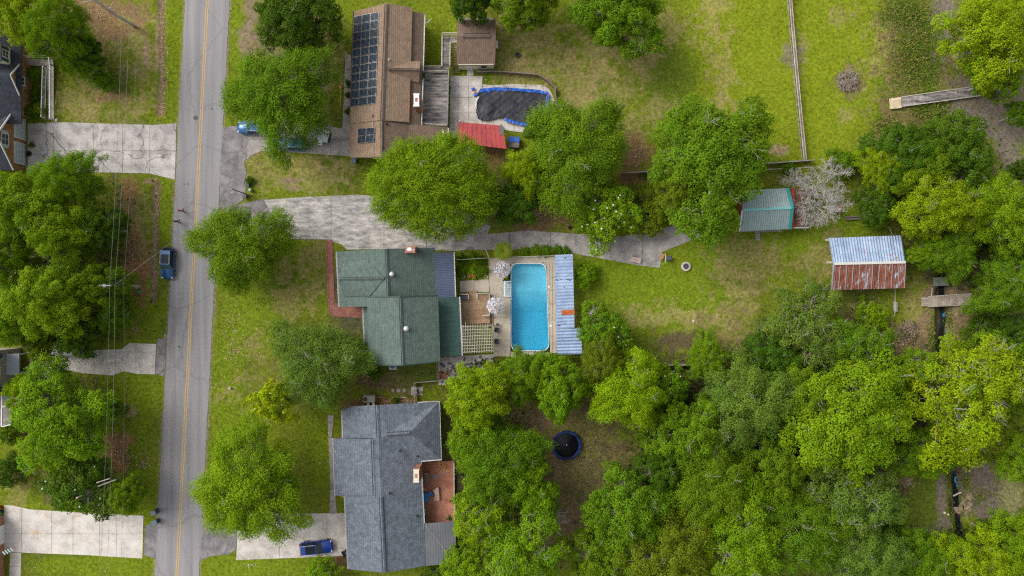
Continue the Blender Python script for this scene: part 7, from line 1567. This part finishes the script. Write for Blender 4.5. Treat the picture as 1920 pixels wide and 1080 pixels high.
c = w(1299.8, 602); tag(MB().box(c.x, c.y, gz(c.x, c.y) + .08, .2, .2, .12, .5).build('marker', M['white'], None), 'small white marker on the back lawn', 'marker')
tag(MB().tube([w(1042, 958, .3), w(1050, 960, .35), w(1066, 962, .3)], .035, 5).build('fallen_branch', M['bark_pale'], None), 'thin pale branch lying in the trampoline clearing', 'branch')
# ---------------------------------------------------------------- cars
M['tyre'] = flat('tyre_rubber', (.018, .018, .018), .8); M['rim'] = flat('alloy_rim', (.45, .45, .47), .3, .7)
M['autoglass'] = flat('tinted_car_glass', (.010, .013, .018), .08, spec=.22); M['windscreen'] = flat('green_tinted_windscreen', (.05, .085, .085), .08, spec=.4)
M['lamp_red'] = flat('red_lamp', (.45, .01, .01), .2); M['lamp_clear'] = flat('clear_lamp', (.65, .68, .70), .12)
def car(px, py, heading, colr, label, L=4.5, Wd=1.82, Hh=1.55, rails=True, glassroof=False, cat='car', wagon=True):
    """heading = direction of the bonnet, degrees from +X. Built nose towards +X."""
    c = w(px, py, .9); o = empty('parked_car', (c.x, c.y, .02), R_(heading), label, cat)
    m, nt, p = new_mat('car_paint_%d' % int(px)); p.inputs['Base Color'].default_value = rgba(colr); p.inputs['Roughness'].default_value = .28; p.inputs['Coat Weight'].default_value = .35; p.inputs['Coat Roughness'].default_value = .06; p.inputs['Metallic'].default_value = .25
    h = L / 2; k = Wd / 2; zb = Hh * .58
    # lower body: stations (x, half width, sill z, belt z, crown of the top)
    st = [(-h, k * .62, .44, zb * .78), (-h + .05, k * .78, .34, zb * .92), (-h + .14, k * .89, .28, zb * .98), (-h + .40, k * .975, .24, zb * 1.0), (-h * .55, k, .22, zb * 1.02), (0, k, .20, zb), (h * .38, k * .995, .22, zb * .985), (h * .55, k * .985, .23, zb * .95), (h * .78, k * .95, .26, zb * .87), (h - .26, k * .87, .29, zb * .79), (h - .12, k * .76, .33, zb * .72), (h - .04, k * .62, .37, zb * .65), (h, k * .45, .42, zb * .58)]
    vs = []; nseg = 9
    for x, hw, z0, z1 in st:
        sec = [(-hw * .92, z0), (-hw, (z0 + z1) / 2 - .05), (-hw * .99, z1 - .12), (-hw * .90, z1), (0, z1 + .045), (hw * .90, z1), (hw * .99, z1 - .12), (hw, (z0 + z1) / 2 - .05), (hw * .92, z0)]
        vs += [(x, y, z) for y, z in sec]
    fs = [(i * nseg + j, i * nseg + j + 1, (i + 1) * nseg + j + 1, (i + 1) * nseg + j) for i in range(len(st) - 1) for j in range(nseg - 1)]
    fs += [tuple(range(nseg - 1, -1, -1)), tuple((len(st) - 1) * nseg + j for j in range(nseg))]
    fs += [(i * nseg, (i + 1) * nseg, (i + 1) * nseg + nseg - 1, i * nseg + nseg - 1) for i in range(len(st) - 1)]
    MB().add(vs, fs).build('body', m, o, local=True, smooth=True)
    # cabin: windscreen base, windscreen top, rear top, rear base
    xa, xb, xc, xd = h * .40, h * .10, -h * (.80 if wagon else .55), -h * (.95 if wagon else .80)
    wa, wb, wc_, wd_ = k * .88, k * .74, k * .72, k * .80; zt = Hh
    MB().slab([(xb, -wb, zt), (xb, wb, zt), (xc, wc_, zt - .03), (xc, -wc_, zt - .03)], .06).build('roof', m, o, local=True, bevel=.05)
    def quad(name, P, mat, lift=.0):
        nrm = (Vector(P[1]) - Vector(P[0])).cross(Vector(P[3]) - Vector(P[0])).normalized(); cen = sum((Vector(q) for q in P), Vector()) / 4
        if nrm.dot(cen - Vector((0, 0, .8))) < 0: nrm = -nrm; P = P[::-1]
        b = [Vector(q) - nrm * .03 for q in P]; MB().add(list(P) + b, [(0, 1, 2, 3), (7, 6, 5, 4), (0, 4, 5, 1), (1, 5, 6, 2), (2, 6, 7, 3), (3, 7, 4, 0)]).build(name, mat, o, local=True)
    za, zd = zb * .985, zb * .99
    quad('windscreen', [(xa, -wa, za), (xa, wa, za), (xb + .04, wb * .97, zt - .03), (xb + .04, -wb * .97, zt - .03)], M['windscreen'])
    quad('rear_window', [(xd, -wd_, zd + .05), (xd, wd_, zd + .05), (xc - .04, wc_ * .95, zt - .07), (xc - .04, -wc_ * .95, zt - .07)], M['autoglass'])
    for s_ in (-1, 1):
        quad('side_window', [(xa - .25, s_ * k * .93, za), (0, s_ * k * .93, za), (0, s_ * wb * 1.0, zt - .05), (xb - .02, s_ * wb, zt - .05)], M['autoglass'])
        quad('side_window', [(-.08, s_ * k * .93, za), (xd + .30, s_ * k * .90, zd), (xc + .05, s_ * wc_, zt - .07), (-.08, s_ * wb * .99, zt - .05)], M['autoglass'])
        quad('pillar', [(xa, s_ * wa, za), (xa - .25, s_ * k * .93, za), (xb - .02, s_ * wb, zt - .04), (xb + .05, s_ * wb * .97, zt - .03)], m)
        quad('pillar', [(xd + .30, s_ * k * .90, zd), (xd, s_ * wd_, zd), (xc - .04, s_ * wc_ * .96, zt - .07), (xc + .05, s_ * wc_, zt - .06)], m)
        MB().box(h * .34, s_ * (k + .10), zb + .06, .12, .22, .14).build('door_mirror', m, o, local=True, bevel=.03)
        MB().box(h - .20, s_ * k * .72, zb * .74, .16, .28, .10, s_ * -.6).build('headlight', M['lamp_clear'], o, local=True, bevel=.03)
        MB().box(-h + .12, s_ * k * .76, zb * .93, .14, .24, .2, s_ * .5).build('tail_light', M['lamp_red'], o, local=True, bevel=.03)
        if rails: MB().tube([(xb - .1, s_ * wb * .93, zt + .01), (xb - .25, s_ * wb * .93, zt + .07), (xc + .25, s_ * wc_ * .93, zt + .05), (xc + .1, s_ * wc_ * .93, zt - .01)], .028, 5).build('roof_rail', M['metal_vent'], o, local=True)
        for x in (-h * .60, h * .62):
            t_ = MB(); t_.tube([(x, s_ * (k - .18), .33), (x, s_ * (k + .015), .33)], .33, 18); wh = t_.build('wheel', M['tyre'], o, local=True)
            MB().tube([(x, s_ * (k + .0), .33), (x, s_ * (k + .03), .33)], .21, 14).build('rim', M['rim'], wh, local=True)
    if glassroof: MB().slab([(xb - .12, -wb * .78, zt + .012), (xb - .12, wb * .78, zt + .012), (xc + .55, wc_ * .78, zt - .005), (xc + .55, -wc_ * .78, zt - .005)], .02).build('sunroof', M['autoglass'], o, local=True)
    MB().box(h + .01, 0, .46, .06, 1.0, .16).build('grille', M['dark_vent'], o, local=True); MB().box(-h - .02, 0, .5, .06, 1.3, .14).build('rear_bumper', M['dark_vent'], o, local=True)
    return o
car(313, 493.5, -92, (.008, .065, .19), 'dark blue hatchback parked on the verge of the street', 4.4, 1.85, glassroof=True)
car(592, 1028, 6, (.012, .055, .30), 'bright blue wagon on the pale driveway', 4.6, 1.85, glassroof=True)
car(474, 239, 176, (.015, .10, .26), 'blue car half hidden under the feathery tree, nearest the street', 4.5)
car(545, 269, 178, (.02, .14, .34), 'blue car under the feathery tree, second from the street', 4.4)
car(120, 657, 178, (.62, .62, .62), 'white car with red tail lights under the olive tree', 4.6)
car(79, 694, 184, (.40, .42, .46), 'silver car in front of the cream gabled house', 4.5)
# utility trailer in white
c = w(597, 253, .9); e = empty('box_trailer', (c.x, c.y, .02), R_(-14), 'white box trailer on the driveway of the brown roofed house', 'trailer')
MB().box(0, 0, 1.0, 3.2, 1.5, 1.1).build('box_body', M['white'], e, local=True, bevel=.04); MB().box(0, 0, 1.58, 3.25, 1.55, .06).build('roof', flat('pale_grey_lid', (.50, .53, .57), .4), e, local=True, bevel=.02); MB().box(1.62, 0, .9, .05, 1.5, .9).build('tailgate', M['dark_vent'], e, local=True)
MB().tube([(-1.6, 0, .45), (-2.4, 0, .45)], .05, 6).build('drawbar', M['dark_vent'], e, local=True)
for s_ in (-1, 1): MB().tube([(0, s_ * .70, .3), (0, s_ * .84, .3)], .3, 16).build('wheel', M['tyre'], e, local=True)
c = w(600, 268, .6); e = empty('storage_tote', (c.x, c.y, .02), 0, 'small white tote on the driveway below the trailer', 'tote'); MB().box(0, 0, .3, .55, .45, .55).build('tote_body', M['white'], e, local=True, bevel=.04); MB().box(0, 0, .6, .6, .5, .06).build('lid', M['white'], e, local=True, bevel=.02)
# garden cart and rake by the lower driveway
c = w(650, 1034); e = empty('garden_cart', (c.x, c.y, .02), R_(30), 'dark garden cart with red grip beside the grey roofed house', 'cart'); MB().add([(-.35, -.3, .3), (.35, -.3, .3), (.35, .3, .3), (-.35, .3, .3), (-.5, -.42, .62), (.5, -.42, .62), (.5, .42, .62), (-.5, .42, .62)], [(3, 2, 1, 0), (0, 1, 5, 4), (1, 2, 6, 5), (2, 3, 7, 6), (3, 0, 4, 7)]).build('tray', M['dark_vent'], e, local=True)
MB().tube([(-.4, 0, .35), (-1.3, -.1, .55)], .03, 6).build('handle', M['dark_vent'], e, local=True); MB().box(-1.35, -.1, .56, .16, .3, .07).build('grip', M['lamp_red'], e, local=True)
for s_ in (-1, 1): MB().tube([(.2, s_ * .32, .16), (.2, s_ * .40, .16)], .16, 12).build('wheel', M['tyre'], e, local=True)
# ---------------------------------------------------------------- people
M['skin'] = flat('skin', (.42, .26, .18), .6)
def skin_obj(name, joints, edges, mat, parent, sub=2):
    me = bpy.data.meshes.new(name); me.from_pydata([j[:3] for j in joints], edges, []); o = bpy.data.objects.new(name, me); col.objects.link(o); o.parent = parent; me.materials.append(mat)
    sm = o.modifiers.new('skin', 'SKIN'); sm.use_smooth_shade = True
    for i, j in enumerate(joints): me.skin_vertices[0].data[i].radius = (j[3], j[4] if len(j) > 4 else j[3]); me.skin_vertices[0].data[i].use_root = (i == 0)
    s_ = o.modifiers.new('subsurf', 'SUBSURF'); s_.levels = 1; s_.render_levels = sub
    return o
def person(px, py, heading, top, legs, hair, label, stride=.22):
    c = w(px, py, 0); o = empty('person', (c.x, c.y, .015), R_(heading), label, 'person')
    J = [(0, 0, .98, .13, .15), (0, 0, 1.15, .12, .14), (0, 0, 1.35, .13, .17), (0, 0, 1.47, .06), (0.01, 0, 1.56, .055), (.015, 0, 1.64, .095), (.015, 0, 1.74, .075)]
    E_ = [(0, 1), (1, 2), (2, 3), (3, 4), (4, 5), (5, 6)]
    def chain(start, pts):
        prev = start
        for q in pts: J.append(q); E_.append((prev, len(J) - 1)); prev = len(J) - 1
        return prev
    for s_ in (-1, 1):
        st = stride * s_
        chain(0, [(0.02, s_ * .10, .90, .085), (st * .45 + .03, s_ * .10, .50, .06), (st * .9, s_ * .10, .10, .042), (st * .9 + .03, s_ * .10, .045, .045), (st * .9 + .17, s_ * .11, .03, .032)])
        hnd = chain(2, [(0, s_ * .19, 1.40, .055), (-st * .4, s_ * .23, 1.12, .042), (-st * .9 + .06, s_ * .24, .88, .030), (-st * 1.0 + .07, s_ * .245, .82, .034)])
        hx, hz = -st * 1.0 + .07, .82
        for f_ in range(4): chain(hnd, [(hx + .028 - f_ * .019, s_ * .245, hz - .055, .0095), (hx + .030 - f_ * .018, s_ * .238, hz - .10 + .012 * abs(f_ - 1.3), .008)])
        chain(hnd, [(hx + .045, s_ * .235, hz - .01, .011), (hx + .060, s_ * .228, hz - .045, .009)])
    skin_obj('body', J, E_, M['skin'], o)
    skin_obj('shirt', [(0, 0, .97, .145, .165), (0, 0, 1.15, .135, .155), (0, 0, 1.36, .145, .185), (0, 0, 1.45, .08)] + [(0, .2, 1.40, .07), (-stride * .3, .225, 1.20, .062), (0, -.2, 1.40, .07), (stride * .3, -.225, 1.20, .062)], [(0, 1), (1, 2), (2, 3), (2, 4), (4, 5), (2, 6), (6, 7)], top, o)
    skin_obj('trousers', [(0, 0, 1.0, .14, .16), (0.02, .10, .88, .10), (stride * .45 + .03, .10, .52, .078), (stride * .7, .10, .26, .062), (0.02, -.10, .88, .10), (-stride * .45 + .03, -.10, .52, .078), (-stride * .7, -.10, .26, .062)], [(0, 1), (1, 2), (2, 3), (0, 4), (4, 5), (5, 6)], legs, o)
    MB().lathe([(.098, -.03), (.105, .03), (.098, .09), (.06, .13), (0, .145)], (.005, 0, 1.66), 14).build('hair', hair, o, local=True, smooth=True)
    MB().lathe([(0, -.012), (.014, 0), (0, .012)], (.112, 0, 1.645), 6).build('nose', M['skin'], o, local=True)
    for s_ in (-1, 1): MB().lathe([(0, -.01), (.011, 0), (0, .01)], (.10, s_ * .032, 1.67), 6).build('eye', M['dark_vent'], o, local=True); MB().lathe([(0, -.03), (.013, 0), (0, .03)], (.01, s_ * .102, 1.645), 6).build('ear', M['skin'], o, local=True)
    MB().box(.103, 0, 1.598, .012, .045, .010).build('mouth', M['lamp_red'], o, local=True)
    for s_ in (-1, 1): MB().box(stride * s_ * .9 + .06, s_ * .105, .04, .27, .10, .08).build('shoe', M['dark_vent'], o, local=True, bevel=.02)
    return o
person(345.5, 396.5, 95, flat('red_shirt', (.55, .02, .04), .8), flat('teal_trousers', (.05, .25, .22), .8), flat('brown_hair', (.10, .05, .03), .7), 'person in a red top and teal trousers walking along the street edge')
person(337.5, 416.5, 85, flat('black_top', (.02, .02, .022), .8), flat('charcoal_trousers', (.04, .04, .045), .8), flat('black_hair', (.015, .012, .01), .6), 'person in dark clothes walking below the one in red')
# ---------------------------------------------------------------- utility pole, wires, street lamp, mailbox
HP = 8.6
c0 = w(262.5, 536); c1 = w(211, 535, HP)
up_ = empty('utility_pole', (c0.x, c0.y, 0), 0, 'grey wooden utility pole with a transformer can on the left verge', 'utility pole')
pole_top = Vector((c0.x + .0, c0.y + .0, HP)); 
MB().tube([c0 + Vector((0, 0, -.3)), c0 + Vector((0, 0, 4)), pole_top], [.16, .14, .10], 10).build('shaft', M['bark_pale'], up_)
MB().lathe([(.0, 0), (.24, 0), (.26, .1), (.26, .78), (.22, .86), (.06, .9), (.05, 1.02), (0, 1.02)], (pole_top.x - .42, pole_top.y, HP - 1.2), 16).build('transformer', M['metal_vent'], up_, smooth=True)
MB().bar((pole_top.x - .75, pole_top.y + .05, HP - .15), (pole_top.x + .75, pole_top.y + .05, HP - .15), .1, .12).build('crossarm', M['greywood'], up_)
for x in (-.7, -.15, .6): MB().lathe([(.03, 0), (.05, .05), (.03, .1), (.05, .14), (0, .18)], (pole_top.x + x, pole_top.y + .05, HP - .09), 8).build('insulator', M['white'], up_)
c = w(261, 544); e = empty('meter_box', (c.x, c.y, gz(c.x, c.y)), 0, 'small box with green lid at the foot of the utility pole', 'utility box'); MB().box(0, .45, .3, .42, .4, .6).build('cabinet', M['metal_vent'], e, local=True, bevel=.03); MB().box(0, -.2, .14, .45, .4, .28).build('green_lid', flat('green_enamel', (.06, .28, .15), .5), e, local=True, bevel=.03)
M['wire'] = flat('pale_wire', (.22, .25, .24), .5, .3)
WIRES = [((229.5, -60), (205.5, 534), (183, 1150), HP, 'left'), ((245, -60), (215.5, 534), (196, 1150), HP - .1, 'middle'), ((260, -60), (232, 534), (224, 1150), HP - 1.9, 'right')]
for a, m_, b, z, nm in WIRES:
    A, Mi, B = w(*a, z), w(*m_, z), w(*b, z); pts = []
    for k in range(15): t = k / 14; q = A.lerp(Mi, t); q.z -= .5 * 4 * t * (1 - t); pts.append(q)
    for k in range(1, 16): t = k / 15; q = Mi.lerp(B, t); q.z -= .5 * 4 * t * (1 - t); pts.append(q)
    tag(MB().tube(pts, .016 if nm != 'right' else .011, 5).build('power_line', M['wire'], None), {'left': 'leftmost of the three overhead wires along the left gardens', 'middle': 'middle one of the three overhead wires along the left gardens', 'right': 'faint rightmost of the three overhead wires along the left gardens'}[nm], 'wire')
SL = w(432, 361, 7.2)
A, B = w(217, 533, HP - .5), SL + Vector((.1, 0, .1)); pts = [A.lerp(B, k / 16) - Vector((0, 0, .55 * 4 * (k / 16) * (1 - k / 16))) for k in range(17)]
tag(MB().tube(pts, .009, 5).build('service_wire', M['wire'], None), 'overhead wire crossing the street from the utility pole to the lamp', 'wire')
lp0 = w(472, 367.5); lp = empty('street_lamp', (lp0.x, lp0.y, 0), 0, 'slender green grey lamp post at the corner of the upper driveways', 'street lamp')
MB().tube([lp0 + Vector((0, 0, -.2)), lp0 + Vector((0, 0, 6.4)), lp0 + Vector((-.1, .1, 7.0)), SL + Vector((.5, 0, .05))], [.09, .07, .05, .04], 8).build('post', flat('green_grey_post', (.13, .19, .17), .5), lp)
MB().box(SL.x + .25, SL.y, SL.z + .02, .5, .18, .12, R_(8)).build('lamp_head', M['greywood'], lp, bevel=.04)
bin_(463.5, 346.5, R_(90), (.02, .03, .035), (.03, .045, .06), 'black bin beside the round shrub at the driveway corner', .5, .7); bin_(458.5, 368, R_(85), (.03, .035, .04), (.05, .06, .08), 'dark bin at the foot of the slender lamp post', .6, .8)
c = w(471, 357); e = empty('green_drum', (c.x, c.y, gz(c.x, c.y)), 0, 'pale green drum at the driveway corner', 'drum'); MB().lathe([(.22, 0), (.24, .3), (.22, .55), (.08, .6), (0, .6)], (0, 0, 0), 14).build('drum_body', flat('pale_green_plastic', (.25, .45, .30), .5), e, local=True, smooth=True)
c = w(433, 728); e = empty('verge_marker', (c.x, c.y, gz(c.x, c.y)), 0, 'small pale blue marker on the verge right of the street', 'marker'); MB().lathe([(.12, 0), (.12, .3), (.16, .32), (.16, .4), (.08, .5), (0, .52)], (0, 0, 0), 10).build('marker_body', flat('pale_blue_cap', (.40, .52, .60), .4), e, local=True, smooth=True)
c = w(105.5, 225.5); tag(MB().lathe([(.2, 0), (.22, .1), (.05, .16), (0, .16)], (c.x, c.y, gz(c.x, c.y)), 10).build('drain_cover', M['metal_vent'], None), 'small round drain cover at the foot of the ramp', 'drain cover')
c = w(447.5, 580); 
# leaning trunk, upper left
lt_ = empty('leaning_dead_tree', tuple(w(252, 50)), 0, 'bare grey tree leaning over the upper left lawn', 'tree')
MB().tube([w(252, 50, -.2), w(248, 46, 1.2), w(230, 36, 4.0), w(205, 20, 6.5), w(178, 0, 9.0), w(160, -12, 10.5)], [.22, .2, .18, .17, .15, .12], 9).build('trunk', M['bark_pale'], lt_, smooth=True)
for a, b in (((205, 20, 6.5), (212, 2, 7.2)), ((178, 0, 9.0), (150, 4, 9.4)), ((230, 36, 4.0), (238, 27, 4.8))): MB().tube([w(*a), w((a[0] + b[0]) / 2, (a[1] + b[1]) / 2 + 1, (a[2] + b[2]) / 2 + .2), w(*b)], [.07, .05, .02], 6).build('branch', M['bark_pale'], lt_)
for (x, y, r_) in ((205, 163, .3), (219, 141, .24), (168, 118, .2)): pass
# broken timber in the magnolia, lower left
bk = empty('crossarm_pole', tuple(w(200, 905)), 0, 'pale broken utility crossarms standing in the magnolia', 'utility pole')
cc = w(214, 900); MB().tube([(cc.x, cc.y, -.2), (cc.x, cc.y, 8.6)], [.15, .12], 9).build('shaft', M['bark_pale'], bk)
for a, b, z in (((181, 905), (206, 897), 8.4), ((183, 912), (204, 904), 8.2), ((192, 908), (218, 899), 7.6)): MB().bar(w(*a, z), w(*b, z), .12, .12).build('crossarm', M['greywood'], bk)
# ---------------------------------------------------------------- ground cover that nobody could count
def scatter_mesh(name, P, size, tones, mat, seed, label, cat, up=.9, aspect=.6):
    rng = np.random.RandomState(seed); n = len(P); N = rng.normal(size=(n, 3)) * (1 - up) * 2 + np.array((0, 0, 1.))
    V, F = leaves(P, N, size, size * aspect, rng); t = tones[rng.randint(len(tones), size=n)] * rng.uniform(.75, 1.25, (n, 1))
    o = link_mesh(name, np_mesh(name, V, F, np.repeat(t, 4, 0)), mat); o.color = (1, 1, 1, 1); return tag(o, label, cat, kind='stuff')
def gzv(x, y):
    i = np.clip(np.searchsorted(gx, x), 0, nxg - 1); j = np.clip(np.searchsorted(gy, y), 0, nyg - 1); return GZ[i, j]
rngs = np.random.RandomState(77)
def spots(lst):
    out = []
    for px, py, rx, ry, n in lst:
        a = rngs.uniform(0, 6.283, n); q = np.abs(rngs.normal(0, .6, n)); x = px + rx * q * np.cos(a); y = py + ry * q * np.sin(a); out.append(np.stack([(x - 960) * S, (540 - y) * S], 1))
    P = np.concatenate(out); return np.column_stack([P, gzv(P[:, 0], P[:, 1]) + .03])
M['litter'] = leaf_mat('dry_leaf', .8, .1)
DRYL = np.array([(.34, .22, .12), (.42, .30, .18), (.25, .14, .08), (.50, .38, .26)])
scatter_mesh('fallen_leaves', spots([(303, 60, 5, 80, 420), (304, 150, 5, 60, 380), (300, 205, 8, 12, 200), (293, 380, 5, 30, 260), (290, 450, 5, 60, 520), (288, 530, 5, 25, 140), (228, 850, 25, 30, 380), (250, 480, 25, 40, 320), (240, 400, 20, 40, 200), (470, 90, 14, 50, 90), (185, 30, 60, 30, 160), (430, 600, 30, 80, 60), (440, 660, 40, 60, 90), (270, 870, 30, 50, 200), (255, 620, 20, 30, 80),
                                     (1080, 860, 70, 80, 400), (1195, 290, 30, 40, 200), (1010, 400, 60, 40, 300), (745, 752, 50, 7, 260), (690, 700, 20, 30, 200), (650, 890, 8, 60, 80), (1700, 900, 16, 14, 160), (1690, 640, 40, 30, 260), (1180, 110, 60, 40, 60)]), .22, DRYL, M['litter'], 3, 'dry fallen leaves along the ditch and under the trees', 'leaves')
scatter_mesh('fallen_petals', spots([(440, 620, 40, 60, 40), (430, 660, 30, 40, 30), (500, 560, 60, 60, 14), (300, 600, 15, 40, 16), (470, 1060, 25, 6, 24), (270, 880, 30, 60, 40), (100, 1062, 90, 14, 10), (1350, 30, 20, 30, 10), (600, 870, 30, 60, 20), (900, 155, 15, 6, 20), (300, 130, 12, 100, 50), (1260, 560, 120, 60, 14)]), .15, np.array([(.70, .68, .60), (.62, .60, .40)]), M['litter'], 4, 'scattered white petals and clover heads on the lawns', 'petals')
# rough weeds of the wet meadow, upper right, and along the stream
W1 = spots([(1710, 110, 70, 110, 5200), (1700, 30, 60, 40, 2200), (1745, 210, 60, 40, 2200), (1760, 250, 80, 20, 1500), (1660, 240, 40, 40, 900), (1745, 640, 8, 50, 420), (1783, 600, 8, 40, 420), (1785, 900, 7, 30, 300), (1810, 905, 10, 30, 420), (1793, 975, 6, 25, 240), (1840, 930, 60, 40, 500), (1250, 690, 60, 10, 500), (1600, 560, 60, 12, 500), (1210, 330, 20, 10, 200)])
W1[:, 2] += rngs.uniform(.02, .30, len(W1))
scatter_mesh('meadow_weeds', W1, .30, np.array([(.11, .19, .014), (.14, .22, .018), (.19, .22, .03), (.30, .22, .10), (.08, .15, .014)]), M['litter'], 5, 'rough weeds of the wet meadow and the stream banks', 'weeds', up=.55, aspect=.35)
# taller turf tufts on the lawns
n = 90000; T1 = np.column_stack([rngs.uniform(-74, 74, n), rngs.uniform(-42, 42, n)]); ii = np.clip(np.searchsorted(gx, T1[:, 0]), 0, nxg - 1); jj = np.clip(np.searchsorted(gy, T1[:, 1]), 0, nyg - 1); cc_ = C[ii, jj]
px_ = T1[:, 0] / S + 960; py_ = 540 - T1[:, 1] / S
hard = (np.abs(px_ - road_c(py_)) < 43)
for (x0, y0, x1, y1) in ((50, 228, 335, 336), (50, 640, 312, 706), (5, 945, 300, 1050), (15, 1030, 42, 1090), (411, 236, 466, 400), (463, 230, 660, 300), (640, 100, 660, 260), (495, 362, 930, 472), (880, 415, 1325, 505), (855, 470, 1095, 670), (608, 447, 860, 690), (618, 750, 860, 1075), (655, 10, 800, 300), (785, 125, 1045, 285), (370, 960, 660, 1052), (612, 776, 634, 965), (820, 665, 928, 724), (1380, 350, 1520, 436), (1555, 440, 1700, 545)): hard |= (px_ > x0) & (px_ < x1) & (py_ > y0) & (py_ < y1)
green = (cc_[:, 1] > cc_[:, 0] * 1.02) & ~hard & (fbm(T1[:, 0], T1[:, 1], .5, 9) > .42)
T1 = T1[green]; cg = cc_[green]; P3 = np.column_stack([T1, gzv(T1[:, 0], T1[:, 1]) + .04]); N3 = rngs.normal(size=(len(P3), 3)) * .5 + np.array((0, 0, 1.))
V, F = leaves(P3, N3, .20, .09, rngs); tn = cg * rngs.uniform(.65, 1.5, (len(cg), 1)) * np.array((1.05, 1.0, 1.0))
o = link_mesh('grass_tufts', np_mesh('grass_tufts', V, F, np.repeat(tn, 4, 0)), M['litter']); o.color = (1, 1, 1, 1); tag(o, 'longer grass tufts standing in the lawns', 'grass', kind='stuff')
# shaded undergrowth of the wood and groves
U = spots([(1500, 800, 260, 150, 9000), (1300, 940, 220, 130, 7000), (920, 880, 90, 180, 3600), (1240, 760, 120, 60, 2200), (1640, 740, 160, 120, 4500), (1560, 990, 140, 80, 3600), (1740, 340, 110, 70, 3600), (1830, 440, 90, 120, 3600), (1850, 680, 80, 110, 3200), (1850, 1020, 80, 50, 2000), (110, 440, 120, 120, 3800), (100, 600, 110, 60, 2200), (960, 700, 130, 40, 2400), (1150, 690, 80, 40, 1500), (1190, 390, 60, 40, 900), (1480, 640, 110, 50, 2400), (1740, 1040, 90, 40, 1400), (1890, 840, 40, 60, 900)])
keep = np.ones(len(U), bool); ux = U[:, 0] / S + 960; uy = 540 - U[:, 1] / S
for (x0, y0, x1, y1) in ((990, 770, 1165, 1030), (1690, 870, 1930, 985), (860, 480, 1095, 668), (1040, 470, 1420, 650), (52, 640, 320, 706), (1715, 545, 1830, 640), (1555, 440, 1700, 545)): keep &= ~((ux > x0) & (ux < x1) & (uy > y0) & (uy < y1))
HR = ((50, 228, 335, 336), (50, 640, 312, 706), (5, 945, 300, 1050), (463, 230, 660, 300), (495, 362, 930, 472), (880, 415, 1325, 505), (855, 470, 1095, 670), (608, 447, 870, 690), (618, 750, 860, 1075), (785, 125, 1045, 285), (1380, 350, 1520, 436), (1555, 440, 1700, 545), (0, 630, 60, 810))
for (x0, y0, x1, y1) in HR: keep &= ~((ux > x0) & (ux < x1) & (uy > y0) & (uy < y1))
keep &= np.abs(ux - road_c(uy)) > 60
U = U[keep]; U[:, 2] += rngs.uniform(.1, 1.3, len(U))
scatter_mesh('undergrowth', U, .42, np.array([(.05, .085, .014), (.07, .11, .016), (.035, .07, .012), (.09, .10, .03)]), M['litter'], 6, 'shaded undergrowth on the floor of the wood and the groves', 'undergrowth', up=.7, aspect=.6)
